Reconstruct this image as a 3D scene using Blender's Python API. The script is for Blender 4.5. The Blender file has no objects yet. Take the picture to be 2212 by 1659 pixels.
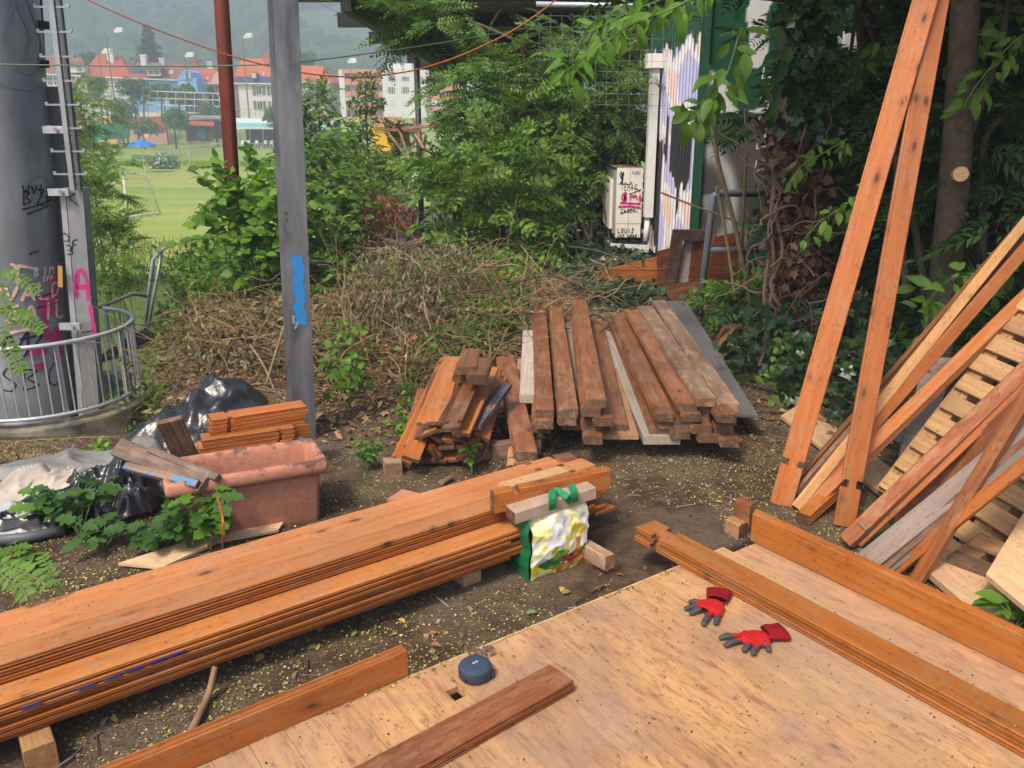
import bpy, math, random
import numpy as np
from mathutils import Vector, Matrix, noise as mnoise
C = bpy.context.scene.collection
RND = random.Random(7)
NR = np.random.default_rng(7)
R = math.radians

# ------------------------------------------------------------------ camera, world, sun, exposure
F, W, H, CZ = 1850.0, 2212.0, 1659.0, 1.70
PIT = math.atan(575 / F)
CP, SP = math.cos(PIT), math.sin(PIT)
cam = bpy.data.cameras.new('camera')
camo = bpy.data.objects.new('camera', cam)
C.objects.link(camo)
camo.location = (0, 0, CZ)
camo.rotation_euler = (math.pi / 2 - PIT, 0, 0)
cam.sensor_fit = 'HORIZONTAL'
cam.sensor_width = 36.0
cam.lens = 36.0 * F / W
cam.clip_start = 0.05
cam.clip_end = 9000
sc = bpy.context.scene
sc.camera = camo
wd = bpy.data.worlds.new('World')
sc.world = wd
wd.use_nodes = True
wn = wd.node_tree.nodes
wl = wd.node_tree.links
for n in list(wn): wn.remove(n)
SUN_EL, SUN_AZ = R(54), R(212)          # azimuth clockwise from +Y: light comes from behind left
sky = wn.new('ShaderNodeTexSky')
sky.sky_type = 'NISHITA'
sky.sun_disc = False
sky.sun_elevation = SUN_EL
sky.sun_rotation = SUN_AZ
sky.air_density = 1.0
sky.dust_density = 4.0
sky.ozone_density = 0.6
bg = wn.new('ShaderNodeBackground')
bg.inputs['Strength'].default_value = 0.095
wo = wn.new('ShaderNodeOutputWorld')
wl.new(sky.outputs[0], bg.inputs[0])
wl.new(bg.outputs[0], wo.inputs[0])
sl = bpy.data.lights.new('sun', 'SUN')
sl.energy = 1.5
sl.angle = R(10)
sl.color = (1.0, 0.89, 0.74)
so = bpy.data.objects.new('sun', sl)
C.objects.link(so)
sd = Vector((math.sin(SUN_AZ) * math.cos(SUN_EL), math.cos(SUN_AZ) * math.cos(SUN_EL), math.sin(SUN_EL)))
so.rotation_euler = sd.to_track_quat('Z', 'Y').to_euler()
so.location = (-6, -8, 12)
sc.view_settings.view_transform = 'Standard'
sc.view_settings.look = 'None'
sc.view_settings.exposure = 1.36
sc.view_settings.gamma = 1.0
sc.view_settings.use_curve_mapping = False
sc.cycles.max_bounces = 6
sc.cycles.diffuse_bounces = 3
sc.cycles.transmission_bounces = 4
sc.cycles.transparent_max_bounces = 6
sc.cycles.volume_bounces = 2

# ------------------------------------------------------------------ helpers
def ray(u, v):
    a = (u - W / 2) / F; b = -(v - H / 2) / F
    return Vector((a, CP + b * SP, -SP + b * CP))
def P(u, v, z=0.0):                      # point of the sight line at height z
    r = ray(u, v); t = (z - CZ) / r.z
    return Vector((r.x * t, r.y * t, z))
def D(u, v, y):                          # ... at ground distance y
    r = ray(u, v); t = y / r.y
    return Vector((r.x * t, y, CZ + r.z * t))
def Q(u, v, d):                          # ... at camera depth d
    r = ray(u, v)
    return Vector((r.x * d, r.y * d, CZ + r.z * d))

class MB:
    def __init__(s):
        s.v = []; s.f = []; s.m = []
    def add(s, vs, fs, mi=0):
        o = len(s.v)
        s.v.extend([tuple(x) for x in vs])
        s.f.extend([tuple(i + o for i in f) for f in fs])
        s.m.extend([mi] * len(fs))
        return s
    def box(s, a, b, mi=0):
        x0, y0, z0 = [min(a[i], b[i]) for i in range(3)]
        x1, y1, z1 = [max(a[i], b[i]) for i in range(3)]
        return s.add([(x0,y0,z0),(x1,y0,z0),(x1,y1,z0),(x0,y1,z0),(x0,y0,z1),(x1,y0,z1),(x1,y1,z1),(x0,y1,z1)],
              [(0,3,2,1),(4,5,6,7),(0,1,5,4),(1,2,6,5),(2,3,7,6),(3,0,4,7)], mi)
    def obox(s, p0, p1, w, t, up=(0,0,1), mi=0, w1=None):   # bar along p0-p1, w across, t thick (centred)
        p0, p1 = Vector(p0), Vector(p1)
        x = (p1 - p0).normalized(); y = Vector(up).cross(x)
        if y.length < 1e-4: y = Vector((1,0,0)).cross(x)
        y.normalize(); z = x.cross(y)
        vs = []
        for p, ww in ((p0, w), (p1, w1 or w)):
            for sy, sz in ((-1,-1),(1,-1),(1,1),(-1,1)):
                vs.append(p + y * (sy * ww / 2) + z * (sz * t / 2))
        return s.add(vs, [(0,3,2,1),(4,5,6,7),(0,1,5,4),(1,2,6,5),(2,3,7,6),(3,0,4,7)], mi)
    def tube(s, pts, r, n=6, mi=0, cap=True):
        pts = [Vector(p) for p in pts]
        rr = r if isinstance(r, (list, tuple)) else [r] * len(pts)
        vs = []; fs = []
        prev = None
        for i, p in enumerate(pts):
            d = (pts[min(i+1, len(pts)-1)] - pts[max(i-1, 0)])
            d = d.normalized() if d.length > 1e-9 else Vector((0,0,1))
            if prev is None:
                a = Vector((0,0,1)) if abs(d.z) < .9 else Vector((1,0,0))
                e = d.cross(a).normalized()
            else:
                e = prev - d * prev.dot(d)
                e = e.normalized() if e.length > 1e-6 else d.orthogonal().normalized()
            prev = e
            g = d.cross(e)
            for k in range(n):
                an = 2 * math.pi * k / n
                vs.append(p + (e * math.cos(an) + g * math.sin(an)) * rr[i])
        for i in range(len(pts) - 1):
            for k in range(n):
                fs.append((i*n+k, i*n+(k+1)%n, (i+1)*n+(k+1)%n, (i+1)*n+k))
        if cap:
            fs.append(tuple(reversed(range(n)))); fs.append(tuple(range((len(pts)-1)*n, len(pts)*n)))
        return s.add(vs, fs, mi)
    def quad(s, a, b, c, d, mi=0):
        return s.add([a, b, c, d], [(0,1,2,3)], mi)
    def prism(s, poly, depth, mi=0):     # poly: list of 3-D points, depth: vector
        n = len(poly); dv = Vector(depth)
        vs = [Vector(p) for p in poly] + [Vector(p) + dv for p in poly]
        fs = [tuple(range(n)), tuple(reversed(range(n, 2*n)))] + [(i, i+n, (i+1)%n+n, (i+1)%n) for i in range(n)]
        return s.add(vs, fs, mi)
    def grid(s, fn, nu, nv, mi=0):
        vs = [fn(i / nu, j / nv) for j in range(nv+1) for i in range(nu+1)]
        fs = [(j*(nu+1)+i, j*(nu+1)+i+1, (j+1)*(nu+1)+i+1, (j+1)*(nu+1)+i) for j in range(nv) for i in range(nu)]
        return s.add(vs, fs, mi)

def mesh(name, mb, mats, off=(0,0,0), smooth=False):
    me = bpy.data.meshes.new(name)
    o = Vector(off)
    me.from_pydata([(x-o.x, y-o.y, z-o.z) for x, y, z in mb.v], [], mb.f)
    if not isinstance(mats, (list, tuple)): mats = [mats]
    for m in mats: me.materials.append(m)
    if len(mats) > 1: me.polygons.foreach_set('material_index', mb.m)
    if smooth: me.polygons.foreach_set('use_smooth', [True] * len(mb.f))
    me.update()
    return me
def npmesh(name, V, Fc, mats, mi=None, smooth=False):   # V (n,3), Fc (m,k) equal-sided faces
    me = bpy.data.meshes.new(name)
    V = np.asarray(V, dtype=np.float32); Fc = np.asarray(Fc, dtype=np.int32)
    m, k = Fc.shape
    me.vertices.add(len(V)); me.vertices.foreach_set('co', V.ravel())
    me.loops.add(m * k); me.loops.foreach_set('vertex_index', Fc.ravel())
    me.polygons.add(m)
    me.polygons.foreach_set('loop_start', np.arange(0, m * k, k, dtype=np.int32))
    me.polygons.foreach_set('loop_total', np.full(m, k, dtype=np.int32))
    if not isinstance(mats, (list, tuple)): mats = [mats]
    for a in mats: me.materials.append(a)
    if mi is not None: me.polygons.foreach_set('material_index', np.asarray(mi, dtype=np.int32))
    if smooth: me.polygons.foreach_set('use_smooth', np.ones(m, dtype=bool))
    me.update(calc_edges=True)
    return me
def link(name, me, parent=None, loc=(0,0,0)):
    o = bpy.data.objects.new(name, me)
    C.objects.link(o); o.location = loc
    if parent is not None: o.parent = parent
    return o
def tag(o, label, cat, group=None, kind=None):
    if label: o['label'] = label
    if cat: o['category'] = cat
    if group: o['group'] = group
    if kind: o['kind'] = kind
    return o
def thing(name, label, cat, loc=(0,0,0), group=None):
    o = link(name, None, None, loc)
    o.empty_display_size = 0.1
    return tag(o, label, cat, group)
def rootloc(p):
    t = Vector((0,0,0))
    while p is not None:
        t += p.location; p = p.parent
    return t
def part(name, mb, mats, parent, smooth=False, label=None, kind=None):
    o = link(name, mesh(name, mb, mats, rootloc(parent), smooth), parent)
    if label: o['label'] = label
    if kind: o['kind'] = kind
    return o
def solo(name, mb, mats, label, cat, group=None, loc=None, smooth=False, kind=None):
    if loc is None:
        a = np.array(mb.v); loc = (a[:,0].mean(), a[:,1].mean(), a[:,2].min())
    o = link(name, mesh(name, mb, mats, loc, smooth), None, loc)
    return tag(o, label, cat, group, kind)
def setting(name, me):
    o = link(name, me); o['kind'] = 'structure'
    return o
def sstep(a, b, x):
    t = min(1, max(0, (x - a) / (b - a))) if b != a else float(x > a)
    return t * t * (3 - 2 * t)
def lerp(a, b, t): return a + (b - a) * t

# ------------------------------------------------------------------ materials
class NT:
    def __init__(s, name, rough=.6, spec=.35):
        s.m = bpy.data.materials.new(name); s.m.use_nodes = True
        s.n = s.m.node_tree.nodes; s.l = s.m.node_tree.links
        s.b = s.n['Principled BSDF']
        s.b.inputs['Roughness'].default_value = rough
        s.b.inputs['Specular IOR Level'].default_value = spec
        s._tc = None
    def new(s, t, **kw):
        n = s.n.new(t)
        for k, v in kw.items(): setattr(n, k, v)
        return n
    def inp(s, sock, v):
        if hasattr(v, 'is_output'): s.l.new(v, sock)
        else: sock.default_value = v
    def coords(s, kind='Object'):
        if s._tc is None: s._tc = s.new('ShaderNodeTexCoord')
        return s._tc.outputs[kind]
    def world(s):
        return s.new('ShaderNodeNewGeometry').outputs['Position']
    def mapping(s, vec, scale=(1,1,1), loc=(0,0,0)):
        n = s.new('ShaderNodeMapping')
        s.inp(n.inputs['Vector'], vec); n.inputs['Scale'].default_value = scale; s.inp(n.inputs['Location'], loc)
        return n.outputs[0]
    def noise(s, vec, scale, detail=3, rough=.55, dist=0):
        n = s.new('ShaderNodeTexNoise')
        s.inp(n.inputs['Vector'], vec); n.inputs['Scale'].default_value = scale
        n.inputs['Detail'].default_value = detail; n.inputs['Roughness'].default_value = rough
        n.inputs['Distortion'].default_value = dist
        return n.outputs['Fac']
    def voro(s, vec, scale, out='Distance', rnd=1.0, dim=None):
        n = s.new('ShaderNodeTexVoronoi')
        s.inp(n.inputs['Vector'], vec); n.inputs['Scale'].default_value = scale
        n.inputs['Randomness'].default_value = rnd
        if dim: n.voronoi_dimensions = dim
        return n.outputs[out]
    def ramp(s, fac, stops):
        n = s.new('ShaderNodeValToRGB')
        e = n.color_ramp.elements
        while len(e) < len(stops): e.new(.5)
        for el, (p, c) in zip(e, stops):
            el.position = p; el.color = (*c, 1) if not isinstance(c, float) else (c, c, c, 1)
        s.inp(n.inputs[0], fac)
        return n.outputs[0]
    def mix(s, fac, a, b, mode='MIX'):
        n = s.new('ShaderNodeMix', data_type='RGBA', blend_type=mode)
        s.inp(n.inputs[0], fac)
        for i, c in ((6, a), (7, b)):
            if isinstance(c, (tuple, list)): c = (*c[:3], 1)
            s.inp(n.inputs[i], c)
        return n.outputs[2]
    def math(s, op, a, b=0.0):
        n = s.new('ShaderNodeMath', operation=op)
        s.inp(n.inputs[0], a); s.inp(n.inputs[1], b)
        return n.outputs[0]
    def color(s, c):
        if isinstance(c, (tuple, list)): c = (*c[:3], 1)
        s.inp(s.b.inputs['Base Color'], c)
    def bump(s, h, strength=.3, dist=.01):
        n = s.new('ShaderNodeBump')
        s.inp(n.inputs['Height'], h); n.inputs['Strength'].default_value = strength; n.inputs['Distance'].default_value = dist
        s.l.new(n.outputs[0], s.b.inputs['Normal'])
    def rnd(s): return s.new('ShaderNodeObjectInfo').outputs['Random']
    def ocol(s): return s.new('ShaderNodeObjectInfo').outputs['Color']
    def island(s): return s.new('ShaderNodeNewGeometry').outputs['Random Per Island']

def simple(name, c, rough=.6, spec=.35, var=.25, scale=6, metal=0, bump=0, c2=None, kind='Object'):
    t = NT(name, rough, spec)
    f = t.noise(t.coords(kind) if kind != 'World' else t.world(), scale, 5, .6)
    d = c2 or tuple(x * (1 - var) for x in c)
    t.color(t.ramp(f, [(.3, d), (.7, c)]))
    t.b.inputs['Metallic'].default_value = metal
    if bump: t.bump(f, bump, .02)
    return t.m

def wood(name, light, mid, dark, rough=.45, knots=1.0, grain=1.0, gray=0.0, bump=.12, dirt=.35, spec=.4, knotcol=(.05,.016,.006), keep=(.53,.60), stains=False, wear=.42):
    t = NT(name, rough, spec)
    r = t.rnd()
    off = t.new('ShaderNodeCombineXYZ')
    for i, k in enumerate((37.0, 11.0, 5.0)): t.inp(off.inputs[i], t.math('MULTIPLY', r, k))
    co = t.new('ShaderNodeVectorMath', operation='ADD')
    t.l.new(t.coords(), co.inputs[0]); t.l.new(off.outputs[0], co.inputs[1])
    v = co.outputs[0]
    g = t.noise(t.mapping(v, (1.2, 26 * grain, 26 * grain)), 2.2, 4, .6, .6)
    g2 = t.noise(t.mapping(v, (3.5, 120, 120)), 2.0, 2, .6)
    b = t.noise(v, 2.3, 3, .5)
    base = t.ramp(g, [(.28, dark), (.5, mid), (.72, light)])
    base = t.mix(.28, base, t.ramp(g2, [(.35, dark), (.65, light)]))
    base = t.mix(t.math('MULTIPLY', t.ramp(b, [(.35, 0.0), (.75, 1.0)]), dirt), base, tuple(x * .45 for x in dark), 'MIX')
    # knots: sparse stretched cells, each with a smoky halo
    kv = t.voro(t.mapping(v, (4.2, 10.5, 9.5)), 1.0, dim='2D')
    kv = t.math('ADD', kv, t.math('MULTIPLY', t.ramp(t.noise(v, 7.0, 2), [(.4, 0.0), (.65, 1.0)]), .085))
    k = t.ramp(kv, [(.0, 1.0), (.07, .9), (.12, .32), (.26, 0.0)])
    keep = t.ramp(t.noise(v, 3.1, 1), [(keep[0], 0.0), (keep[1], 1.0)])
    base = t.mix(t.math('MULTIPLY', t.math('MULTIPLY', k, keep), knots), base, knotcol)
    wr = t.noise(t.mapping(v, (2.4, 7, 7)), 2.6, 5, .7)
    base = t.mix(t.ramp(wr, [(.49, 0.0), (.64, wear)]), base, (.36,.235,.145))
    sp = t.noise(t.mapping(v, (9, 16, 16)), 4.0, 4, .75)
    base = t.mix(t.ramp(sp, [(.58, 0.0), (.66, wear * 1.5)]), base, tuple(x * .3 for x in dark))
    if stains:
        w = t.world()
        s1 = t.noise(w, 2.2, 6, .72, 1.2); s2 = t.noise(t.mapping(v, (14, 40, 40)), 1.0, 4, .7); s3 = t.noise(t.mapping(v, (2.2, 9, 9)), 5, 5, .7)
        base = t.mix(t.ramp(s1, [(.46, 0.0), (.62, .55)]), base, (.27,.15,.10))
        base = t.mix(t.ramp(s3, [(.52, 0.0), (.64, .7)]), base, (.24,.10,.055))
        base = t.mix(t.ramp(s2, [(.615, 0.0), (.69, .75)]), base, (.11,.06,.045))
        base = t.mix(t.ramp(t.noise(w, 1.4, 3), [(.45, 0.0), (.68, .5)]), base, (.34,.24,.18))
    if gray:
        w = t.noise(t.mapping(v, (1.0, 5, 5)), 1.6, 4)
        base = t.mix(t.math('MULTIPLY', t.ramp(w, [(.35, 0.0), (.6, 1.0)]), gray), base, (.30, .27, .25))
    m = t.mix(1.0, base, t.ocol(), 'MULTIPLY')
    t.color(m)
    t.inp(t.b.inputs['Roughness'], t.math('ADD', t.math('MULTIPLY', b, .35), rough - .15))
    t.bump(t.math('ADD', g2, t.math('MULTIPLY', g, .6)), bump, .004)
    return t.m

def leafmat(name, c, c2, c3=None, trans=.35, rough=.5, spec=.3):
    t = NT(name, rough, spec)
    i = t.island()
    n = t.noise(t.world(), 3.0, 2)
    f = t.math('ADD', t.math('MULTIPLY', i, .65), t.math('MULTIPLY', n, .35))
    st = [(.1, c2), (.55, c)]
    if c3: st.append((.92, c3))
    col = t.ramp(f, st)
    t.color(col)
    if trans:
        tr = t.new('ShaderNodeBsdfTranslucent')
        t.l.new(t.mix(1.0, col, (1.25, 1.25, .6), 'MULTIPLY'), tr.inputs[0])
        ms = t.new('ShaderNodeMixShader'); ms.inputs[0].default_value = trans
        t.l.new(t.b.outputs[0], ms.inputs[1]); t.l.new(tr.outputs[0], ms.inputs[2])
        t.l.new(ms.outputs[0], t.n['Material Output'].inputs[0])
    return t.m

def attrmat(name, attr, rough=.5, spec=.3, var=.15, scale=30, bump=0, metal=0, bscale=None):
    t = NT(name, rough, spec)
    a = t.new('ShaderNodeAttribute', attribute_name=attr)
    f = t.noise(t.coords(), scale, 4)
    t.color(t.mix(1.0, a.outputs['Color'], t.ramp(f, [(.3, 1.0 - var), (.7, 1.0 + 0.0)]), 'MULTIPLY'))
    t.b.inputs['Metallic'].default_value = metal
    if bump: t.bump(t.noise(t.coords(), bscale or scale, 4), bump, .02)
    return t.m
def setcol(me, attr, cols):              # cols per vertex
    a = me.color_attributes.new(attr, 'FLOAT_COLOR', 'POINT')
    c = np.ones((len(me.vertices), 4), dtype=np.float32); c[:, :3] = cols
    a.data.foreach_set('color', c.ravel())

M = {}
M['pine'] = wood('varnished_pine', (.54,.205,.048), (.45,.155,.032), (.29,.085,.017), .42)
M['knotty'] = wood('knotty_pine', (.50,.195,.045), (.44,.155,.032), (.33,.10,.020), .40, knots=1.0, grain=.7, dirt=.2, keep=(.36,.48))
M['pine2'] = wood('red_brown_pine', (.335,.130,.045), (.245,.085,.029), (.13,.042,.015), .36, dirt=.45)
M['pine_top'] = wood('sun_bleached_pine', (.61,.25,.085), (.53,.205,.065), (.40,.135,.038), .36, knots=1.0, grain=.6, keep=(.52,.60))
M['raw'] = wood('raw_pine', (.72,.49,.25), (.62,.40,.19), (.48,.28,.12), .6, knots=.5, dirt=.12)
M['rawend'] = wood('cut_wood_end', (.17,.095,.05), (.12,.064,.033), (.06,.032,.017), .8, knots=0)
M['old'] = wood('weathered_board', (.50,.43,.37), (.40,.34,.29), (.24,.19,.16), .8, knots=.5, gray=.5, bump=.3)
M['brownold'] = wood('dark_weathered_board', (.17,.105,.065), (.115,.068,.042), (.055,.032,.02), .75, knots=.4, gray=.2, bump=.3)
M['blackpaint'] = wood('dark_painted_board', (.08,.08,.095), (.055,.056,.07), (.03,.03,.036), .4, knots=.2)
M['deck'] = wood('bare_floor_board', (.61,.365,.17), (.53,.295,.128), (.40,.20,.08), .48, knots=1.0, grain=.6, dirt=.30, bump=.08, knotcol=(.10,.045,.03), keep=(.55,.62), stains=True)
M['ply'] = wood('plywood', (.72,.53,.34), (.64,.45,.28), (.52,.34,.20), .65, knots=.25, grain=.5, dirt=.15)
M['pallet'] = wood('pallet_wood', (.62,.42,.22), (.50,.31,.15), (.30,.17,.08), .75, knots=.8, dirt=.45)
M['palletdark'] = wood('stained_pallet_wood', (.22,.13,.08), (.15,.085,.055), (.08,.045,.03), .8, knots=.6)
M['grey_beam'] = simple('grey_square_timber', (.42,.31,.225), .8, var=.3, scale=14, bump=.2)
M['steel'] = simple('galvanised_steel', (.42,.43,.45), .42, .5, .3, 3.5, .55)
M['steel_light'] = simple('galvanised_tube', (.55,.57,.60), .4, .5, .2, 12, .4)
M['darkgrey'] = simple('dark_grey_panel', (.11,.12,.135), .5, .4, .3, 5)
M['black'] = simple('black_plastic_part', (.02,.02,.022), .5)
M['white'] = simple('white_paint', (.74,.73,.70), .6, var=.12, scale=2)
M['red_post'] = simple('rust_red_paint', (.19,.042,.026), .5, .35, .35, 5, c2=(.12,.03,.02))
M['concrete'] = simple('mossy_concrete', (.27,.25,.19), .9, .2, .5, 3.5, bump=.5, c2=(.04,.04,.026), kind='World')
M['bark'] = simple('tree_bark', (.13,.105,.075), .9, .2, .55, 22, bump=.6)
M['bark_grey'] = simple('smooth_grey_bark', (.115,.092,.062), .9, .2, .5, 20, bump=.7)
M['twig'] = simple('dry_twig', (.31,.20,.11), .85, .2, .5, 9)
M['sapling'] = simple('cut_sapling_stem', (.27,.20,.115), .85, .2, .4, 12)
M['stem'] = simple('green_stem', (.12,.20,.05), .6)
M['orange_cord'] = simple('orange_cable', (.55,.14,.03), .5)
M['red_cord'] = simple('red_cable', (.25,.05,.028), .5)
M['mesh_wire'] = simple('dull_wire', (.20,.21,.21), .6)
M['green_wire'] = simple('green_wire', (.06,.16,.10), .5)
M['grey_wire'] = simple('grey_wire', (.2,.2,.22), .5)
def leafset(n, c, **k):
    return leafmat(n, c, tuple(x * .55 for x in c), (c[0]*1.9+.02, c[1]*1.6, c[2]*1.35), **k)
M['lf_mid'] = leafset('mid_green_leaf', (.098,.200,.028))
M['lf_deep'] = leafset('deep_green_leaf', (.028,.085,.018), trans=.25)
M['lf_dark'] = leafset('ivy_leaf', (.020,.058,.018), trans=.12, rough=.35, spec=.5)
M['lf_light'] = leafset('yellow_green_leaf', (.14,.23,.03), trans=.45)
M['lf_fresh'] = leafset('fresh_green_leaf', (.105,.235,.026), trans=.42)
M['lf_rob'] = leafset('blue_green_leaflet', (.100,.205,.040))
M['lf_dead'] = leafmat('dead_leaf', (.24,.135,.065), (.11,.055,.028), (.40,.26,.13), trans=.1)
M['lf_redbrown'] = leafmat('withered_red_leaf', (.26,.085,.04), (.15,.045,.025), (.35,.15,.07), trans=.15)
M['lf_wilt'] = leafmat('wilted_grey_green_leaf', (.17,.16,.085), (.075,.075,.035), (.31,.28,.17), trans=.1)
M['lf_olive'] = leafmat('dry_olive_leaf', (.135,.118,.046), (.05,.045,.02), (.30,.245,.11), trans=.12)
M['lf_straw'] = leafmat('straw_leaf', (.24,.18,.095), (.10,.07,.035), (.42,.34,.19), trans=.1)
M['lf_conifer'] = leafset('conifer_needles', (.030,.060,.026), trans=.1)
M['lf_far'] = leafset('far_tree_leaf', (.105,.20,.050), trans=.3)
# ------------------------------------------------------------------ terrain
def edge_y(x):                           # where the plateau breaks into the slope
    return float(np.interp(x, [-60,-5,-4,-1.2,-.2,.8,2,5,60], [7,7,7.5,8.5,9,11.5,13.2,14,14]))
def gz(x, y):
    d = y - edge_y(x)
    z1 = 0.0
    if d > 0:
        z1 = -.13 * d * sstep(-.2, .8, d) - .28 * max(0, d - 5.5)
    z2 = -.33 * max(0, y - 3.9) * sstep(3.7, 4.8, y) if y > 3.7 else 0.0
    z = max(-3.05, lerp(z2, z1, sstep(-.6, .5, x + .40 * y)))
    n = mnoise.noise((x * .9, y * .9, 0)) * .035 + mnoise.noise((x * 3.1, y * 3.1, 4)) * .010
    near = sstep(2.6, 4.2, math.hypot(x, y)) if y < 6 else 1.0
    z += n * (.25 + .75 * near) * sstep(40, 25, y)
    # low mound under the heap of cut branches
    z += .20 * math.exp(-(((x + .9) / 1.6) ** 2 + ((y - 7.6) / 1.3) ** 2)) + .10 * math.exp(-(((x - .4) / 1.1) ** 2 + ((y - 8.4) / .9) ** 2))
    return z
def ter_mesh(name, xs, ys, zf, mats):
    nx, ny = len(xs), len(ys)
    V = [(x, y, zf(x, y)) for y in ys for x in xs]
    Fc = [(j*nx+i, j*nx+i+1, (j+1)*nx+i+1, (j+1)*nx+i) for j in range(ny-1) for i in range(nx-1)]
    return npmesh(name, V, Fc, mats, smooth=True)
def steps(a, b, d0, grow):
    o = [a]; d = d0
    while o[-1] < b: o.append(o[-1] + d); d *= grow
    o[-1] = b
    return o
xs = sorted(set([-x for x in steps(0, 40, .13, 1.03)] + steps(0, 40, .13, 1.03)))
ys = [-12, -6, -3, -1.5] + steps(-.8, 27, .11, 1.012)
t = NT('soil_with_litter', .95, .15)
w = t.world()
a = t.noise(w, 1.3, 4, .6); b = t.noise(w, 9, 5, .65); c = t.noise(w, 60, 4, .7)
col = t.ramp(b, [(.3, (.028,.019,.012)), (.5, (.074,.046,.027)), (.7, (.145,.098,.060))])
col = t.mix(t.ramp(a, [(.42, 0.0), (.62, .75)]), col, t.ramp(c, [(.3, (.085,.064,.045)), (.7, (.21,.165,.12))]))
col = t.mix(t.ramp(t.noise(w, 2.2, 5, .7), [(.55, 0.0), (.68, .6)]), col, t.ramp(c, [(.35, (.06,.054,.018)), (.65, (.22,.195,.065))]))
xyz = t.new('ShaderNodeSeparateXYZ'); t.inp(xyz.inputs[0], w)
gf = t.ramp(t.math('ADD', t.math('MULTIPLY', xyz.outputs[2], -.33), t.math('MULTIPLY', a, .5)), [(.8, 0.0), (1.0, 1.0)])
col = t.mix(gf, col, t.ramp(b, [(.35, (.045,.075,.018)), (.7, (.12,.17,.035))]))
t.color(col); t.bump(t.math('ADD', b, t.math('MULTIPLY', c, .5)), .9, .03)
setting('ground', ter_mesh('ground', xs, ys, gz, t.m))
LZ = -3.05
t = NT('mown_grass', .9, .15)
w = t.world()
a = t.noise(t.mapping(w, (.5, 1, 1)), .12, 4, .6); b = t.noise(w, 3, 5, .7); c = t.noise(t.mapping(w, (.15, 1, 1)), .35, 3)
col = t.ramp(a, [(.3, (.19,.27,.05)), (.5, (.27,.33,.075)), (.68, (.40,.37,.12))])
col = t.mix(.45, col, t.ramp(c, [(.4, (.19,.30,.05)), (.62, (.38,.37,.11))]))
col = t.mix(.25, col, t.ramp(b, [(.35, (.07,.12,.02)), (.65, (.26,.31,.08))]))
t.color(col); t.bump(b, .5, .05)
M['lawn'] = t.m
def lawn_z(x, y):
    return LZ - .004 * (y > 26.5) + (mnoise.noise((x * .08, y * .08, 2)) * .10) * sstep(28, 40, y) + 4.7 * sstep(171, 177, y) + (-.3 if y < 26.6 else 0)
lx = sorted(set([-x for x in steps(0, 700, 2, 1.12)] + steps(0, 700, 2, 1.12)))
setting('lawn', ter_mesh('lawn', lx, steps(26, 330, 1.5, 1.035), lawn_z, M['lawn']))

# hills
def hill_z(x, y):
    r = max(0, y - 300)
    base = 1.6 + 310 * (1 - math.exp(-(r / 700) ** 1.35))
    az = x / max(y, 1)
    base *= lerp(.85, 1.0, sstep(-.75, .0, az))
    n = mnoise.fractal((x * .0016, y * .0016, 1.3), 1.0, 2.0, 5) * .5
    return base * min(1.22, 1 + .3 * n) + 14 * n * sstep(300, 500, y)
t = NT('wooded_slope', .95, .1)
w = t.world()
a = t.noise(w, .012, 5, .65); b = t.voro(w, .06)
col = t.ramp(b, [(.1, (.075,.115,.055)), (.75, (.030,.052,.028))])
col = t.mix(t.ramp(a, [(.38, 0.0), (.6, .8)]), col, (.085,.125,.05))
t.color(col); t.bump(b, 1.0, 5)
hx = list(np.linspace(-2600, 2600, 130)); hy = steps(300, 2900, 14, 1.035)
setting('hillside', ter_mesh('hillside', hx, hy, hill_z, t.m))
# woodland on the slopes: reads as one mass
ico_v = []; ph = (1 + 5 ** .5) / 2
for s1 in (-1, 1):
    for s2 in (-1, 1):
        ico_v += [(0, s1, s2 * ph), (s1, s2 * ph, 0), (s2 * ph, 0, s1)]
ico_v = np.array(ico_v) / math.sqrt(1 + ph * ph)
def ico_faces():
    fs = []
    n = len(ico_v)
    dm = np.linalg.norm(ico_v[:, None] - ico_v[None], axis=2)
    e = 1.06
    for i in range(n):
        for j in range(i + 1, n):
            for k in range(j + 1, n):
                if dm[i, j] < e and dm[j, k] < e and dm[i, k] < e:
                    a, b, c = ico_v[i], ico_v[j], ico_v[k]
                    fs.append((i, j, k) if np.dot(np.cross(b - a, c - a), a) > 0 else (i, k, j))
    return np.array(fs)
ICF = ico_faces()
def blobs(pos, rad, flat=1.0, jit=.25):
    n = len(pos)
    V = ico_v[None] * (1 + NR.uniform(-jit, jit, (n, 12, 1))) * np.asarray(rad)[:, None, None]
    V[:, :, 2] *= flat
    V = V + np.asarray(pos)[:, None, :]
    Fc = ICF[None] + (np.arange(n) * 12)[:, None, None]
    return V.reshape(-1, 3), Fc.reshape(-1, 3)
pos = []; rad = []
while len(pos) < 17000:
    az = RND.uniform(-.68, .12); y = 330 + 1500 * RND.random() ** 1.3; x = az * y
    if mnoise.noise((x * .006, y * .006, 9)) < -.28 and y < 900: continue
    r = RND.uniform(3.5, 7.5) * (1 + y / 2200)
    pos.append((x, y, hill_z(x, y) + r * .45)); rad.append(r)
V, Fc = blobs(pos, rad, 1.15, .3)
t = NT('woodland_crowns', .95, .1)
i = t.island()
t.color(t.ramp(t.math('ADD', t.math('MULTIPLY', i, .6), t.math('MULTIPLY', t.noise(t.world(), .02, 3), .5)), [(.2, (.032,.056,.030)), (.55, (.058,.096,.045)), (.9, (.10,.14,.06))]))
t.bump(t.noise(t.world(), .6, 4), 1, 2)
wdl = link('woodland', npmesh('woodland', V, Fc, t.m)); tag(wdl, 'hazy green woodland covering the mountain slope behind the houses', 'woodland', kind='stuff')
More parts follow.
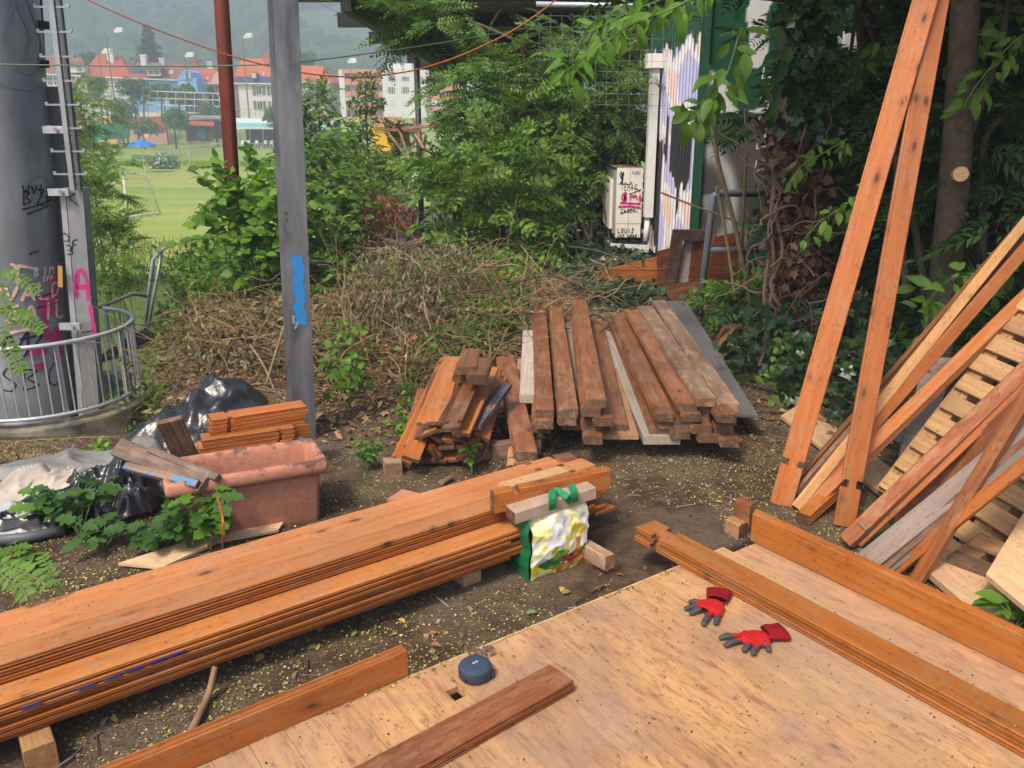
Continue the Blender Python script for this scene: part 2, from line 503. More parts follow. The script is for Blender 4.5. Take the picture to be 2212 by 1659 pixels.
# haze
hb = MB().box((-2700, -60, -4.4), (2700, 2960, 405))
t = NT('haze_air'); nn = t.m.node_tree
for n in list(nn.nodes):
    if n.type != 'OUTPUT_MATERIAL': nn.nodes.remove(n)
pv = nn.nodes.new('ShaderNodeVolumePrincipled')
pv.inputs['Color'].default_value = (.69, .81, 1.0, 1)
pv.inputs['Density'].default_value = .0014
pv.inputs['Anisotropy'].default_value = -.45
nn.links.new(pv.outputs[0], nn.nodes['Material Output'].inputs['Volume'])
hz = link('haze', mesh('haze', hb, t.m)); hz['kind'] = 'stuff'
# ------------------------------------------------------------------ boards
def profile(w, t, kind):
    h = w / 2
    if kind == 'plain':
        c = min(.003, t * .2)
        return [(h-c,0),(h,-c),(h,-t+c),(h-c,-t),(-h+c,-t),(-h,-t+c),(-h,-c),(-h+c,0)]
    e = min(.006, t * .25)
    if kind == 'tg2':                    # thick log-cabin board, double tongue
        r = [(h-.003,0),(h,-.003),(h,-.2*t),(h+e,-.24*t),(h+e,-.42*t),(h,-.46*t),(h,-.55*t),(h+e,-.59*t),(h+e,-.76*t),(h,-.80*t),(h,-t+.003),(h-.003,-t)]
    else:                                # thin floor board, one tongue
        r = [(h-.002,0),(h,-.002),(h,-.30*t),(h+e,-.36*t),(h+e,-.64*t),(h,-.70*t),(h,-t+.002),(h-.002,-t)]
    l = [(-y - 0 if abs(y) <= h else -(h - e), z) for y, z in reversed(r)]
    return r + l
def extr(mb, prof, x0, x1, m0=1, m1=1, skew=0.0):
    n = len(prof)
    vs = [(x0, y, z) for y, z in prof] + [(x1 + skew * y, y, z) for y, z in prof]
    mb.add(vs, [(i, (i+1) % n, (i+1) % n + n, i + n) for i in range(n)], 0)
    mb.add(vs, [tuple(reversed(range(n)))], m0)
    mb.add(vs, [tuple(range(n, 2*n))], m1)
def board_mb(L, w, t, kind='tg', n0=0, n1=0, gap=.032, neck=.55, end=1, skew=0.0):
    """board along +X, top face at z=0; n0/n1: distance of a saddle notch from each end (0 = none)"""
    mb = MB(); pr = profile(w, t, kind); nk = profile(w * neck, t * .97, 'plain')
    nk = [(y, z - t * .015) for y, z in nk]
    a = 0.0; b = L
    if n0:
        extr(mb, pr, 0, n0, end, 2 if False else end); extr(mb, nk, n0, n0 + gap, end, end); a = n0 + gap
    if n1:
        b = L - n1 - gap
        extr(mb, nk, b, b + gap, end, end); extr(mb, pr, b + gap, L, end, end)
    extr(mb, pr, a, b, end, end, skew)
    return mb
def orient(p0, p1, up=(0,0,1), roll=0.0):
    x = (Vector(p1) - Vector(p0)).normalized()
    u = Vector(up)
    y = u.cross(x)
    if y.length < 1e-4: y = Vector((0,1,0)).cross(x)
    y.normalize(); z = x.cross(y)
    if roll:
        q = Matrix.Rotation(roll, 3, x); y = q @ y; z = q @ z
    m = Matrix(((x.x,y.x,z.x,p0[0]),(x.y,y.y,z.y,p0[1]),(x.z,y.z,z.z,p0[2]),(0,0,0,1)))
    return m
PLANKS = []
def plank(label, p0, p1, w, t, mat='pine', kind='tg', n0=0, n1=0, up=(0,0,1), roll=0.0, group=None, name='plank', cat='plank', tint=None, parent=None, endmat='rawend', skew=0.0, bow=0, **kw):
    p0, p1 = Vector(p0), Vector(p1)
    L = (p1 - p0).length
    mb = board_mb(L, w, t, kind, n0, n1, skew=skew, **kw)
    o = link(name, mesh(name, mb, [M[mat], M[endmat]]))
    m = orient(p0, p1, up, roll)
    if parent is not None: m.translation = m.translation - rootloc(parent)
    o.matrix_basis = m
    if parent is not None: o.parent = parent
    else: tag(o, label, cat, group)
    v = RND.uniform(.78, 1.12)
    tn = tint or (1, 1, 1)
    o.color = (tn[0]*v, tn[1]*v*RND.uniform(.97,1.03), tn[2]*v, 1)
    PLANKS.append((p0.copy(), p1.copy(), w, m.to_3x3()))
    return o
ORD = ['topmost', 'second', 'third', 'fourth', 'fifth', 'sixth', 'seventh', 'eighth', 'ninth', 'tenth', 'eleventh']
def orr(i, n):
    return 'top' if i == 0 else ('bottom' if i == n - 1 else ORD[i])

# ---- long stacks across the foreground
def line2(u0, v0, u1, v1, z, ext0=0.0, ext1=0.0):
    a, b = P(u0, v0, z), P(u1, v1, z)
    d = (b - a).normalized()
    return a - d * ext0, b + d * ext1
ZB, ZA = .205, .268
LD = (P(737, 1273, ZB) - P(0, 1522, ZB)).normalized()      # direction of the long boards
LN = Vector((-LD.y, LD.x, 0))                               # towards the back
fB = P(0, 1522, ZB); wB = .092
TB = .0175
LEFT = .85
# front stack: one board wide
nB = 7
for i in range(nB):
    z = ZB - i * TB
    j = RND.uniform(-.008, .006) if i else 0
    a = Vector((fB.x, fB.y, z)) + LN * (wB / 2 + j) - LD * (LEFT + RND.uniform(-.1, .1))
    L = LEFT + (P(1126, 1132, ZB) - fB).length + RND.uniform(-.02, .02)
    plank('%s board of the single low stack at the front of the long orange pile' % orr(i, nB), a, a + LD * L, wB, TB - .0055, 'pine_top' if i == 0 else 'pine', group='long boards stacked in front', tint=(.84,.71,.58) if i else (.96,.95,.88))  # lower boards: darker orange-brown edges plus gap shade put into the tint
# back stack: three boards wide, ten high
nA = 9
fA = P(0, 1436, ZA)
bA = P(0, 1323, ZA)
wid = (bA - fA).dot(LN)
wA = wid / 3
rows = ['front', 'middle', 'back']
endx = [P(1322, 1052, ZA), P(1300, 1010, ZA), P(1245, 996, ZA)]
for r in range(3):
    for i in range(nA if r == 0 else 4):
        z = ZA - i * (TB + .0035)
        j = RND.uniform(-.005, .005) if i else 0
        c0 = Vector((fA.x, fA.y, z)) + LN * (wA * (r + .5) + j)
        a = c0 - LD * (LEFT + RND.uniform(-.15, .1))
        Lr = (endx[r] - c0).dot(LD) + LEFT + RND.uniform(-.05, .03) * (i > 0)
        plank('%s long board in the %s row of the wide orange stack' % (orr(i, nA if r == 0 else 4), rows[r]), a, a + LD * Lr, wA - .003, TB - .001, 'pine_top' if i == 0 else 'pine', n1=.11, group='long boards stacked at the back', tint=(.98,.95,.88) if i == 0 else (.86,.73,.60))  # darker tint below the top board likewise deepens the gaps by colour
# blue plastic strips caught in a groove of the front stack
M['blue_strip'] = simple('blue_plastic_strip', (.03,.06,.30), .4)
for k, (x_, y_) in enumerate(((1145,918),(1018,963),(868,1018),(725,1072),(560,1132),(200,1255))):
    r_ = ray(x_ / 3, 1106 + y_ / 3); o_ = Vector((fB.x, fB.y, 0)) - LN * .009
    t_ = (o_ - Vector((0,0,CZ))).dot(LN) / r_.dot(LN); q_ = Vector((0,0,CZ)) + r_ * t_
    mb = MB().obox(q_ - LD * .024, q_ + LD * .024 + Vector((0,0,.001)), .004, .0055)
    tag(link('plastic_strip', mesh('plastic_strip', mb, M['blue_strip'], q_), None, q_), '%s blue plastic strip from the right in the groove of the low front board stack' % ['first','second','third','fourth','fifth','sixth'][k], 'plastic strip', 'blue strips between the front boards')
# bearers under the long stacks
def block(label, p0, p1, w, t, mat='brownold', cat='wooden block', **kw):
    return plank(label, p0, p1, w, t, mat, 'plain', name='wooden_block', cat=cat, endmat=kw.pop('endmat', mat), **kw)
pb = P(78, 1590, .085)
block('square wooden block propping the near left end of the long boards', pb - LN * .05, pb + LN * .34, .078, .085, 'pallet', tint=(.85,.72,.6))
pm = fB + LD * 1.55
block('bearer hidden under the middle of the long boards', Vector((pm.x, pm.y, .08)) + LN * .06, Vector((pm.x, pm.y, .08)) + LN * .38, .08, .08, 'pallet')
# short board lying on edge and pale wedge on top of the stack's right end
def cr(cx, cy): return 1014.9 + cx * .1612, 960.1 + cy * .1612     # detail crop -> picture
zt = ZA + .001
for i, (o_, lb) in enumerate((((0, 0), 'front short board standing on edge on the right end of the wide stack'),)):
    a = P(*cr(300, 625), zt + .088); b = P(*cr(1850, 312), zt + .088)
    d = (b - a).normalized()
    n = Vector((-d.y, d.x, 0))
    dz = Vector((0,0,-.0445))
    plank(lb, a + dz - n * .02, b + dz - n * .02, .085, .040, 'pine', 'tg2', n0=.075, gap=.03, neck=.5, up=-n, tint=(.9,.8,.72))
wa, wb_ = P(*cr(440, 545), zt + .05), P(*cr(1260, 320), zt + .05)
dd = (wb_ - wa).normalized()
plank('pale freshly cut square batten lying beside the board on edge', wa, wb_, .062, .05, 'raw', 'plain', endmat='raw', cat='batten', name='batten', tint=(1.05,1.0,.98))
# short ends in the row behind (raised ends with notches)
for (c0, c1, lb) in (((1160, 190), (1400, 150), 'small weathered offcut lying behind the end of the wide stack'), ((650, 290), (900, 250), 'flat grey offcut lying behind the wide stack beside the single plank')):
    a, b = P(*cr(*c0), .20), P(*cr(*c1), .20)
    plank(lb, a, b, .1, .03, 'pine2', tint=(.9,.95,1), cat='offcut', name='offcut')
# ---- bag is built later; battens lying in it
# ---- planks behind: the pile on bearers
def ce(cx, cy): return 1124.6 + cx * .2356, 630.9 + cy * .2356
TE = .044
cols = [  # near-left-x, near-right-x, near top-end y, far left x, far right x, far y, layers, top z, mats
 (145, 300, 1080, 128, 228, 120, 3, .275, ['pine2']*3, 'first plank column from the left'),
 (370, 525, 1072, 270, 375, 125, 3, .275, ['pine2']*3, 'second plank column from the left, scuffed pale at its far end'),
 (622, 780, 985, 485, 598, 65, 5, .365, ['pine2']*5, 'third and tallest plank column of the left half'),
 (820, 985, 1215, 640, 742, 240, 1, .185, ['pine2'], 'single low plank between the tall left and right columns'),
 (1240, 1418, 1118, 832, 945, 195, 3, .265, ['pine2']*3, 'fourth plank column from the left, next to the wide grey board'),
 (1450, 1628, 1022, 962, 1078, 160, 4, .315, ['pine2']*4, 'third plank column from the right'),
 (1615, 1800, 975, 1088, 1210, 125, 5, .345, ['brownold']+['pine2']*4, 'second plank column from the right'),
 (1835, 2005, 1020, 1215, 1335, 75, 5, .345, ['brownold']+['pine2']*4, 'rightmost plank column'),
]
for ci, (xl, xr, yn, fl, fr, fy, n, z, ms, nm) in enumerate(cols):
    a = P(*ce((xl + xr) / 2, yn), z); b = P(*ce((fl + fr) / 2, fy), z)
    wl_, wr_ = P(*ce(xl, yn), z), P(*ce(xr, yn), z)
    d = (b - a).normalized(); nrm = Vector((-d.y, d.x, 0))
    w = abs((wr_ - wl_).dot(nrm))
    print('E col', ci, 'w %.3f L %.2f' % (w, (b - a).length), tuple(round(q, 2) for q in a))
    w = min(.122, max(.095, w))
    for i in range(n):
        zz = z - i * (TE + .001)
        sh = 0 if i == 0 else RND.uniform(-.022, .022)
        al = 0 if i == 0 else RND.uniform(-.05, .06)
        yaw = 0 if i == 0 else RND.uniform(-.02, .02)
        a2 = Vector((a.x, a.y, zz)) + nrm * (sh - yaw) + d * al
        b2 = Vector((b.x, b.y, zz)) + nrm * (sh + yaw) + d * al * .6
        lb = ('%s plank of the %s' % (orr(i, n), nm)) if n > 1 else nm
        tn = (1, 1, 1)
        if ms[i] == 'brownold': tn = (1.45, 1.3, 1.15) if ci == 6 else (1.9, 1.75, 1.6)
        elif i == 0 and ci in (1,): tn = (1.05, 1.12, 1.2)
        plank(lb, a2, b2, w, TE, ms[i], 'tg2', n0=.085, n1=.085, gap=.010, neck=.9, group='planks piled on bearers', tint=tn)
# the grey outer half of the rightmost top plank
# boards and bearers underneath
gb = [((15, 345), (135, 350), (-10, 935), (130, 945), .225, .05, 'old', 'thick pale weathered board at the left end of the plank pile', (1.35,1.33,1.32)),
      ((775, 360), (850, 360), (1125, 1320), (1470, 1325), .145, .045, 'old', 'wide grey weathered board jutting out under the plank pile', (.95,.95,.9)),
      ((690, 700), (800, 700), (735, 1310), (1085, 1310), .150, .025, 'pallet', 'wide pale board under the low single plank', (.85,.78,.7)),
      ((400, 280), (490, 280), (450, 900), (540, 900), .20, .03, 'old', 'grey board showing between second and third plank column', (.9,.9,.85)),
      ((260, 250), (300, 250), (310, 1000), (345, 1000), .22, .03, 'brownold', 'dark board in the gap between first and second plank column', (.7,.7,.7))]
for c1, c2, c3, c4, z, t_, mt, lb, tn in gb:
    a = (P(*ce(*c3), z) + P(*ce(*c4), z)) / 2; b = (P(*ce(*c1), z) + P(*ce(*c2), z)) / 2
    d = (b - a).normalized(); nrm = Vector((-d.y, d.x, 0))
    w = min(.26, abs((P(*ce(*c4), z) - P(*ce(*c3), z)).dot(nrm)))
    plank(lb, a, b, w, t_, mt, 'plain', endmat=mt, tint=tn, name='board', cat='board')
plank('weathered bearer crossing behind the far ends of the plank pile', P(*ce(235, 250), .16) , P(*ce(985, 185), .16), .10, .09, 'old', 'plain', endmat='old', name='bearer', cat='bearer', tint=(.75,.65,.55))
a, b = P(1175, 938, .09), P(1585, 950, .085)
plank('low bearer in the shade under the near ends of the plank pile', a + Vector((0,.35,0)), b + Vector((0,.35,0)), .1, .085, 'brownold', 'plain', name='bearer', cat='bearer', endmat='brownold')
plank('short post under the near left corner of the plank pile', P(*ce(118, 1250), 0), P(*ce(118, 1250), 0) + Vector((0,0,.2)), .05, .08, 'pine2', 'plain', name='post', cat='post', up=(0,-1,0), tint=(.7,.7,.7))
plank('grey painted metal strip leaning behind the plank pile at right', P(*ce(2050, 1130), .14), P(*ce(1430, 80), .24), .16, .012, 'old', 'plain', endmat='old', name='metal_strip', cat='metal strip', tint=(.42,.48,.58))
# pair of pale planks half hidden in the ivy right of the pile
for k in range(2):
    plank(('upper' if k else 'lower') + ' of two pale planks leaning half hidden in ivy right of the pile', P(*ce(1730 + 55*k, 560 - 40 * k), .12), P(*ce(1980 - 60*k, 300), .36), .09, .03, 'pallet', 'tg', name='plank', tint=(.9,.75,.65))
# single plank lying by itself, with a pale one under it
plank('single reddish plank lying apart left of the plank pile', P(1137, 976, .15), P(1092, 770, .20), .112, .044, 'pine2', 'tg2', n0=.08, n1=.06, gap=.01, neck=.9, tint=(1.12,1.1,1.05))
plank('pale plank lying flat under the single reddish plank', P(1122, 1005, .07), P(1138, 775, .10), .115, .04, 'raw', 'tg2', n0=.09, gap=.012, tint=(.72,.62,.55))
block('weathered block under the far end of the single reddish plank', P(1060, 958, .09), P(1165, 945, .09), .06, .085, 'brownold', tint=(1.6,1.5,1.4))
# ---- pile of short boards (crop coordinates of its own)
def cc(cx, cy): return 822.9 + cx * .1984, 713.2 + cy * .1984
TC = .019
def cp(lb, n, f, z, zf=None, w=.085, t=TC, mat='pine', tint=None, roll=0, kind='tg', **kw):
    return plank(lb, P(*cc(*n), z), P(*cc(*f), zf if zf is not None else z), w, t, mat, kind, roll=roll, group='boards in the heap of short boards', tint=tint, **kw)
cp('long narrow board on the left edge of the heap of short boards', (235, 1415), (742, 335), .07, .30, .10, .03, 'pine', (.95,.85,.75), .5)
cp('second board from the left edge of the heap', (330, 1390), (770, 300), .12, .33, .085, .022, 'pine', (1,.92,.85), .3)
cp('wide sunlit board on top at the left of the heap', (590, 995), (812, 285), .27, .37, .092, .02, 'pine', (1.12,1.12,1.1), -.05)
cp('worn board beside the wide sunlit one on the heap', (478, 1020), (712, 430), .25, .33, .075, .02, 'pine', (1.0,.95,.9), .25)
cp('dark brown board lying across the middle of the heap', (760, 1062), (1010, 500), .30, .385, .085, .022, 'pine2', (.8,.8,.75), -.12, n0=.04)
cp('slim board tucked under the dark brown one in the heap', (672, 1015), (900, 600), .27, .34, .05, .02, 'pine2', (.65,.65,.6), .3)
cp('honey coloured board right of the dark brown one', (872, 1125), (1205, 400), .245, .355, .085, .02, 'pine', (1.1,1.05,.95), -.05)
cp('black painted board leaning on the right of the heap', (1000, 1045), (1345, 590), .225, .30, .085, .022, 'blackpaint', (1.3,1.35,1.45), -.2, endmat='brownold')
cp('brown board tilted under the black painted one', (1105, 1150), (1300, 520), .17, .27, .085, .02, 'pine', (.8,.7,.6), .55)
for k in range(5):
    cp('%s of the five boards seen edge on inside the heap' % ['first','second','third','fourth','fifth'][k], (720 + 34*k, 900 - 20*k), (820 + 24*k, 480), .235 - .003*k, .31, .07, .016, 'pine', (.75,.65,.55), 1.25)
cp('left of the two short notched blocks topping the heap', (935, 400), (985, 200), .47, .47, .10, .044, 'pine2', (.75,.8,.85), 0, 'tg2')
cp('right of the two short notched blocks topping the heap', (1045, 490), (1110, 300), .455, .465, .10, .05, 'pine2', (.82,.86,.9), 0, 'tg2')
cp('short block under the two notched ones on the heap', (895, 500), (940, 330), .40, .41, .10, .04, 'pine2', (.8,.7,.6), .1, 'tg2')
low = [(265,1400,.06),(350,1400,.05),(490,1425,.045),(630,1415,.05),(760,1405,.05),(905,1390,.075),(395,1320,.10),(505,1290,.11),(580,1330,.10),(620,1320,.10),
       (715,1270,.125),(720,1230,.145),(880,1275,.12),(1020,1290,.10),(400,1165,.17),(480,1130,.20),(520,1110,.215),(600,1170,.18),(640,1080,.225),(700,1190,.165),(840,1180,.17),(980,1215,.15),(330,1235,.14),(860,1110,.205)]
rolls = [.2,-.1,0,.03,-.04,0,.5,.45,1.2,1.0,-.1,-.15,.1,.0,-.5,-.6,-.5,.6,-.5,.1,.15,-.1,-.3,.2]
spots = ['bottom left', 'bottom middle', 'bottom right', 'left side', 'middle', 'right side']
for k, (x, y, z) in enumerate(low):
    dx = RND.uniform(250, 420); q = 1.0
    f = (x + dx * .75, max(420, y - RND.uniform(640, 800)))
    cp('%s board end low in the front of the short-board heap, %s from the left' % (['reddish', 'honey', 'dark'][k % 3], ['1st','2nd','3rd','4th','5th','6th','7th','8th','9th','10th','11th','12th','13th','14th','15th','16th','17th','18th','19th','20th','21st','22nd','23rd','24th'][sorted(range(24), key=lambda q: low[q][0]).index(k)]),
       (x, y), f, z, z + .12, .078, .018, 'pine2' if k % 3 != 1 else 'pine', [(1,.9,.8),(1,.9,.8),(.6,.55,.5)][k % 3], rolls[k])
block('grey round-edged block under the left front of the heap', P(*cc(30, 1420), .08), P(*cc(215, 1400), .08), .08, .08, 'brownold', tint=(1.9,1.8,1.6))
block('pale block poking out left of the heap halfway back', P(*cc(395, 760), .1), P(*cc(520, 735), .1), .07, .07, 'old', tint=(.8,.75,.7))
plank('weathered bearer running right from under the heap', P(*cc(900, 1330), .055), P(*cc(1410, 1215), .055), .07, .06, 'old', 'plain', name='bearer', cat='bearer', endmat='old', tint=(.7,.66,.55))
plank('dark scrap board on edge behind the heap', P(*cc(860, 430), .36), P(*cc(910, 560), .30), .07, .02, 'brownold', 'plain', endmat='brownold')

# ---- floor panel in the foreground: individual boards
ZD = .12
DC = P(1565, 1183, ZD)
da = (P(430, 1650, ZD) - DC); da.z = 0; da.normalize()
db = Vector((-da.y, da.x, 0))
if db.x < 0: db = -db
deck = thing('floor_panel', 'large floor panel of pale bare boards lying in the foreground', 'floor panel', (DC.x, DC.y, 0))
BWD = .098
hole = P(988, 1497, ZD) - DC
hs, ht = hole.dot(da), hole.dot(db)
DL = 2.75
for i in range(-2, 31):
    s0 = -.0 + i * BWD
    mb = MB()
    zz = ZD + RND.uniform(-.0008, .0008)
    e0 = RND.uniform(-.003, .004) + (.045 if i < 0 else 0)
    def bx(sa, sb, ta, tb):
        g = .0005
        pts = [DC + da*x + db*y for x, y in ((sa+g,ta),(sb-g,ta),(sb-g,tb),(sa+g,tb))]
        lo = [Vector((p.x, p.y, zz - .021)) for p in pts]
        md = [Vector((p.x, p.y, zz - .0009)) for p in pts]
        ct = sum(pts, Vector()) / 4
        hi = [Vector((p.x, p.y, zz)) + (da if (p - ct).dot(da) < 0 else -da) * .0009 for p in pts]
        vs = lo + md + hi
        mb.add(vs, [(3,2,1,0),(8,9,10,11)] + [(k, (k+1)%4, (k+1)%4+4, k+4) for k in range(4)] + [(k+4, (k+1)%4+4, (k+1)%4+8, k+8) for k in range(4)])
    hw = .020
    if s0 < hs < s0 + BWD:
        hc = min(max(hs, s0 + .03), s0 + BWD - .03)
        bx(s0, s0 + BWD, e0, ht - .026); bx(s0, s0 + BWD, ht + .026, DL)
        bx(s0, hc - hw, ht - .026, ht + .026); bx(hc + hw, s0 + BWD, ht - .026, ht + .026)
    else:
        bx(s0, s0 + BWD, e0, DL)
    # local frame so the grain runs along the board
    me = bpy.data.meshes.new('board')
    org = DC + da * s0
    rot = Matrix((db, -da if db.cross(-da).z > 0 else da, Vector((0,0,1)))).transposed()
    inv = rot.inverted()
    me.from_pydata([tuple(inv @ (Vector(v) - Vector((org.x, org.y, 0)))) for v in mb.v], [], mb.f)
    me.materials.append(M['deck']); me.update()
    o = link('board', me, deck)
    m = rot.to_4x4(); m.translation = Vector((org.x - DC.x, org.y - DC.y, 0))
    o.matrix_basis = m
    tn = RND.uniform(.93, 1.05)
    o.color = (tn, tn * RND.uniform(.965, 1.02), tn * RND.uniform(.93, 1.04), 1)
for k, tt in enumerate((.06, .75, 1.5, 2.2, 2.7)):
    p = DC + db * tt
    mb = MB().obox(Vector((p.x, p.y, .049)), Vector((p.x, p.y, .049)) + da * 3.0, .06, .096)
    part('joist', mb, M['pallet'], deck)
pa = DC - da * .001
mb = MB()
for (t0, t1) in ((.005, .42), (.425, 1.3), (1.305, 2.0), (2.003, 2.7)): pass
edge = MB()
# thin strip along the visible front edge of the panel
st0 = DC - db * .0045
edge.obox(Vector((st0.x, st0.y, ZD - .016)) , Vector((st0.x, st0.y, ZD - .016)) + da * 2.9, .007, .030)
part('edge_strip', edge, M['raw'], deck)

# three thin boards across the panel
def cq(cx, cy): return 1404.4 + cx * .3716, 1042.4 + cy * .3716
zt3 = ZD + 3 * .0195 + .002
a, b = P(*cq(-5, 248), zt3), P(*cq(2173, 1402), zt3)
d = (b - a).normalized()
a = a - d * .02
for i in range(3):
    zz = zt3 - i * .0195
    off = Vector((-d.y, d.x, 0)) * (0, .004, -.003)[i]
    plank('%s board of the three notched boards laid across the floor panel' % ('top', 'middle', 'bottom')[i], Vector((a.x, a.y, zz)) + off + d * (.0, .006, -.004)[i], Vector((b.x, b.y, zz)) + off + d * .9, .103, .0182, 'pine', 'tg', n0=.085, gap=.035, neck=.5, group='boards laid across the floor panel', tint=(.88,.84,.66))
# board standing on edge along the far side of the panel
hb0 = P(1620, 1168, ZD + .001); hb1 = P(2212, 1457, ZD + .001)
d = (hb1 - hb0).normalized(); n = Vector((-d.y, d.x, 0))
if n.y < 0: n = -n
for i in range(2):
    p0 = hb0 + n * (.001 + .021 * i) - d * (0.0 + .012 * i); p1 = hb1 + d * .9 + n * (.001 + .021 * i)
    hgt = .118
    c0 = p0 + Vector((0,0,hgt/2)); c1 = p1 + Vector((0,0,hgt/2))
    plank(('front' if i == 0 else 'back') + ' board standing on edge along the far side of the floor panel', c0, c1, hgt, .0195, 'pine', 'tg', up=-n, group='boards on edge along the floor panel', tint=(.78,.70,.48))
# its notched end blocks
e0 = P(*cq(525, 215), ZD + .06)
p = hb0 - d * .10 + n * .015
plank('upright notched end block beyond the far corner of the floor panel', p + Vector((0,0,.075)), p + d * .075 + Vector((0,0,.075)), .12, .045, 'pine2', 'tg2', up=-n, tint=(1.0,.95,.9), name='end_block', cat='end block')
plank('lower short block in front of the notched end block', p + d*.005 - n * .055 + Vector((0,0,.035)), p + d * .075 - n * .055 + Vector((0,0,.035)), .06, .05, 'pallet', 'tg2', up=-n, tint=(.8,.68,.6), name='end_block', cat='end block')
# board on edge at the near left of the panel
q1 = P(882, 1462, ZD + .001); q0 = P(430, 1657, ZD + .001)
d = (q1 - q0).normalized(); n = Vector((-d.y, d.x, 0))
for i in range(2):
    h_ = .088
    c1 = q1 + n * (.02 * i + .002) + Vector((0,0,h_/2)); c0 = q0 - d * .7 + n * (.02 * i + .002) + Vector((0,0,h_/2))
    plank(('front' if i == 0 else 'back') + ' board standing on edge on the near left rim of the floor panel', c0, c1, h_, .0185, 'pine', 'tg', up=-n, tint=(.95,.85,.72), group='boards on edge on the near rim')
# flat board(s) lying on the panel near the camera
zz = ZD + .040
a, b = P(837, 1655, zz), P(1213, 1452, zz)
d = (b - a).normalized()
for i in range(2):
    z1 = zz - i * .0198
    plank(('upper' if i == 0 else 'lower') + ' of the two brown boards lying flat on the panel near the speaker', Vector((a.x, a.y, z1)) - d * .6, Vector((b.x, b.y, z1)) + d * (.0 + .003 * i), .103, .019, 'pine2', 'tg', tint=(1.25,1.15,.95) if i == 0 else (1.0,.85,.7), group='flat boards near the speaker')

# ---- planks leaning at the right
def stand(lb, b, tq, w, t, mat='pine', ext=0.0, face=(0,-1,.3), **kw):
    d = (tq - b).normalized()
    return plank(lb, b, tq + d * ext, w, t, mat, kw.pop('kind', 'tg2'), up=face, **kw)
b1 = P(1688, 1092, .0); t1 = Q(2000, 0, 3.62)
stand('tall knotty plank leaning upright, left one of the pair, with a pointed foot', b1, t1, .094, .045, 'knotty', .7, (-.35,-1,.25), n0=.19, gap=.03, neck=.45, tint=(1.08,.95,.85))
b2 = P(1826, 1138, .0); t2 = Q(2030, 0, 3.66)
stand('tall knotty plank leaning upright, right one of the pair, with a chipped foot', b2, t2, .080, .045, 'knotty', .5, (-.2,-1,.25), n0=.17, gap=.035, neck=.4, tint=(1.0,.82,.55))
lean = [ # label, near px, z, far px, far depth, width, thick, mat, tint, face
 ('reddish plank seen edge on at the back of the leaning bundle', (1722,1065), .03, (2212,502), 4.15, .10, .022, 'pine2', (1.0,1,1), (.75,-.45,.5)),
 ('thin dark plank second from the back of the leaning bundle', (1728,1075), .03, (2212,520), 4.1, .08, .022, 'brownold', (1.8,1.6,1.4), (.7,-.5,.5)),
 ('pale raw edged plank in the middle of the leaning bundle', (1722,1098), .02, (2130,590), 4.0, .038, .03, 'raw', (.9,.75,.6), (0,-1,.4)),
 ('orange plank just in front of the pale edged one in the bundle', (1745,1085), .04, (2212,545), 4.0, .05, .03, 'pine', (.8,.7,.55), (.1,-1,.5)),
 ('broad orange plank leaning across behind the right tall plank', (1745,1094), .03, (2212,640), 3.95, .060, .055, 'pine', (1.05,.95,.85), (-.5,-.6,.9)),
 ('knotty plank with small metal hinges leaning over the pallet', (1825,1168), .04, (2212,800), 3.25, .062, .045, 'pine2', (1.35,1.25,1.1), (-.45,-.6,.9)),
 ('honey coloured plank right beside the hinged one', (1850,1172), .03, (2212,832), 3.24, .05, .04, 'pine', (.95,.8,.6), (-.2,-.8,.7)),
 ('dull brown plank between the hinged and the grey plank', (1925,1140), .03, (2212,868), 3.16, .07, .025, 'pine2', (.95,.9,.85), (-.4,-.6,.9)),
 ('broad weathered grey plank leaning above the floor panel corner', (1862,1220), .03, (2212,938), 3.08, .085, .045, 'old', (.72,.66,.64), (-.45,-.65,.9)),
 ('dark brown plank under the broad grey one', (1890,1232), .02, (2212,968), 3.06, .05, .04, 'brownold', (1.3,1.0,.9), (-.2,-.8,.7)),
 ('grey metal-like strip under the dark brown plank', (1905,1238), .01, (2212,985), 3.05, .04, .02, 'old', (.55,.58,.6), (-.2,-.8,.7)),
 ('slender orange plank lowest of the leaning group', (1922,1240), .01, (2212,1002), 3.0, .042, .035, 'pine', (1.0,.85,.65), (-.3,-.7,.8)),
 ('steep narrow plank crossing in front of the grey ones', (1972,1262), .01, (2228,835), 3.0, .045, .045, 'pine2', (1.1,1.0,.85), (-.7,-.6,.3)),
]
LEAN = []
for lb, npx, z, fpx, dep, w, t_, mt, tn, fc in lean:
    a = P(*npx, z); b = Q(*fpx, dep)
    d = (b - a).normalized()
    o = plank(lb, a, b + d * .9, w, t_, mt, 'tg2' if t_ > .03 else 'tg', up=fc, group=None, tint=tn)
    LEAN.append((a, b, o))
plank('stub of an orange plank lying under the tall pair', P(1735, 1110, .05), P(1815, 1040, .10), .06, .05, 'pine', 'tg2', tint=(1.05,.9,.75))
# hinges on the leaning plank
for k, (hu, hv) in enumerate(((1832, 1140), (1983, 990), (2054, 984))):
    a, b, o = LEAN[5] if k < 2 else LEAN[7]
    m = o.matrix_basis
    tt = (P(hu, hv, .3) - a).dot((b - a).normalized()) if False else [.10, 1.0, .75][k]
    pt = m @ Vector((tt, -.012, .004))
    mb = MB().obox(pt + m.to_3x3() @ Vector((-.002,-.022,.004)), pt + m.to_3x3() @ Vector((-.002,.022,.004)), .012, .009, m.to_3x3() @ Vector((0,0,1)))
    solo('hinge', mb, simple('brass', (.45,.36,.2), .35, metal=1) if k == 0 else bpy.data.materials['brass'], 'small brass hinge pin on a leaning plank, %s' % ('near its foot', 'halfway up the hinged plank', 'on the dull brown plank')[k], 'hinge')
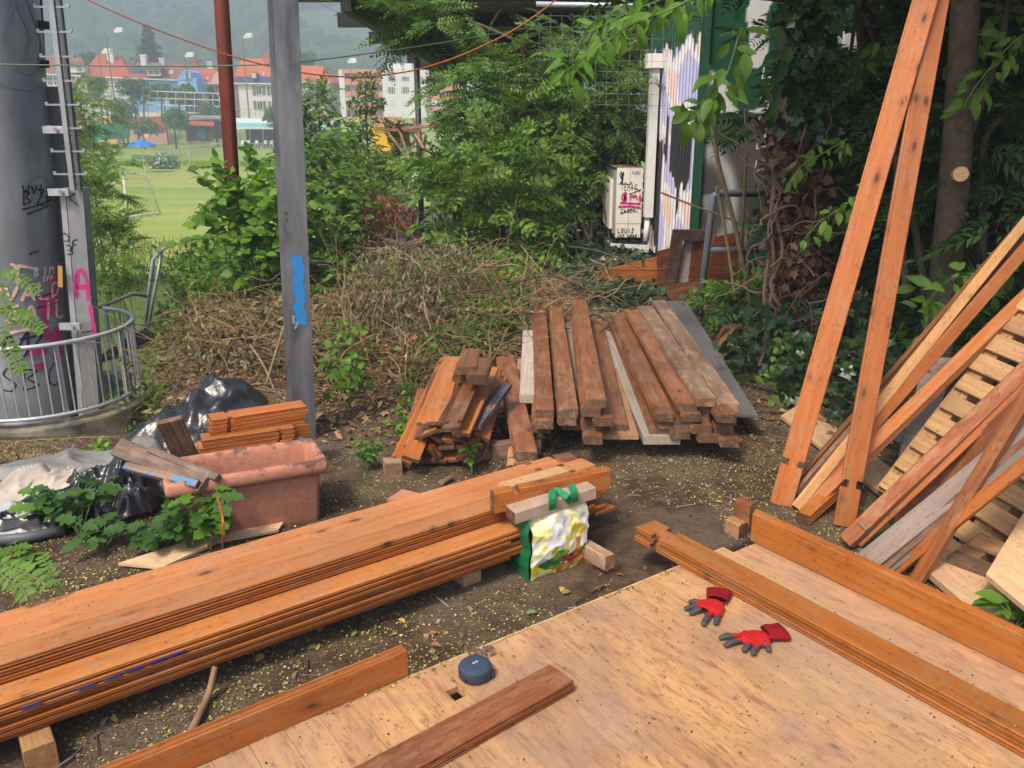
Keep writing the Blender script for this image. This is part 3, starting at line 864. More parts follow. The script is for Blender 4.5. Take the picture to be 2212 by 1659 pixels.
# pallet and sheets at the right
def pallet(name, label, o, dx, dy, n, wb, L, mats, group=None):
    """o corner, dx along the stringers, dy along the deck boards (unit vectors)"""
    up = dx.cross(dy); 
    if up.z < 0: up = -up
    r = thing(name, label, 'pallet', tuple(o), group)
    Lx = L
    for k in range(n):
        p = o + dx * (Lx * (k + .5) / n)
        plank(None, p, p + dy * 1.0, wb * RND.uniform(.92, 1.05), .022, mats[k % len(mats)], 'plain', parent=r, up=up, name='slat', endmat='pallet', tint=(1.05,.98,.9))
    for k in (0.02, .5, .98):
        p = o + dy * k - up * .024
        plank(None, p, p + dx * Lx, .09, .09, 'pallet', 'plain', parent=r, up=up, name='stringer', endmat='pallet', tint=(.8,.72,.62))
    return r
po = P(1893, 1062, .05)
px_ = (Q(2098, 795, 3.95) - po).normalized()
pyv = Vector((px_.y, -px_.x, 0)).normalized()
pyv = (pyv + Vector((0, 0, -.10))).normalized()
pallet('pallet', 'pale new pallet with closely spaced slats leaning at the right edge', po + Vector((0,0,.02)), px_, pyv, 11, .085, 1.25, ['pallet'])
po2 = P(2030, 1215, .07)
px2 = Vector((.80, .58, .10)).normalized(); py2 = Vector((.62, -.78, 0)).normalized()
pallet('pallet', 'dark stained pallet with wide gaps lying flat at the right edge', po2, px2, py2, 7, .085, 1.2, ['palletdark', 'pallet'])
def sheet(label, pts, t_, mat, tint, name='plywood_sheet', cat='plywood sheet'):
    pts = [Vector(p) for p in pts]
    x = (pts[1] - pts[0]).normalized(); n = x.cross(pts[3] - pts[0]).normalized(); y = n.cross(x)
    mb = MB()
    L = [Vector(((p - pts[0]).dot(x), (p - pts[0]).dot(y), 0)) for p in pts]
    mb.prism(L, (0, 0, -t_ if n.z > 0 else t_))
    o = link(name, mesh(name, mb, M[mat]))
    o.matrix_basis = Matrix(((x.x,y.x,n.x,pts[0].x),(x.y,y.y,n.y,pts[0].y),(x.z,y.z,n.z,pts[0].z),(0,0,0,1)))
    o.color = (*tint, 1)
    return tag(o, label, cat)
sheet('pale plywood offcut on the ground in front of the dark pallet', [P(1970,1205,.05), P(2140,1352,.05), P(2235,1310,.05), P(2055,1160,.06)], .025, 'ply', (.88,.80,.72))
sheet('blotchy chipboard sheet at the right edge on top of the dark pallet', [P(2130,1240,.15), P(2260,1350,.15), P(2420,1180,.22), P(2225,1085,.20)], .02, 'ply', (1.05,.95,.82))
sheet('pale plywood strip lying under the feet of the tall planks', [P(1686,898,.02), P(1960,1110,.02), P(2010,1075,.02), P(1735,868,.02)], .018, 'ply', (.85,.78,.68))
sheet('grey board standing behind the broad leaning orange plank', [P(1925,1045,.0), P(1980,1055,.0), Q(2060,790,4.5), Q(1998,772,4.5)], .02, 'old', (.72,.70,.72), name='board', cat='board')

# ---- terracotta planters
t = NT('weathered_terracotta', .75, .25)
a = t.noise(t.coords(), 9, 6, .7); b = t.noise(t.coords(), 40, 4, .6)
xyz = t.new('ShaderNodeSeparateXYZ'); t.inp(xyz.inputs[0], t.coords())
hi = t.math('ADD', t.math('MULTIPLY', xyz.outputs[2], 3.4), t.math('MULTIPLY', a, .9))
col = t.ramp(b, [(.3, (.40,.165,.105)), (.7, (.50,.225,.150))])
col = t.mix(t.ramp(hi, [(.0, 0.0), (.93, 0.0), (1.0, .0)]), col, (.1,.06,.05))
col = t.mix(t.ramp(t.math('MULTIPLY', t.math('ADD', a, t.math('MULTIPLY', xyz.outputs[2], 2.6)), .5), [(.615, 0.0), (.66, .88)]), col, (.10,.06,.05))
t.color(col); t.bump(b, .2, .01)
M['terra'] = t.m
M['soil'] = simple('potting_soil', (.05,.036,.026), .95, .1, .5, 30, bump=.6)
def planter(label, c, ux, uy, L, Wd, Hh):
    r = thing('planter', label, 'planter', tuple(c))
    ux, uy = Vector(ux), Vector(uy)
    def ring(z, l, w_, ch=.0):
        pts = []
        for sx, sy in ((-1,-1),(1,-1),(1,1),(-1,1)):
            for k in range(4):
                an = {(-1,-1):180,(1,-1):270,(1,1):0,(-1,1):90}[(sx,sy)] + k * 30
                rr = .02 + ch
                pts.append(c + ux * (sx * (l/2 - rr) + rr * math.cos(R(an))) + uy * (sy * (w_/2 - rr) + rr * math.sin(R(an))) + Vector((0,0,z)))
        return pts
    def loft(mb, rings):
        n = len(rings[0]); vs = [p for q in rings for p in q]
        mb.add(vs, [(i*n+k, i*n+(k+1)%n, (i+1)*n+(k+1)%n, (i+1)*n+k) for i in range(len(rings)-1) for k in range(n)])
    body = MB()
    b0, w0 = L - .07, Wd - .07
    loft(body, [ring(0, b0-.03, w0-.03), ring(.02, b0-.02, w0-.02), ring(Hh-.085, b0, w0), ring(Hh-.075, b0+.006, w0+.006), ring(Hh-.07, b0+.02, w0+.02), ring(Hh-.062, b0+.02, w0+.02)])
    body.add(ring(.0, b0-.03, w0-.03), [tuple(reversed(range(16)))])
    part('body', body, M['terra'], r, True)
    rim = MB()
    prof = [(.02, -.062), (.05, -.062), (.066, -.052), (.07, -.034), (.068, -.015), (.058, -.003), (.045, 0), (.02, -.001), (.006, -.008), (-.004, -.03), (-.01, -.09), (-.012,-.12), (-.02, -.125),(-.025,-.18)]
    loft(rim, [ring(Hh + z, b0 + e, w0 + e) for e, z in prof])
    part('rim', rim, M['terra'], r, True)
    so_ = MB(); q = ring(Hh - .17, b0 - .02, w0 - .02); so_.add(q, [tuple(range(16))])
    part('soil', so_, M['soil'], r)
    return r
pc1, pc2 = P(362, 1045, .30), P(702, 990, .30)
ux = (pc2 - pc1); ux.z = 0; LP = ux.length; ux.normalize(); uy = Vector((-ux.y, ux.x, 0))
c1 = (pc1 + pc2) / 2 + uy * .145; c1.z = gz(c1.x, c1.y) - .005
planter('front terracotta planter with a chipped dark rim, empty save for old boards', c1, ux, uy, LP + .03, .31, .30)
c2 = c1 + uy * .47 + ux * .02; c2.z = gz(c2.x, c2.y) - .005
planter('rear terracotta planter with a stack of short boards on it', c2, ux, uy, LP * .95, .30, .17)
tz = c2.z + .17
# stacks of short boards resting on the rear planter
ctr = c2.copy()
for i in range(8):
    z = tz + .0195 * (8 - i) + .004
    a = P(452, 918, tz + .12) + (ux * RND.uniform(-.008, .008)); a = Vector((a.x, a.y, z))
    plank('%s board of the tall stack of short orange boards on the rear planter' % orr(i, 8), a, a + ux * (.455 + RND.uniform(-.012, .012)) + uy * .02, .105, .0185, 'pine', 'tg', n0=.075, gap=.02, neck=.6, group='short boards stacked on the rear planter', tint=(1.1,.95,.85))
for i in range(4):
    z = tz + .0195 * (4 - i) + .004
    a = P(436, 958, tz + .05)
    plank('%s board of the low stack of short boards on the rear planter' % orr(i, 4), Vector((a.x, a.y, z)) + ux * (0 if i < 2 else -.02), Vector((a.x, a.y, z)) + ux * (.42 + RND.uniform(-.01, .02)), .10, .0185, 'pine', 'tg', n1=.06, gap=.015, neck=.6, group='short boards stacked on the rear planter', tint=(1.12,1.0,.9))
# old boards stuck in the front planter
zt_ = c1.z + .30
plank('dark weathered board leaning out to the left over the front planter', P(250, 962, .34), P(440, 1042, .29), .085, .028, 'brownold', 'plain', endmat='brownold', up=(0,-.6,.6), tint=(1,1,1))
plank('second dark batten lying along the upper edge of the weathered board', P(320, 968, .36), P(468, 1030, .31), .03, .03, 'brownold', 'plain', endmat='brownold', up=(0,-.6,.6))
t = NT('board_with_blue_paint', .7, .25)
f = t.noise(t.mapping(t.coords(), (1,3,3)), 5, 4)
g = t.noise(t.mapping(t.coords(), (1.5,20,20)), 3, 4)
t.color(t.mix(t.ramp(f, [(.52, 0.0), (.60, .85)]), t.ramp(g, [(.3, (.16,.10,.06)), (.7, (.34,.24,.15))]), (.04,.22,.46)))
M['blueboard'] = t.m
plank('weathered batten with flaking bright blue paint, lowest of the boards over the front planter', P(268, 1004, .315), P(425, 1044, .295), .032, .032, 'blueboard', 'plain', endmat='brownold', up=(0,-.5,.6))
plank('short dark board standing upright out of the front planter', P(408, 1005, .22), P(365, 912, .46), .105, .028, 'brownold', 'plain', endmat='brownold', up=(.2,-1,.2), tint=(1.25,1.15,1.05))
# scraps on the ground beside the planters
def flat(label, uvs, mat, t_=.012, z=None, name='scrap_board', cat='scrap board'):
    pts = []
    for u, v in uvs:
        p = P(u, v, .03); pts.append(Vector((p.x, p.y, gz(p.x, p.y) + .012 + t_)))
    return solo(name, MB().prism(list(reversed(pts)), (0, 0, -t_)), M[mat], label, cat)
flat('pale scrap board half under the weeds in front of the front planter', [(255,1215),(350,1222),(470,1165),(600,1140),(622,1112),(545,1128),(380,1175)], 'ply')
flat('red brick coloured shard lying on the soil behind the long boards', [(835,1075),(885,1077),(905,1062),(870,1055)], 'terra', name='shard', cat='shard')
flat('thin wooden splinter on the soil in front of the bag', [(1268,1275),(1300,1262),(1306,1256),(1290,1262)], 'pine2', .006, name='splinter', cat='splinter')
# ---- tarpaulins
def cloth(name, label, outline, amp, scale, mat, seed, zoff=.03, fall=.05, n=70, bumps=(), cat='tarpaulin'):
    us = [p[0] for p in outline]; vs = [p[1] for p in outline]
    P3 = [P(u, v, 0) for u, v in outline]
    x0, x1 = min(p.x for p in P3), max(p.x for p in P3); y0, y1 = min(p.y for p in P3), max(p.y for p in P3)
    poly = [(p.x, p.y) for p in P3]
    def sdist(x, y):
        ins = False; dm = 9
        for i in range(len(poly)):
            ax, ay = poly[i]; bx_, by = poly[(i+1) % len(poly)]
            if (ay > y) != (by > y) and x < (bx_ - ax) * (y - ay) / (by - ay) + ax: ins = not ins
            dx, dy = bx_ - ax, by - ay
            tt = max(0, min(1, ((x-ax)*dx + (y-ay)*dy) / (dx*dx + dy*dy + 1e-9)))
            dm = min(dm, math.hypot(x - ax - dx*tt, y - ay - dy*tt))
        return dm if ins else -dm
    mb = MB(); idx = {}
    nx = n; ny = max(8, int(n * (y1 - y0) / (x1 - x0)))
    for j in range(ny + 1):
        for i in range(nx + 1):
            x = lerp(x0, x1, i / nx); y = lerp(y0, y1, j / ny)
            w = mnoise.noise((x * 4, y * 4, seed)) * .05
            s = sdist(x + w, y + w)
            if s < -.012: continue
            wx_ = mnoise.noise((x * 3.3, y * 3.3, seed + 2)) * .16; wy_ = mnoise.noise((x * 3.3, y * 3.3, seed + 4)) * .16
            x_, y_ = x, y; x += wx_; y += wy_
            q = (x * scale, y * scale, seed)
            r1 = 1 - abs(mnoise.noise(q)) * 2; r2 = 1 - abs(mnoise.noise((x * scale * 2.6, y * scale * 2.1, seed + 5))) * 2; r3 = mnoise.noise((x * scale * 6, y * scale * 6, seed + 8))
            h = amp * (max(0, r1) ** 2 * .70 + max(0, r2) ** 2 * .26 + r3 * .07)
            x, y = x_, y_
            for bx_, by_, br, bh in bumps:
                h += bh * math.exp(-((x - bx_) ** 2 + (y - by_) ** 2) / br ** 2)
            h *= sstep(-.02, fall, s)
            idx[(i, j)] = len(mb.v)
            mb.v.append((x, y, gz(x, y) + zoff + h))
    for j in range(ny):
        for i in range(nx):
            ks = [(i, j), (i+1, j), (i+1, j+1), (i, j+1)]
            if all(k in idx for k in ks):
                mb.f.append(tuple(idx[k] for k in ks)); mb.m.append(0)
    return solo(name, mb, mat, label, cat, smooth=True)
M['tarp_grey'] = simple('dusty_grey_tarp', (.25,.25,.24), .5, .4, .4, 5, c2=(.15,.145,.125), bump=.2)
M['tarp_white'] = simple('dirty_white_sheet', (.50,.45,.38), .75, .25, .3, 6, c2=(.30,.26,.21), bump=.3)
M['tarp_lgrey'] = simple('pale_grey_sheet', (.40,.42,.42), .4, .5, .25, 5)
M['bin_bag'] = simple('black_plastic_film', (.022,.022,.026), .26, .55, .4, 12, bump=.35)
cloth('tarpaulin', 'flat dusty grey tarpaulin spread out below the concrete ring wall', [(-60,1040),(20,1010),(100,975),(200,958),(250,945),(330,940),(370,985),(300,1020),(230,1050),(60,1060)], .055, 2.6, M['tarp_grey'], 3, bumps=[(-1.95,4.2,.18,.07)])
p_ = P(150, 1040, .05)
cloth('tarpaulin', 'crumpled dirty white sheet rolled up at the left edge', [(-60,1068),(60,1052),(150,1040),(215,1052),(222,1070),(180,1088),(60,1094),(-60,1100)], .07, 6.0, M['tarp_white'], 11, fall=.06, bumps=[(P(80,1070).x,P(80,1070).y,.14,.06),(P(190,1070).x,P(190,1070).y,.10,.04)])
cloth('plastic_sheet', 'black crumpled plastic film in front of the white sheet', [(-40,1165),(60,1110),(150,1075),(260,1040),(330,1020),(390,1050),(370,1090),(330,1125),(240,1150),(120,1168)], .13, 5.0, M['bin_bag'], 21, fall=.05, n=110, cat='plastic film', bumps=[(P(300,1060).x,P(300,1060).y,.14,.06)])
cloth('tarpaulin', 'smooth pale grey sheet in the lower left under the weeds', [(-220,1170),(-200,1100),(20,1092),(80,1120),(110,1150),(60,1168)], .06, 3.6, M['tarp_lgrey'], 31)
solo('grey_pipe', MB().tube([P(-60, 1172, .04), P(60, 1160, .04), P(140, 1145, .04)], .022, 8), M['darkgrey'], 'grey plastic pipe end lying along the near edge of the pale sheet', 'pipe', smooth=True)
# big black bag draped on something behind the planters: ridged lump
def lump(name, label, base, rx, ry, h, mat, seed, rot=0, cat='plastic bag', pk=((0,0,1),)):
    mb = MB(); n, m_ = 64, 22
    ca, sa = math.cos(rot), math.sin(rot)
    for j in range(m_ + 1):
        rr = j / m_
        for i in range(n):
            an = 2 * math.pi * i / n
            x = math.cos(an) * rr; y = math.sin(an) * rr
            f = 0
            for px, py, ph_ in pk:
                f = max(f, ph_ * (1 - min(1, math.hypot(x - px, y - py) / .95)) ** .8)
            rid = 1 - abs(mnoise.noise((x * 2.8, y * 2.8, seed))) * 2.2
            rid2 = 1 - abs(mnoise.noise((x * 6, y * 6, seed + 3))) * 2
            z = h * (f * .85 + (.20 * rid + .07 * rid2) * (1 - rr ** 4))
            wob = 1 + .22 * mnoise.noise((math.cos(an) * 1.5, math.sin(an) * 1.5, seed + 7))
            X = (x * ca * rx - y * sa * ry) * wob; Y = (x * sa * rx + y * ca * ry) * wob
            wx, wy = base.x + X, base.y + Y
            mb.v.append((wx, wy, gz(wx, wy) + .012 + max(0, z) * (1 if rr < .98 else .1)))
    for j in range(m_):
        for i in range(n):
            mb.f.append((j*n+i, j*n+(i+1)%n, (j+1)*n+(i+1)%n, (j+1)*n+i)); mb.m.append(0)
    return solo(name, mb, mat, label, cat, smooth=True)
bb = P(385, 965, .0) + Vector((0.02, .22, 0))
lump('black_plastic_bag', 'large black plastic sheet bunched up behind the planters', bb, .42, .34, .34, M['bin_bag'], 5, .3, pk=((.25,.1,1),(-.25,.05,.7)))

# ---- shopping bag
g0, g1 = P(1143, 1256, .0), P(1266, 1214, .0)
gx = (g1 - g0); BW_ = gx.length; gx.normalize(); gy = Vector((-gx.y, gx.x, 0))
BH_, BD_ = .285, .125
bag = thing('shopping_bag', 'green and white reusable shopping bag with printed vegetables, standing on the soil', 'shopping bag', tuple(g0 + gx*BW_/2 + gy*BD_/2))
def bagpt(a, z, dpt, seed):              # a along front 0..1, z 0..1, dpt depth 0..1
    bulge = .010 * math.sin(math.pi * a) * math.sin(math.pi * z)
    w = .007 * (1 - abs(mnoise.noise((a * 4 + seed, z * 5, seed))) * 2) + .003 * mnoise.noise((a * 13, z * 13, seed))
    sq = lerp(1.0, .93, z)
    return g0 + gx * ((a - .5) * sq * BW_ + BW_ / 2 + (.010 * (mnoise.noise((z * 3, seed, 2))))) + gy * (BD_ * dpt) + Vector((0, 0, .004 + BH_ * z)) , bulge + w
def front(a, z):
    zz = z * (1 - .05 * math.sin(a * 9) * z) * lerp(.86, 1.06, a)
    p, w = bagpt(a, zz, 0, 1.3)
    return p - gy * (w + .012 * math.sin(3.1 * z)) - gy * (.035 * sstep(.82, 1, z) * -1)
mb = MB().grid(front, 70, 80)
me = mesh('front_panel', mb, [attrmat('printed_bag_film', 'print', .38, .45, .06, 20, .35, bscale=14)], rootloc(bag), True)
cols_ = []
def el(a, z, ca, cz, ra, rz, k=.25, s=0): 
    n = mnoise.noise((a * 14, z * 14, s)) * k + mnoise.noise((a * 35, z * 35, s)) * k * .5
    return (((a - ca) / ra) ** 2 + ((z - cz) / rz) ** 2) < 1 + n
for j in range(81):
    for i in range(71):
        a, z = i / 70, j / 80
        c = (.72, .71, .70)
        y1 = mnoise.noise((a * 3.4, z * 3.4, 5)); 
        if y1 > .22: c = (.78, .74, .28)
        elif y1 > .08: c = (.78, .76, .52)
        if z > .80: c = tuple(lerp(q, w, .7) for q, w in zip(c, (.70, .70, .42)))
        for q, w_, e_ in ((.38,.40,.07),(.62,.36,.06),(.72,.64,.07),(.88,.55,.09),(.60,.52,.05),(.22,.5,.05)):
            if el(a, z, q, w_, e_, e_ * .8, .4, 2): c = (.72, .60, .03)
        if el(a, z, .08, .17, .13, .10, .3, 3): c = (.75, .60, .02)
        if el(a, z, .28, .05, .30, .07, .3, 9): c = (.74, .70, .25) if mnoise.noise((a*9,z*9,1)) < .1 else (.75,.58,.02)
        if el(a, z, .34, .20, .20, .10, .5, 4): c = (.02, .11, .03)
        if el(a, z, .50, .27, .15, .085, .6, 6): c = (.16, .36, .03) if mnoise.noise((a * 18, z * 18, 2)) > -.1 else (.05, .20, .02)
        if el(a, z, .42, .12, .18, .035, .3, 6): c = (.09, .24, .02)
        if el(a, z, .72, .19, .21, .075, .15, 7): c = (.40, .05, .025) if mnoise.noise((a*12,z*12,3)) > -.1 else (.22,.02,.015)
        if abs(a - (.80 + .02 * math.sin(z * 20))) < .045 and .18 < z < .47: c = (.62, .20, .03)
        if el(a, z, .93, .25, .07, .07, .4, 8): c = (.06, .17, .02)
        if z < .085 + .10 * max(0, a - .35) + (.09 if a > .9 else 0) and a > .42: c = (.33, .16, .035) if (int(a * 26) + int(z * 40)) % 2 else (.42, .22, .05)
        cols_.append(c)
setcol(me, 'print', cols_)
link('front_panel', me, bag)
M['bag_green'] = simple('green_bag_film', (.008,.14,.052), .26, .5, .35, 9, bump=.35)
def side(s, z): 
    p, w = bagpt(0, z * .9, s, 7.7)
    return p - gx * (w + .012 * math.sin(math.pi * s) * math.sin(2.8 * z)) - gx * .001
def side2(s, z):
    p, w = bagpt(1, z * 1.05, s, 4.4)
    return p + gx * (w * .6)
def back(a, z):
    p, w = bagpt(a, z * .95, 1, 9.1)
    return p + gy * w
part('side_panel', MB().grid(side, 24, 40), M['bag_green'], bag, True)
part('side_panel', MB().grid(side2, 16, 24), M['bag_green'], bag, True)
part('back_panel', MB().grid(back, 20, 24), M['bag_green'], bag, True)
part('bottom_panel', MB().quad(g0 + Vector((0,0,.005)), g1 + Vector((0,0,.005)), g1 + gy*BD_ + Vector((0,0,.005)), g0 + gy*BD_ + Vector((0,0,.005))), M['bag_green'], bag)
# battens lying across the top of the bag
bat = MB()
zb = BH_ + .022
A_ = P(*cr(560, 880), zb - .01); B_ = P(*cr(1640, 540), zb + .02)
plank('square grey-brown batten lying across the mouth of the shopping bag', A_ + gy * .012, B_ + gy * .012, .078, .05, 'grey_beam', 'plain', endmat='rawend', name='batten', cat='batten', tint=(1,1,1))
plank('second batten wedged inside the mouth of the shopping bag', A_ - Vector((-.05,-.06,.05)), B_ - Vector((.02,-.06,.05)), .05, .035, 'rawend', 'plain', name='batten', cat='batten', tint=(1.3,1.1,.9))
# handles
def strap(pts, w, side_):
    mb = MB(); pts = [Vector(p) for p in pts]
    for i in range(len(pts) - 1):
        q = [pts[i] - side_ * w/2, pts[i] + side_ * w/2, pts[i+1] + side_ * w/2, pts[i+1] - side_ * w/2]
        nn_ = (q[1] - q[0]).cross(q[3] - q[0]).normalized() * .0015
        mb.prism(q, nn_)
    return mb
M['strap'] = simple('green_webbing', (.01,.24,.10), .7, var=.25, scale=40)
dn = (B_ - A_).normalized()
hp = []
for (cx, cy, zz) in ((1110, 870, BH_ - .03), (1108, 800, zb - .025), (1100, 745, zb + .018), (1092, 600, zb + .026), (1200, 625, zb + .026), (1300, 700, zb + .02), (1345, 770, zb - .02)): hp.append(P(*cr(cx, cy), zz) - gy * .006)
def fp(cx, cy, off=.05):
    r_ = ray(*cr(cx, cy)); o_ = g0 - gy * off; t_ = (o_ - Vector((0,0,CZ))).dot(gy) / r_.dot(gy)
    return Vector((0,0,CZ)) + r_ * t_
hp[0], hp[1], hp[2] = fp(1108, 875, .02), fp(1112, 800), fp(1106, 735)
part('handle', strap(hp[:4], .034, dn), M['strap'], bag)
part('handle', strap(hp[3:], .026, (dn + Vector((0,0,.8))).normalized()), M['strap'], bag)
hp = [fp(1408, 775, .02), fp(1402, 700), fp(1395, 640), P(*cr(1352, 535), zb + .036)]
part('handle', strap(hp, .032, dn), M['strap'], bag)
# blocks right of the bag
plank('weathered square timber offcut with a slit, lying right of the shopping bag', P(1262, 1168, .085), P(1318, 1200, .085), .05, .06, 'brownold', 'plain', name='offcut', cat='offcut', tint=(2.4,2.1,1.9), endmat='rawend')
plank('thin batten underneath the timber offcut right of the bag', P(1262, 1192, .025), P(1325, 1222, .025), .06, .022, 'brownold', 'plain', name='batten', cat='batten', tint=(2.4,2.1,1.8), endmat='rawend')

# ---- round speaker on the floor panel
sp0 = P(1026, 1474, ZD)
spk = thing('speaker', 'small round dark blue portable speaker standing on the floor panel', 'speaker', tuple(sp0 + Vector((0,.028,0))))
spc = sp0 + Vector((0, .028, 0)); rs = .0505
M['navy'] = simple('navy_fabric', (.035,.06,.105), .75, .3, .2, 160, bump=.25)
M['navy_rubber'] = simple('navy_rubber', (.028,.042,.07), .5, .4, .15, 10)
def lathe(prof, n=40):
    mb = MB()
    for r_, z in prof:
        for k in range(n):
            an = 2 * math.pi * k / n
            mb.v.append((spc.x + r_ * math.cos(an), spc.y + r_ * math.sin(an), spc.z + z))
    for j in range(len(prof) - 1):
        for k in range(n):
            mb.f.append((j*n+k, j*n+(k+1)%n, (j+1)*n+(k+1)%n, (j+1)*n+k)); mb.m.append(0)
    return mb
part('body', lathe([(0.001,.002),(rs-.008,.002),(rs-.002,.006),(rs,.012),(rs,.034),(rs-.002,.038)]), M['navy_rubber'], spk, True)
part('top_cover', lathe([(rs-.002,.038),(rs-.004,.041),(rs-.016,.0445),(rs*.5,.0455),(.001,.046)]), M['navy'], spk, True)
em = MB()
for dx in (-.004, .004): em.add([spc + Vector((dx + .0045*math.cos(k*math.pi/4), .003 + .0045*math.sin(k*math.pi/4) + dx*.9, .0468)) for k in range(8)], [tuple(range(8))])
part('emblem', em, simple('pale_print', (.5,.5,.5), .5), spk)
part('port', MB().add([spc + Vector((-.022 + .006*math.cos(k*math.pi/4), -math.sqrt(rs**2-.022**2) - .0006, .018 + .006*math.sin(k*math.pi/4))) for k in range(8)], [tuple(range(8))]), M['black'], spk)
lp = MB().tube([spc + Vector((rs*.9, .01, .012)), spc + Vector((rs+.006, .004, .02)), spc + Vector((rs+.005, -.01, .008)), spc + Vector((rs*.95, -.018, .006))], .0022, 6)
part('loop', lp, M['black'], spk, True)

# ---- work gloves
M['glove_red'] = simple('red_knit', (.50,.012,.014), .85, .2, .25, 120, bump=.4)
M['glove_cuff'] = simple('dark_red_rib', (.25,.006,.012), .9, .15, .25, 90, bump=.4)
M['glove_grey'] = simple('grey_rubber_coating', (.055,.052,.058), .6, .35, .25, 60, bump=.2)
def glove(label, wrist, ang, fingers, flip=1, cuffang=0):
    """wrist: world point on the panel, ang: direction of the middle finger; fingers: (base along, base across, angle, length, lift)"""
    fw = Vector((math.cos(ang), math.sin(ang), 0)); rt = Vector((fw.y, -fw.x, 0)) * flip
    org = wrist
    def w(a, b, z): return (fw * a + rt * b + Vector((0, 0, z)))
    verts = [w(.0, 0, .020), w(.045, 0, .022), w(.085, .004, .022)]
    rad = [(.036, .016), (.047, .018), (.045, .017)]
    edges = [(0, 1), (1, 2)]
    for (ba, bc, fa, ln, lf) in fingers:
        d = Vector((math.cos(fa), math.sin(fa)))
        pi = len(verts)
        root = 1 if ba < .06 else 2
        pts = [(ba, bc, .019), (ba + d.x*ln*.40, bc + d.y*ln*.40, .019 + lf), (ba + d.x*ln*.75, bc + d.y*ln*.75, .017 + lf*.8), (ba + d.x*ln, bc + d.y*ln, .0125)]
        for k, q in enumerate(pts):
            verts.append(w(*q)); rad.append([(.0112,.0105),(.0112,.0105),(.0102,.0098),(.0082,.0085)][k])
        edges += [(root, pi), (pi, pi+1), (pi+1, pi+2), (pi+2, pi+3)]
    me = bpy.data.meshes.new('hand')
    me.from_pydata([tuple(v) for v in verts], edges, [])
    tmp = bpy.data.objects.new('hand', me); C.objects.link(tmp)
    md = tmp.modifiers.new('s', 'SKIN'); md.use_smooth_shade = True
    for i, v in enumerate(me.skin_vertices[0].data):
        v.radius = rad[i]; v.use_root = (i == 0)
    sub = tmp.modifiers.new('u', 'SUBSURF'); sub.levels = 2; sub.render_levels = 2
    dg = bpy.context.evaluated_depsgraph_get()
    out = bpy.data.meshes.new_from_object(tmp.evaluated_get(dg))
    bpy.data.objects.remove(tmp)
    out.materials.clear(); out.materials.append(M['glove_red']); out.materials.append(M['glove_grey'])
    tips = [(ba + math.cos(fa)*ln*.42, bc + math.sin(fa)*ln*.42) for ba, bc, fa, ln, lf in fingers]
    for v in out.vertices:
        z = v.co.z
        wr = mnoise.noise((v.co.x * 60, v.co.y * 60, 2)) * .003 + mnoise.noise((v.co.x * 140, v.co.y * 140, 6)) * .0012
        v.co.z = max(.0015, z * .74 + wr * 1.4)
    for p_ in out.polygons:
        c = p_.center; a, b = c.dot(fw), c.dot(rt)
        g = False
        for (ba, bc, fa, ln, lf) in fingers:
            t_ = (a - ba) * math.cos(fa) + (b - bc) * math.sin(fa)
            o_ = abs(-(a - ba) * math.sin(fa) + (b - bc) * math.cos(fa))
            if t_ > ln * .38 - (.012 if o_ > .008 else 0) and o_ < .022: g = True
        if c.z < .011: g = True
        p_.material_index = 1 if g else 0
    r = thing('work_glove', label, 'glove', tuple(org))
    h = link('hand', out, r)
    cf = MB()
    cfw = Vector((math.cos(ang + cuffang), math.sin(ang + cuffang), 0)); crt = Vector((cfw.y, -cfw.x, 0)) * flip
    n = 28
    rings = [(.004, .033, .014), (-.012, .036, .015), (-.030, .040, .013), (-.050, .043, .012), (-.062, .045, .012), (-.064, .040, .008), (-.045, .036, .006)]
    for a, rx, rz in rings:
        for k in range(n):
            an = 2 * math.pi * k / n
            wv = mnoise.noise((a * 30, math.cos(an) * 1.5, math.sin(an) * 1.5 + ang)) * .006
            rib = .0012 * (1 if k % 2 else -1)
            p3 = cfw * (a + .4 * wv) + crt * ((rx + rib) * math.cos(an)) + Vector((0, 0, max(.001, rz + .004 + (rz + rib + wv) * math.sin(an))))
            cf.v.append(tuple(p3))
    for j in range(len(rings) - 1):
        for k in range(n):
            cf.f.append((j*n+k, (j+1)*n+k, (j+1)*n+(k+1)%n, j*n+(k+1)%n)); cf.m.append(0)
    o = link('cuff', mesh('cuff', cf, M['glove_cuff'], (0,0,0), True), r)
    return r
def gdir(u0, v0, u1, v1):
    d = P(u1, v1, ZD) - P(u0, v0, ZD); return math.atan2(d.y, d.x)
g1p = P(1548, 1305, ZD + .001)
glove('upper left red work glove with three grey fingertips pointing at the camera', g1p, gdir(1548,1300,1520,1345), [(.085,-.030,-.12,.056,.005),(.088,-.004,.02,.076,.006),(.075,.028,.55,.054,.004),(.060,.040,.78,.060,.003),(.035,.046,1.15,.040,.002)], 1, .15)
g2p = P(1655, 1378, ZD + .001)
glove('lower right red work glove spread out flat with grey fingers', g2p, gdir(1655,1375,1590,1398), [(.080,-.034,-.34,.070,.004),(.088,-.012,-.06,.072,.005),(.085,.018,.36,.046,.008),(.075,.036,.56,.048,.006),(.040,.046,1.0,.030,.002)], -1, -.25)
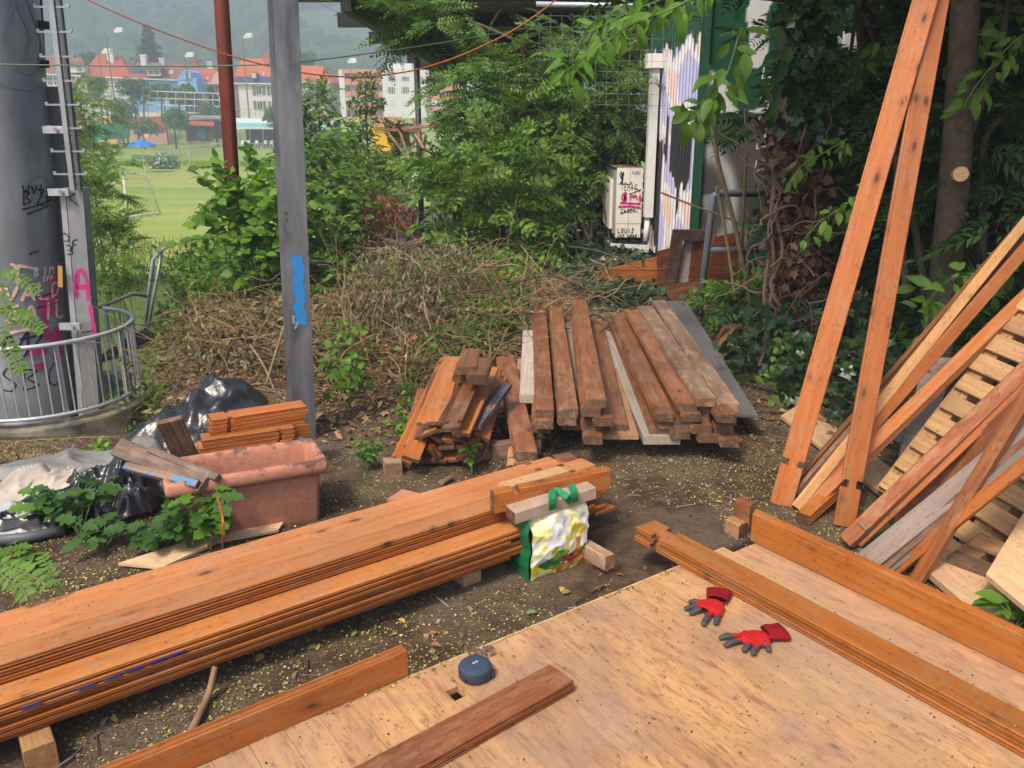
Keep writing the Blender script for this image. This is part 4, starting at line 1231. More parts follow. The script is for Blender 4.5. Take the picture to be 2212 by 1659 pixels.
# ------------------------------------------------------------------ hand lettering as painted strokes
GL = {
 'A': [[(0,0),(.5,1),(1,0)],[(.2,.4),(.8,.4)]], 'B': [[(0,0),(0,1),(.8,.85),(.1,.5),(.9,.25),(0,0)]], 'C': [[(1,.85),(.5,1),(.05,.6),(.1,.2),(.5,0),(1,.15)]],
 'D': [[(0,0),(0,1),(.8,.8),(.95,.4),(.6,.05),(0,0)]], 'E': [[(1,1),(0,1),(0,0),(1,0)],[(0,.5),(.8,.5)]], 'F': [[(1,1),(0,1),(0,0)],[(0,.5),(.8,.5)]],
 'H': [[(0,0),(0,1)],[(1,0),(1,1)],[(0,.5),(1,.5)]], 'I': [[(.5,0),(.5,1)]], 'J': [[(.2,1),(1,1)],[(.7,1),(.7,.2),(.4,0),(0,.2)]], 'K': [[(0,0),(0,1)],[(.9,1),(0,.45),(1,0)]],
 'L': [[(0,1),(0,0),(1,.05)]], 'M': [[(0,0),(.1,1),(.5,.4),(.9,1),(1,0)]], 'N': [[(0,0),(0,1),(1,0),(1,1)]], 'O': [[(.5,1),(.05,.7),(.1,.2),(.5,0),(.95,.3),(.9,.8),(.5,1)]],
 'P': [[(0,0),(0,1),(.9,.85),(.8,.5),(0,.45)]], 'R': [[(0,0),(0,1),(.9,.85),(.8,.5),(0,.45),(1,0)]], 'S': [[(1,.9),(.4,1),(.1,.75),(.9,.35),(.6,0),(0,.1)]],
 'T': [[(0,1),(1,1)],[(.5,1),(.5,0)]], 'U': [[(0,1),(.05,.2),(.5,0),(.95,.2),(1,1)]], 'V': [[(0,1),(.5,0),(1,1)]], 'W': [[(0,1),(.25,0),(.5,.7),(.75,0),(1,1)]],
 'Y': [[(0,1),(.5,.5),(1,1)],[(.5,.5),(.4,0)]], 'Z': [[(0,1),(1,1),(0,0),(1,0)]], 'G': [[(1,.85),(.4,1),(.05,.5),(.4,0),(1,.2),(1,.5),(.6,.5)]],
 '2': [[(0,.8),(.5,1),(.9,.7),(0,0),(1,0)]], '3': [[(0,.9),(.8,.9),(.4,.55),(.9,.3),(.5,0),(0,.1)]], '7': [[(0,1),(1,1),(.3,0)]], '1': [[(.2,.8),(.5,1),(.5,0)]], '0': [[(.5,1),(0,.5),(.5,0),(1,.5),(.5,1)]], ' ': [], '-': [[(.1,.5),(.9,.5)]], '>': [[(0,.9),(1,.5),(0,.1)]],
}
def strokes(text, x, y, h, w=.6, sp=.25, slant=.1, jit=.06, seed=1):
    rn = random.Random(seed); out = []
    for ch in text:
        j = lambda: rn.uniform(-jit, jit)
        for st in GL.get(ch, []):
            out.append([(x + (px * w + slant * py + j() * w) * h, y + (py + j()) * h) for px, py in st])
        x += (w + sp) * h
    return out
def ribbon(mb, sts, wid, fn, nfn, off=.003, curve=True):
    """sts: polylines in surface coordinates; fn maps (a,b) to a point, nfn to the outward normal"""
    for st in sts:
        pts = []
        for i in range(len(st) - 1):
            k = max(2, int(math.dist(st[i], st[i+1]) / (wid * 1.2)))
            k = min(k, 9)
            for q in range(k): pts.append((lerp(st[i][0], st[i+1][0], q / k), lerp(st[i][1], st[i+1][1], q / k)))
        pts.append(st[-1])
        if curve and len(pts) > 4:
            for _ in range(2):
                pts = [pts[0]] + [tuple((pts[i-1][c] + 2 * pts[i][c] + pts[i+1][c]) / 4 for c in (0, 1)) for i in range(1, len(pts) - 1)] + [pts[-1]]
        vs = []
        for i, p in enumerate(pts):
            a = pts[max(0, i-1)]; b = pts[min(len(pts)-1, i+1)]
            dx, dy = b[0] - a[0], b[1] - a[1]; L = math.hypot(dx, dy) or 1
            wv = wid * (.5 + .12 * math.sin(i * 1.7))
            for s_ in (-1, 1):
                q = (p[0] - dy / L * wv * s_, p[1] + dx / L * wv * s_)
                vs.append(Vector(fn(*q)) + Vector(nfn(*q)) * off)
        mb.add(vs, [(2*i, 2*i+2, 2*i+3, 2*i+1) for i in range(len(pts) - 1)])
def paint(n, c, r=.6): return simple('paint_' + n, c, r, var=.12, scale=20)
M['p_salmon'] = paint('salmon', (.80,.52,.40)); M['p_pink'] = paint('magenta', (.52,.03,.20)); M['p_black'] = paint('black_marker', (.015,.015,.018))
M['p_white'] = paint('white_spray', (.62,.62,.62)); M['p_grey'] = paint('faded_grey_spray', (.20,.205,.21)); M['p_blue'] = paint('blue_spray', (.02,.19,.48)); M['p_yellow'] = paint('yellow_sticker', (.5,.28,.06))

# ------------------------------------------------------------------ steel column with ladder inside a ring railing
YC = 9.6
cb_, ct_ = D(56, 800, YC), D(-28, 0, YC - .15)
axd = (ct_ - cb_).normalized()
zb_ = gz(cb_.x, cb_.y) - .35
cbase = cb_ + axd * ((zb_ - cb_.z) / axd.z); ctop = ct_ + axd * 2.5
RC = .475
col = thing('steel_column', 'huge grey steel column covered in graffiti inside a ring railing', 'column', tuple(cbase))
HC = (ctop - cbase).length
ex = Vector((axd.y * 0 + 1, 0, 0)); ex = (ex - axd * ex.dot(axd)).normalized(); ey = axd.cross(ex)
def cyl(a, h, r=RC):                      # a: degrees, -90 faces the camera side
    return cbase + axd * h + (ex * math.cos(R(a)) + ey * math.sin(R(a))) * r
def cyln(a, h): return ex * math.cos(R(a)) + ey * math.sin(R(a))
t = NT('stained_steel_column', .5, .5)
o = t.coords()
a_ = t.noise(t.mapping(o, (1,1,.45)), 1.6, 5, .6); b_ = t.noise(t.mapping(o, (1,1,.12)), 6, 4); c_ = t.noise(o, 2.2, 2, .5, 1.2)
cc_ = t.ramp(a_, [(.3, (.16,.17,.185)), (.5, (.27,.285,.31)), (.7, (.38,.40,.43))])
cc_ = t.mix(.3, cc_, t.ramp(b_, [(.3, (.10,.10,.11)), (.7, (.34,.35,.37))]))
t.color(cc_); t.b.inputs['Metallic'].default_value = .35; t.bump(b_, .12, .02)
M['column'] = t.m
mb = MB(); n = 64; hs_ = [0, 1.2, 1.215, 2.6, 2.615, 4.1, 4.115, 5.6, 7, HC]
for h in hs_:
    for k in range(n):
        rr = RC + (.006 if h < 1.21 else .0) - (.004 if .001 < h % 1.5 < .02 else 0)
        mb.v.append(tuple(cyl(360 * k / n, h, rr)))
for j in range(len(hs_) - 1):
    for k in range(n): mb.f.append((j*n+k, j*n+(k+1)%n, (j+1)*n+(k+1)%n, (j+1)*n+k)); mb.m.append(0)
part('shaft', mb, M['column'], col, True)
mb = MB()                                 # base sleeve with hatch
for h, r_ in ((0, RC+.03), (.62, RC+.03), (.66, RC+.002)):
    for k in range(n): mb.v.append(tuple(cyl(360 * k / n, h, r_)))
for j in range(2):
    for k in range(n): mb.f.append((j*n+k, j*n+(k+1)%n, (j+1)*n+(k+1)%n, (j+1)*n+k)); mb.m.append(0)
part('base_sleeve', mb, M['steel'], col, True)
mb = MB().grid(lambda i, j: cyl(lerp(-78, -38, i), lerp(.03, .60, j), RC + .042), 10, 2)
part('hatch', mb, M['darkgrey'], col)
def hz_at(v):                             # height along the axis seen at picture row v
    p = D(60, v, YC - RC); return (p - cbase).dot(axd)
def ang_at(u, v):                         # angle on the shaft seen at picture point
    best = min(range(-150, -10), key=lambda a: abs(projx(cyl(a, hz_at(v))) - u)); return best
def projx(p):
    d = p.y * CP - (p.z - CZ) * SP; return W / 2 + F * p.x / d
DEG = 180 / (math.pi * RC)                # degrees per metre round the shaft
def colpaint(name, mat, items, wid, label=None):
    mb = MB()
    for (u, v, txt, h, seed) in items:
        a0 = ang_at(u, v); h0 = hz_at(v)
        sts = strokes(txt, 0, 0, h, seed=seed) if isinstance(txt, str) else [[(x * h, y * h) for x, y in s_] for s_ in txt]
        ribbon(mb, sts, wid, lambda x, y: cyl(a0 + x * DEG, h0 + y, RC), lambda x, y: cyln(a0 + x * DEG, h0), .008)
    part(name, mb, mat, col, label=label)
colpaint('graffiti', M['p_salmon'], [(12, 655, 'VALD', .19, 3), (12, 702, 'JAIL', .21, 4), (14, 600, [[(0,0),(.5,.55),(.2,.62)],[(.5,.55),(.45,-.4)],[(.5,.55),(1.4,.3)],[(-.5,.2),(-.3,-.9)]], .22, 1), (22, 735, [[(0,.3),(.8,.5),(1.5,.2)]], .22, 1)], .030, 'salmon pink tag')
colpaint('graffiti', M['p_pink'], [(92, 690, [[(0,1.4),(.1,-.9)],[(.05,.2),(.8,.35),(.9,1.2),(.5,1.5),(.2,1.1),(.7,.2)],[(.05,.0),(.15,-1.8)],[(.2,.5),(.9,.0)]], .16, 1), (112, 745, [[(0,0),(.4,.9),(.7,.4),(.5,-.6),(.7,-1.6)],[(0,-.3),(.5,.2)]], .15, 2), (78, 805, [[(0,0),(.15,.5),(.3,.1),(.5,.5),(.6,0)]], .14, 3), (118, 790, [[(0,0),(.3,.5),(.5,.2)]], .2, 3), (100, 640, [[(0,.6),(.5,.9),(.9,.4),(.6,-.6),(.2,-.8)],[(.3,.2),(.9,-.3)]], .2, 5), (60, 770, [[(0,0),(.5,.2),(1,.0)]], .2, 6)], .070, 'magenta tag')
colpaint('graffiti', M['p_black'], [(48, 425, 'WVI', .10, 5), (50, 448, 'BZFAS', .16, 6), (48, 456, [[(0,0),(1.8,.4)],[(.2,-.25),(1.5,.1)]], .2, 2), (62, 555, [[(0,0),(.3,.3),(.6,.25),(1,.3)]], .1, 3), (4, 850, 'SBO', .28, 8), (75, 648, [[(0,0),(1,.05)],[(0,-.4),(1,-.35)]], .3, 1)], .016, 'black tag')
colpaint('graffiti', M['p_black'], [(8, 770, [[(0,.5),(.4,1.2),(.5,0),(1.2,1.3),(1.1,.1),(.6,-.4)],[(.8,.8),(1.9,1.0),(1.4,.4)]], .22, 8)], .026, 'thick black tag with drips')
colpaint('graffiti', M['p_white'], [(74, 603, 'BIM NB', .10, 7), (90, 617, 'SFP', .06, 9)], .015, 'thin white tag')
colpaint('graffiti', M['p_grey'], [(0, 100, [[(0,.0),(.6,1.5),(1.1,.2),(.4,-.8),(1.2,-.9),(1.7,.2)],[(-.3,-1.2),(.6,-1.4),(1.6,-1.25)],[(.9,1.8),(1.9,-.4)]], .30, 4), (60, 400, [[(0,0),(.5,.4),(1,.1),(.9,-.6)]], .25, 1)], .030, 'washed out pale tag')
# fin plate, cable duct, ladder
def colw(u, v, dy=0): return D(u, v, YC + dy)
a0, a1 = colw(96, 187, -.05), colw(126, 187, -.05); b0, b1 = colw(196, 800, -.05), colw(226, 800, -.05)
mb = MB(); dp = Vector((0, .35, 0))
dxa = axd
f0 = colw(97, 187, .02); f1 = colw(128, 187, .02)
g0_ = f0 - axd * (f0.z - zb_) / axd.z; g1_ = f1 - axd * (f1.z - zb_) / axd.z
mb.prism([f0, f1, g1_, g0_], (0, .04, 0)); part('fin_plate', mb, M['darkgrey'], col)
d0 = colw(128, 407, -.14); d1 = colw(178, 407, -.14)
e0_ = d0 - axd * (d0.z - zb_ ) / axd.z; e1_ = d1 - axd * (d1.z - zb_) / axd.z
w3 = (d1 - d0)
mb = MB().prism([d0, d0 + w3 * .24, e0_ + w3 * .24, e0_], (0, .22, 0)); part('duct_side', mb, M['steel_light'], col)
mb = MB().prism([d0 + w3 * .28, d1, e1_, e0_ + w3 * .28], (0, .16, 0)); part('duct_cover', mb, M['steel'], col)
duct = MB(); dn_ = Vector((0, -1, 0))
def ductfn(x, y): return d0 + w3 * .28 + (w3.normalized()) * x - axd * y
mk = MB(); ribbon(mk, [[(.05,.95),(.02,1.25),(.02,.95),(.10,.85),(.16,1.0),(.15,1.25)],[(.03,1.1),(.15,1.08)],[(.17,1.3),(.20,1.7)]], .045, ductfn, lambda x, y: dn_, .004)
part('graffiti', mk, M['p_pink'], col, label='magenta letter on the cable duct')
mk = MB(); ribbon(mk, strokes('F', .02, -.66, .1) + strokes('CR', .0, .58, -.1) + strokes('EV', .02, .72, -.1) + [[(.1,.05),(.02,.1),(.12,.18)],[(.05,1.62),(.19,1.6)]], .012, lambda x, y: ductfn(x, abs(y) + .0), lambda x, y: dn_, .005)
part('graffiti', mk, M['p_black'], col, label='black scrawl on the cable duct')
mk = MB()
def finfn(x, y): return f0 + (f1 - f0).normalized() * x - axd * y + Vector((0,-.002,0))
ribbon(mk, strokes('EO12', .02, 1.08, -.07, .4) + strokes('2012', .02, 1.2, -.07, .4) + strokes('RU', .02, 1.33, -.09, .5), .009, finfn, lambda x, y: dn_, .004)
part('graffiti', mk, M['p_black'], col, label='black scrawl on the fin plate')
# ladder mast with rungs
l0, l1 = colw(112, 0, -.22), colw(158, 407, -.22)
ld = (l0 - l1).normalized()
lad = thing('ladder', 'galvanised single pole ladder climbing the steel column', 'ladder', tuple(l1))
part('mast', MB().obox(l1 - ld * .02, l0 + ld * 2, .050, .05, (0,-1,0)), M['steel'], lad)
part('mast_back', MB().obox(l1 + Vector((.06,.03,0)) - ld*.02, l0 + Vector((.06,.03,0)) + ld * 2, .035, .06, (0,-1,0)), M['darkgrey'], lad)
for k in range(-4, 10):
    v = 14 + k * 51.5
    if v > 400: continue
    p = l1 + ld * ((l0 - l1).length * (407 - v) / 407)
    if k < 0: p = l1 + ld * ((l0 - l1).length + (-k) * .285)
    rg = MB().obox(p + Vector((-.19, .01, 0)), p + Vector((.16, .01, .0)), .026, .018)
    rg.obox(p + Vector((-.18,.01,0)), p + Vector((-.18,.01,.03)), .03, .02, (0,1,0)); rg.obox(p + Vector((.155,.01,0)), p + Vector((.155,.01,.03)), .03, .02, (0,1,0))
    part('rung', rg, M['steel'], lad)
gr = MB().tube([colw(84, -60, .1), colw(90, 45, .1), colw(97, 180, .1), colw(100, 190, .1)], .018, 6)
part('cable', gr, M['black'], lad)
for v in (54, 138):
    part('clamp', MB().obox(colw(82, v, 0), colw(98, v, -.1), .075, .085, (0,1,0)), M['black'], lad)
for v in (280, 415, 705):
    du = (v - 280) * .085
    br = MB().obox(colw(94 + du, v, -.20), colw(138 + du, v, -.20), .075, .05, (0,-1,0))
    b_ = part('bracket', br, M['steel_light'], col)
    part('bolt', MB().tube([colw(119 + du, v, -.24), colw(119 + du, v, -.28)], .022, 8), M['steel'], b_)
st_ = MB().obox(colw(130, 540 + 35, -.18), colw(131, 620, -.18), .05, .01, (0,-1,0)); part('sticker', st_, M['p_yellow'], col)
# ring wall and railing
rcx, rcy, RR = D(70, 705, YC).x, YC, 1.06
ztop = D(78, 705, YC).z
def rp(a, z, r=RR): return Vector((rcx + r * math.cos(R(a)), rcy + r * math.sin(R(a)), z))
zrail = ztop; zlow = zrail - .78; zcurb = zlow - .09
A0, A1 = -190, 70                          # open at the back left
rail = thing('ring_railing', 'curved galvanised railing round the steel column', 'railing', (rcx, rcy, zcurb))
part('top_rail', MB().tube([rp(a, zrail) for a in np.linspace(A0, A1, 60)], .026, 8), M['steel_light'], rail, True)
part('bottom_rail', MB().tube([rp(a, zlow) for a in np.linspace(A0, A1, 60)], .022, 8), M['steel_light'], rail, True)
nb = 44
for k in range(nb):
    a = lerp(A0, A1, (k + .5) / nb)
    part('baluster', MB().tube([rp(a, zlow), rp(a, zrail)], .0085, 6), M['steel_light'], rail)
for a in (-185, -140, -95, -50, -5, 40, 68):
    part('post', MB().obox(rp(a, zcurb - .02, RR - .02), rp(a, zrail - .02, RR - .02), .05, .02, (math.cos(R(a)), math.sin(R(a)), 0)), M['steel_light'], rail)
wl_ = MB(); n = 96
prof = [(RR - .12, zcurb - .9), (RR - .12, zcurb), (RR + .12, zcurb), (RR + .13, zcurb - .02), (RR + .13, zcurb - 2.2)]
for r_, z in prof:
    for k in range(n):
        p = rp(360 * k / n, z, r_ + mnoise.noise((k * .3, z * 3, 1)) * .008); wl_.v.append(tuple(p))
for j in range(len(prof) - 1):
    for k in range(n): wl_.f.append((j*n+k, j*n+(k+1)%n, (j+1)*n+(k+1)%n, (j+1)*n+k)); wl_.m.append(0)
rw = thing('ring_wall', 'low mossy concrete ring wall carrying the curved railing', 'ring wall', (rcx, rcy, zcurb - 1))
part('wall', wl_, M['concrete'], rw, True)
fl = MB(); fl.add([tuple(rp(360*k/48, zcurb - .35, RR - .1)) for k in range(48)], [tuple(range(48))]); part('floor', fl, M['steel'], rw)
# wooden ledge and stair handrail
hr = thing('stair_handrail', 'rusty steel stair handrail leading down past the steel column', 'handrail', tuple(D(308, 745, 11.2)))
def hp_(u, v, y=11.2): return D(u, v, y)
part('upper_rail', MB().tube([hp_(308, 748), hp_(331, 560), hp_(349, 541, 11.35)], .026, 8), M['steel_light'], hr, True)
part('post', MB().tube([hp_(319, 715, 11.3), hp_(350, 541, 11.35), hp_(368, 527, 13)], .022, 8), M['steel_light'], hr, True)
part('lower_rail', MB().tube([hp_(213, 665, 10.6), hp_(287, 634, 11.1), hp_(320, 640)], .024, 8), simple('weathered_rail', (.32,.26,.19), .7, var=.3), hr, True)
part('mid_rail', MB().tube([hp_(262, 700, 10.9), hp_(318, 702)], .010, 6), M['steel_light'], hr)
mb = MB().prism([D(280,725,10.8), D(309,738,11), D(309,752,11), D(280,765,10.8), D(215,785,10.3), D(215,768,10.3)], (.05,.35,0))
solo('stone_step', mb, M['concrete'], 'concrete landing edge at the head of the stairs behind the railing', 'step')

# ------------------------------------------------------------------ H-beam post with blue paint
hb_t, hb_b = (618, 0), (668, 952)
YB = 4.45
pb_, pt_ = D(660, 960, YB), D(617, 0, YB)
hd = (pt_ - pb_).normalized()
foot = pb_ - hd * (pb_.z + .02); top = pt_ + hd * 1.3
beam = thing('steel_post', 'dark galvanised steel H-beam post with a long blue paint patch', 'steel post', tuple(foot))
# the flange faces the camera, the web and rear flange show at the left
fw_ = .118
fx = Vector((1, .12, 0)); fx = (fx - hd * fx.dot(hd)).normalized(); fy = hd.cross(fx)
if fy.y < 0: fy = -fy
def hbx(name, ox, oy, sx, sy, mat):
    mb = MB()
    q = []
    for p in (foot, top):
        for a, b in ((-1,-1),(1,-1),(1,1),(-1,1)): q.append(p + fx * (ox + a * sx / 2) + fy * (oy + b * sy / 2))
    mb.add(q, [(3,2,1,0),(4,5,6,7),(0,1,5,4),(1,2,6,5),(2,3,7,6),(3,0,4,7)])
    part(name, mb, mat, beam)
t = NT('zinc_coated_steel', .4, .5)
o = t.coords(); a_ = t.noise(t.mapping(o, (2,2,.7)), 3.2, 4, .6, .6); b_ = t.noise(t.mapping(o, (6,6,.5)), 4, 3)
c_ = t.ramp(a_, [(.33, (.07,.075,.085)), (.5, (.15,.16,.18)), (.62, (.20,.215,.24)), (.74, (.42,.45,.50))])
t.color(t.mix(.12, c_, t.ramp(b_, [(.3, (.10,.10,.105)), (.7, (.30,.30,.31))]))); t.b.inputs['Metallic'].default_value = .5
M['zinc'] = t.m
hbx('flange', .0, 0, fw_, .010, M['zinc'])
hbx('web', .0, .06, .008, .11, M['zinc'])
hbx('flange', -.045, .125, fw_, .010, M['zinc'])
hbx('lip', -.0555, .012, .006, .020, M['steel_light'])
def bf(x, y): return pb_ + fx * x + hd * (y) - fy * .0065
def bv(v): return (D(640, v, YB) - pb_).dot(hd)
def bw(u, v): return (D(u, v, YB) - pb_ - hd * bv(v)).dot(fx)
mb = MB(); rn = random.Random(4)
nu_, nv_ = 26, 140
cols_ = []
mb.grid(lambda a, b: bf(lerp(-.034, .036, a) + .004 * math.sin(b * 19) + .006 * mnoise.noise((b * 9, a, 3)) , lerp(bv(705), bv(548), b)), nu_, nv_)
keepf = []
for k_, f_ in enumerate(mb.f):
    a, b = (k_ % nu_ + .5) / nu_, (k_ // nu_ + .5) / nv_
    edge = min(a * .9, (1 - a) * 2.0, b * 6, (1 - b) * 5)
    if edge + mnoise.noise((a * 5, b * 26, 1)) * .22 + mnoise.noise((a * 22, b * 110, 4)) * .16 > .12: keepf.append(f_)
mb.f = keepf; mb.m = [0] * len(keepf)
me = mesh('paint_patch', mb, M['p_blue'], rootloc(beam)); link('paint_patch', me, beam)
mk = MB(); ribbon(mk, [[(-.035, bv(698)), (-.037, bv(680)), (-.025, bv(683)), (-.034, bv(690)), (-.022, bv(696)), (-.034, bv(698))], [(-.03, bv(707)), (-.008, bv(694))], [(-.028, bv(710)), (-.012, bv(702))]], .0022, bf, lambda x, y: -fy, .002)
part('graffiti', mk, M['p_white'], beam)
for v in (459, 472):
    part('bolt', MB().tube([bf(-.047, bv(v)), bf(-.047, bv(v)) - fy * .008], .007, 8), M['brownold'], beam)
# ------------------------------------------------------------------ rust red post
r0, r1 = D(520, 690, 9.2), D(478, 0, 9.2)
rd = (r1 - r0).normalized()
zf = gz(r0.x, r0.y)
rb = r0 + rd * ((zf - .1 - r0.z) / rd.z)
solo('red_post', MB().tube([rb, r0, r1, r1 + rd * 2.5], .073, 20), M['red_post'], 'round rust red steel post rising from the bushes', 'post', smooth=True)
# ------------------------------------------------------------------ cords and wires
def catmull(pts, n=10):
    out = []
    for i in range(len(pts) - 1):
        p0 = pts[max(0, i-1)]; p1 = pts[i]; p2 = pts[i+1]; p3 = pts[min(len(pts)-1, i+2)]
        for k in range(n):
            t_ = k / n
            out.append(.5 * ((2*p1) + (p2-p0)*t_ + (2*p0-5*p1+4*p2-p3)*t_**2 + (3*p1-p0-3*p2+p3)*t_**3))
    out.append(pts[-1]); return out
pts = [Q(150, -20, 4.6), Q(190, 0, 4.6), Q(310, 53, 4.6), Q(480, 115, 4.6), Q(590, 145, 4.62)]
pts2 = [Q(590, 145, 4.62), Q(680, 161, 4.7), Q(760, 166, 4.9), Q(830, 162, 5.1), Q(910, 148, 5.3), Q(1000, 118, 5.6), Q(1090, 76, 5.9), Q(1150, 38, 6.1), Q(1203, -2, 6.3), Q(1260, -50, 6.5)]
cord = thing('hanging_cord', 'orange-red cord sagging across the view from the top left to the canopy', 'cord', tuple(pts2[0]))
part('cord', MB().tube(catmull(pts, 8), .0042, 6), M['red_cord'], cord, True)
part('cord', MB().tube(catmull(pts2, 8), .0048, 6), M['orange_cord'], cord, True, label='brighter orange stretch near the canopy')
pw = [Q(-40, 137, 5.2), Q(0, 139, 5.2), Q(200, 142, 5.2), Q(420, 143, 5.2), Q(600, 138, 5.2), Q(700, 128, 5.4), Q(800, 115, 5.8), Q(920, 98, 6.4), Q(1040, 78, 7), Q(1140, 60, 7.4), Q(1190, 46, 7.6)]
solo('green_wire', MB().tube(catmull(pw, 6), .0042, 5), M['green_wire'], 'thin green wire strung almost level across the upper left', 'wire')
pw = [D(640, -25, 30), D(720, 22, 30), D(800, 52, 30), D(875, 80, 30)]
solo('grey_wire', MB().tube(catmull(pw, 6), .012, 5), M['grey_wire'], 'thin grey overhead wire slanting down to the canopy edge', 'wire')

# ------------------------------------------------------------------ container with graffiti, air conditioner
YK = 8.0
kc = D(1500, 560, YK)                       # near corner
kx = kc.x; zk0 = gz(kx, YK) + .12; zk1 = 2.75
kon = thing('container', 'green cabin container with graffiti on both visible sides', 'container', (kx, YK, zk0))
M['kgreen'] = simple('dark_green_paint', (.012,.075,.038), .5, .4, .3, 3)
# right (front) wall with vertical panel joints, painted with grey swirls
kw = 4.6
fd = Vector((.985, .17, 0)).normalized(); fnrm = Vector((.17, -.985, 0)).normalized()
def kf(a, b): return Vector((kx, YK, zk0)) + fd * (a * kw) + Vector((0, 0, b * (zk1 - zk0)))
nx_, nz_ = 200, 130
mb = MB().grid(lambda a, b: kf(a, b) - fnrm * (.006 if (a * kw) % .21 < .016 else 0), nx_, nz_)
me = mesh('front_wall', mb, [attrmat('sprayed_green_wall', 'print', .5, .4, .12, 8)], rootloc(kon))
cols_ = []
def pk(u, v):
    r_ = ray(u, v); n_ = fnrm; t_ = (Vector((kx, YK, zk0)) - Vector((0,0,CZ))).dot(n_) / r_.dot(n_)
    p = Vector((0,0,CZ)) + r_ * t_ - Vector((kx, YK, zk0)); return p.dot(fd), p.z
ear = pk(1530, 430); 
for j in range(nz_ + 1):
    for i in range(nx_ + 1):
        x, z = i / nx_ * kw, j / nz_ * (zk1 - zk0)
        c = np.array((.012,.075,.038))
        nz1 = mnoise.noise((x * 1.6, z * 1.6, 2)); nz2 = mnoise.noise((x * 5, z * 5, 5)) * .12
        s = sstep(.0, .22, .50 - abs((z - ear[1]) * .75 - (x - ear[0]) * .5 - .05 + nz1 * .25) + nz2 - .25 * (x < ear[0] - .25))
        c = c * (1 - s) + np.array((.085,.078,.07)) * s
        dx, dz = (x - ear[0]) / .24, (z - ear[1]) / .42
        q = math.hypot(dx + .25 * dz, dz)
        ringv = math.exp(-((q - 1.0) / .20) ** 2)
        c = c * (1 - ringv) + np.array((.44,.46,.47)) * ringv
        if q < .55: c = c * .5 + np.array((.07,.075,.08)) * .5
        if q < .28 and dz < .1: c = np.array((.28,.30,.32))
        st_ = math.exp(-(((z - ear[1] + .50) - (x - ear[0]) * .55 + nz2) / .075) ** 2) * (x > ear[0] - .35)
        c = c * (1 - st_ * .7) + np.array((.30,.36,.36)) * st_ * .7
        if z > ear[1] + .75 and mnoise.noise((x * 3.2, z * 2.4, 8)) > .2: c = np.array((.62,.63,.63))
        cols_.append(c)
setcol(me, 'print', cols_)
link('front_wall', me, kon)
# white chequer of painted bricks further right on the wall
mk = MB()
for rw_ in range(9):
    for cl in range(4):
        x0 = pk(1640, 240)[0] + cl * .15 + (rw_ % 2) * .07; z0 = pk(1640, 370)[1] + rw_ * .10
        ribbon(mk, [[(x0, z0), (x0 + .15, z0 + .03)], [(x0, z0), (x0 + .012, z0 + .1)]], .012, lambda x, y: Vector((kx, YK, zk0)) + fd * x + Vector((0,0,y)), lambda x, y: fnrm, .004, False)
part('painted_brick_lines', mk, M['p_white'], kon)
# left wall: corrugated, drips of black over lavender and white
ldv = Vector((0, 1, 0)); ln_ = Vector((-1, 0, 0))
KL = 3.3
def kl(a, b):
    y = a * KL
    w_ = .012 * (1 if (y % .16) < .08 else -1) * 1.0
    return Vector((kx, YK, zk0)) + ldv * y + ln_ * w_ + Vector((0, 0, b * (zk1 - zk0)))
n1, n2 = 260, 120
mb = MB().grid(kl, n1, n2)
me = mesh('left_wall', mb, [attrmat('graffiti_wall', 'print', .5, .4, .08, 8)], rootloc(kon))
cols_ = []
for j in range(n2 + 1):
    for i in range(n1 + 1):
        y, z = i / n1 * KL, j / n2 * (zk1 - zk0)
        a = mnoise.noise((y * 1.5, z * 1.3, 1)); b = mnoise.noise((y * 4.5, z * 1.0, 4)); d_ = mnoise.noise((y * 1.8, z * 2.4, 9))
        c = (.70,.69,.70)
        if d_ > .05: c = (.46,.46,.68)
        if d_ < -.22: c = (.74,.54,.47)
        if a + .6 * b > .17: c = (.02,.02,.028)
        if y < .10: c = (.012,.085,.04) if z > 1.6 or z < .5 else (.42,.44,.43)
        if z > 2.25 + .3 * b: c = (.012,.075,.038)
        cols_.append(c)
setcol(me, 'print', cols_)
link('left_wall', me, kon)
top_ = [kl(0,1) , kf(1,1), kf(1,1) + ldv * KL, kl(1,1)]
part('roof', MB().prism([p + Vector((0,0,.01)) for p in top_], (0,0,.12)), M['kgreen'], kon)
part('corner_post', MB().obox(Vector((kx - .03, YK - .03, zk0)), Vector((kx - .03, YK - .03, zk1)), .07, .07, (0,1,0)), M['kgreen'], kon)
part('trunking', MB().obox(kl(.70, .16) + ln_ * .08, kl(.70, .80) + ln_ * .08, .10, .13, (0,1,0)), M['white'], kon)
part('pipe', MB().tube([kl(.69,.05) + ln_*.10, kl(.695,.1) + ln_*.09, kl(.70,.17) + ln_*.08], .035, 8), M['white'], kon, True)
part('junction_box', MB().obox(kl(.70,.80) + ln_*.08, kl(.70,.86) + ln_*.08, .2, .2, (0,1,0)), M['white'], kon)
for k in range(2):
    part('base_rail', MB().obox(kf(0,0) + Vector((0,.1,-.03)), kf(1,0) + Vector((0,.1,-.03)), .12, .08), M['black'], kon)
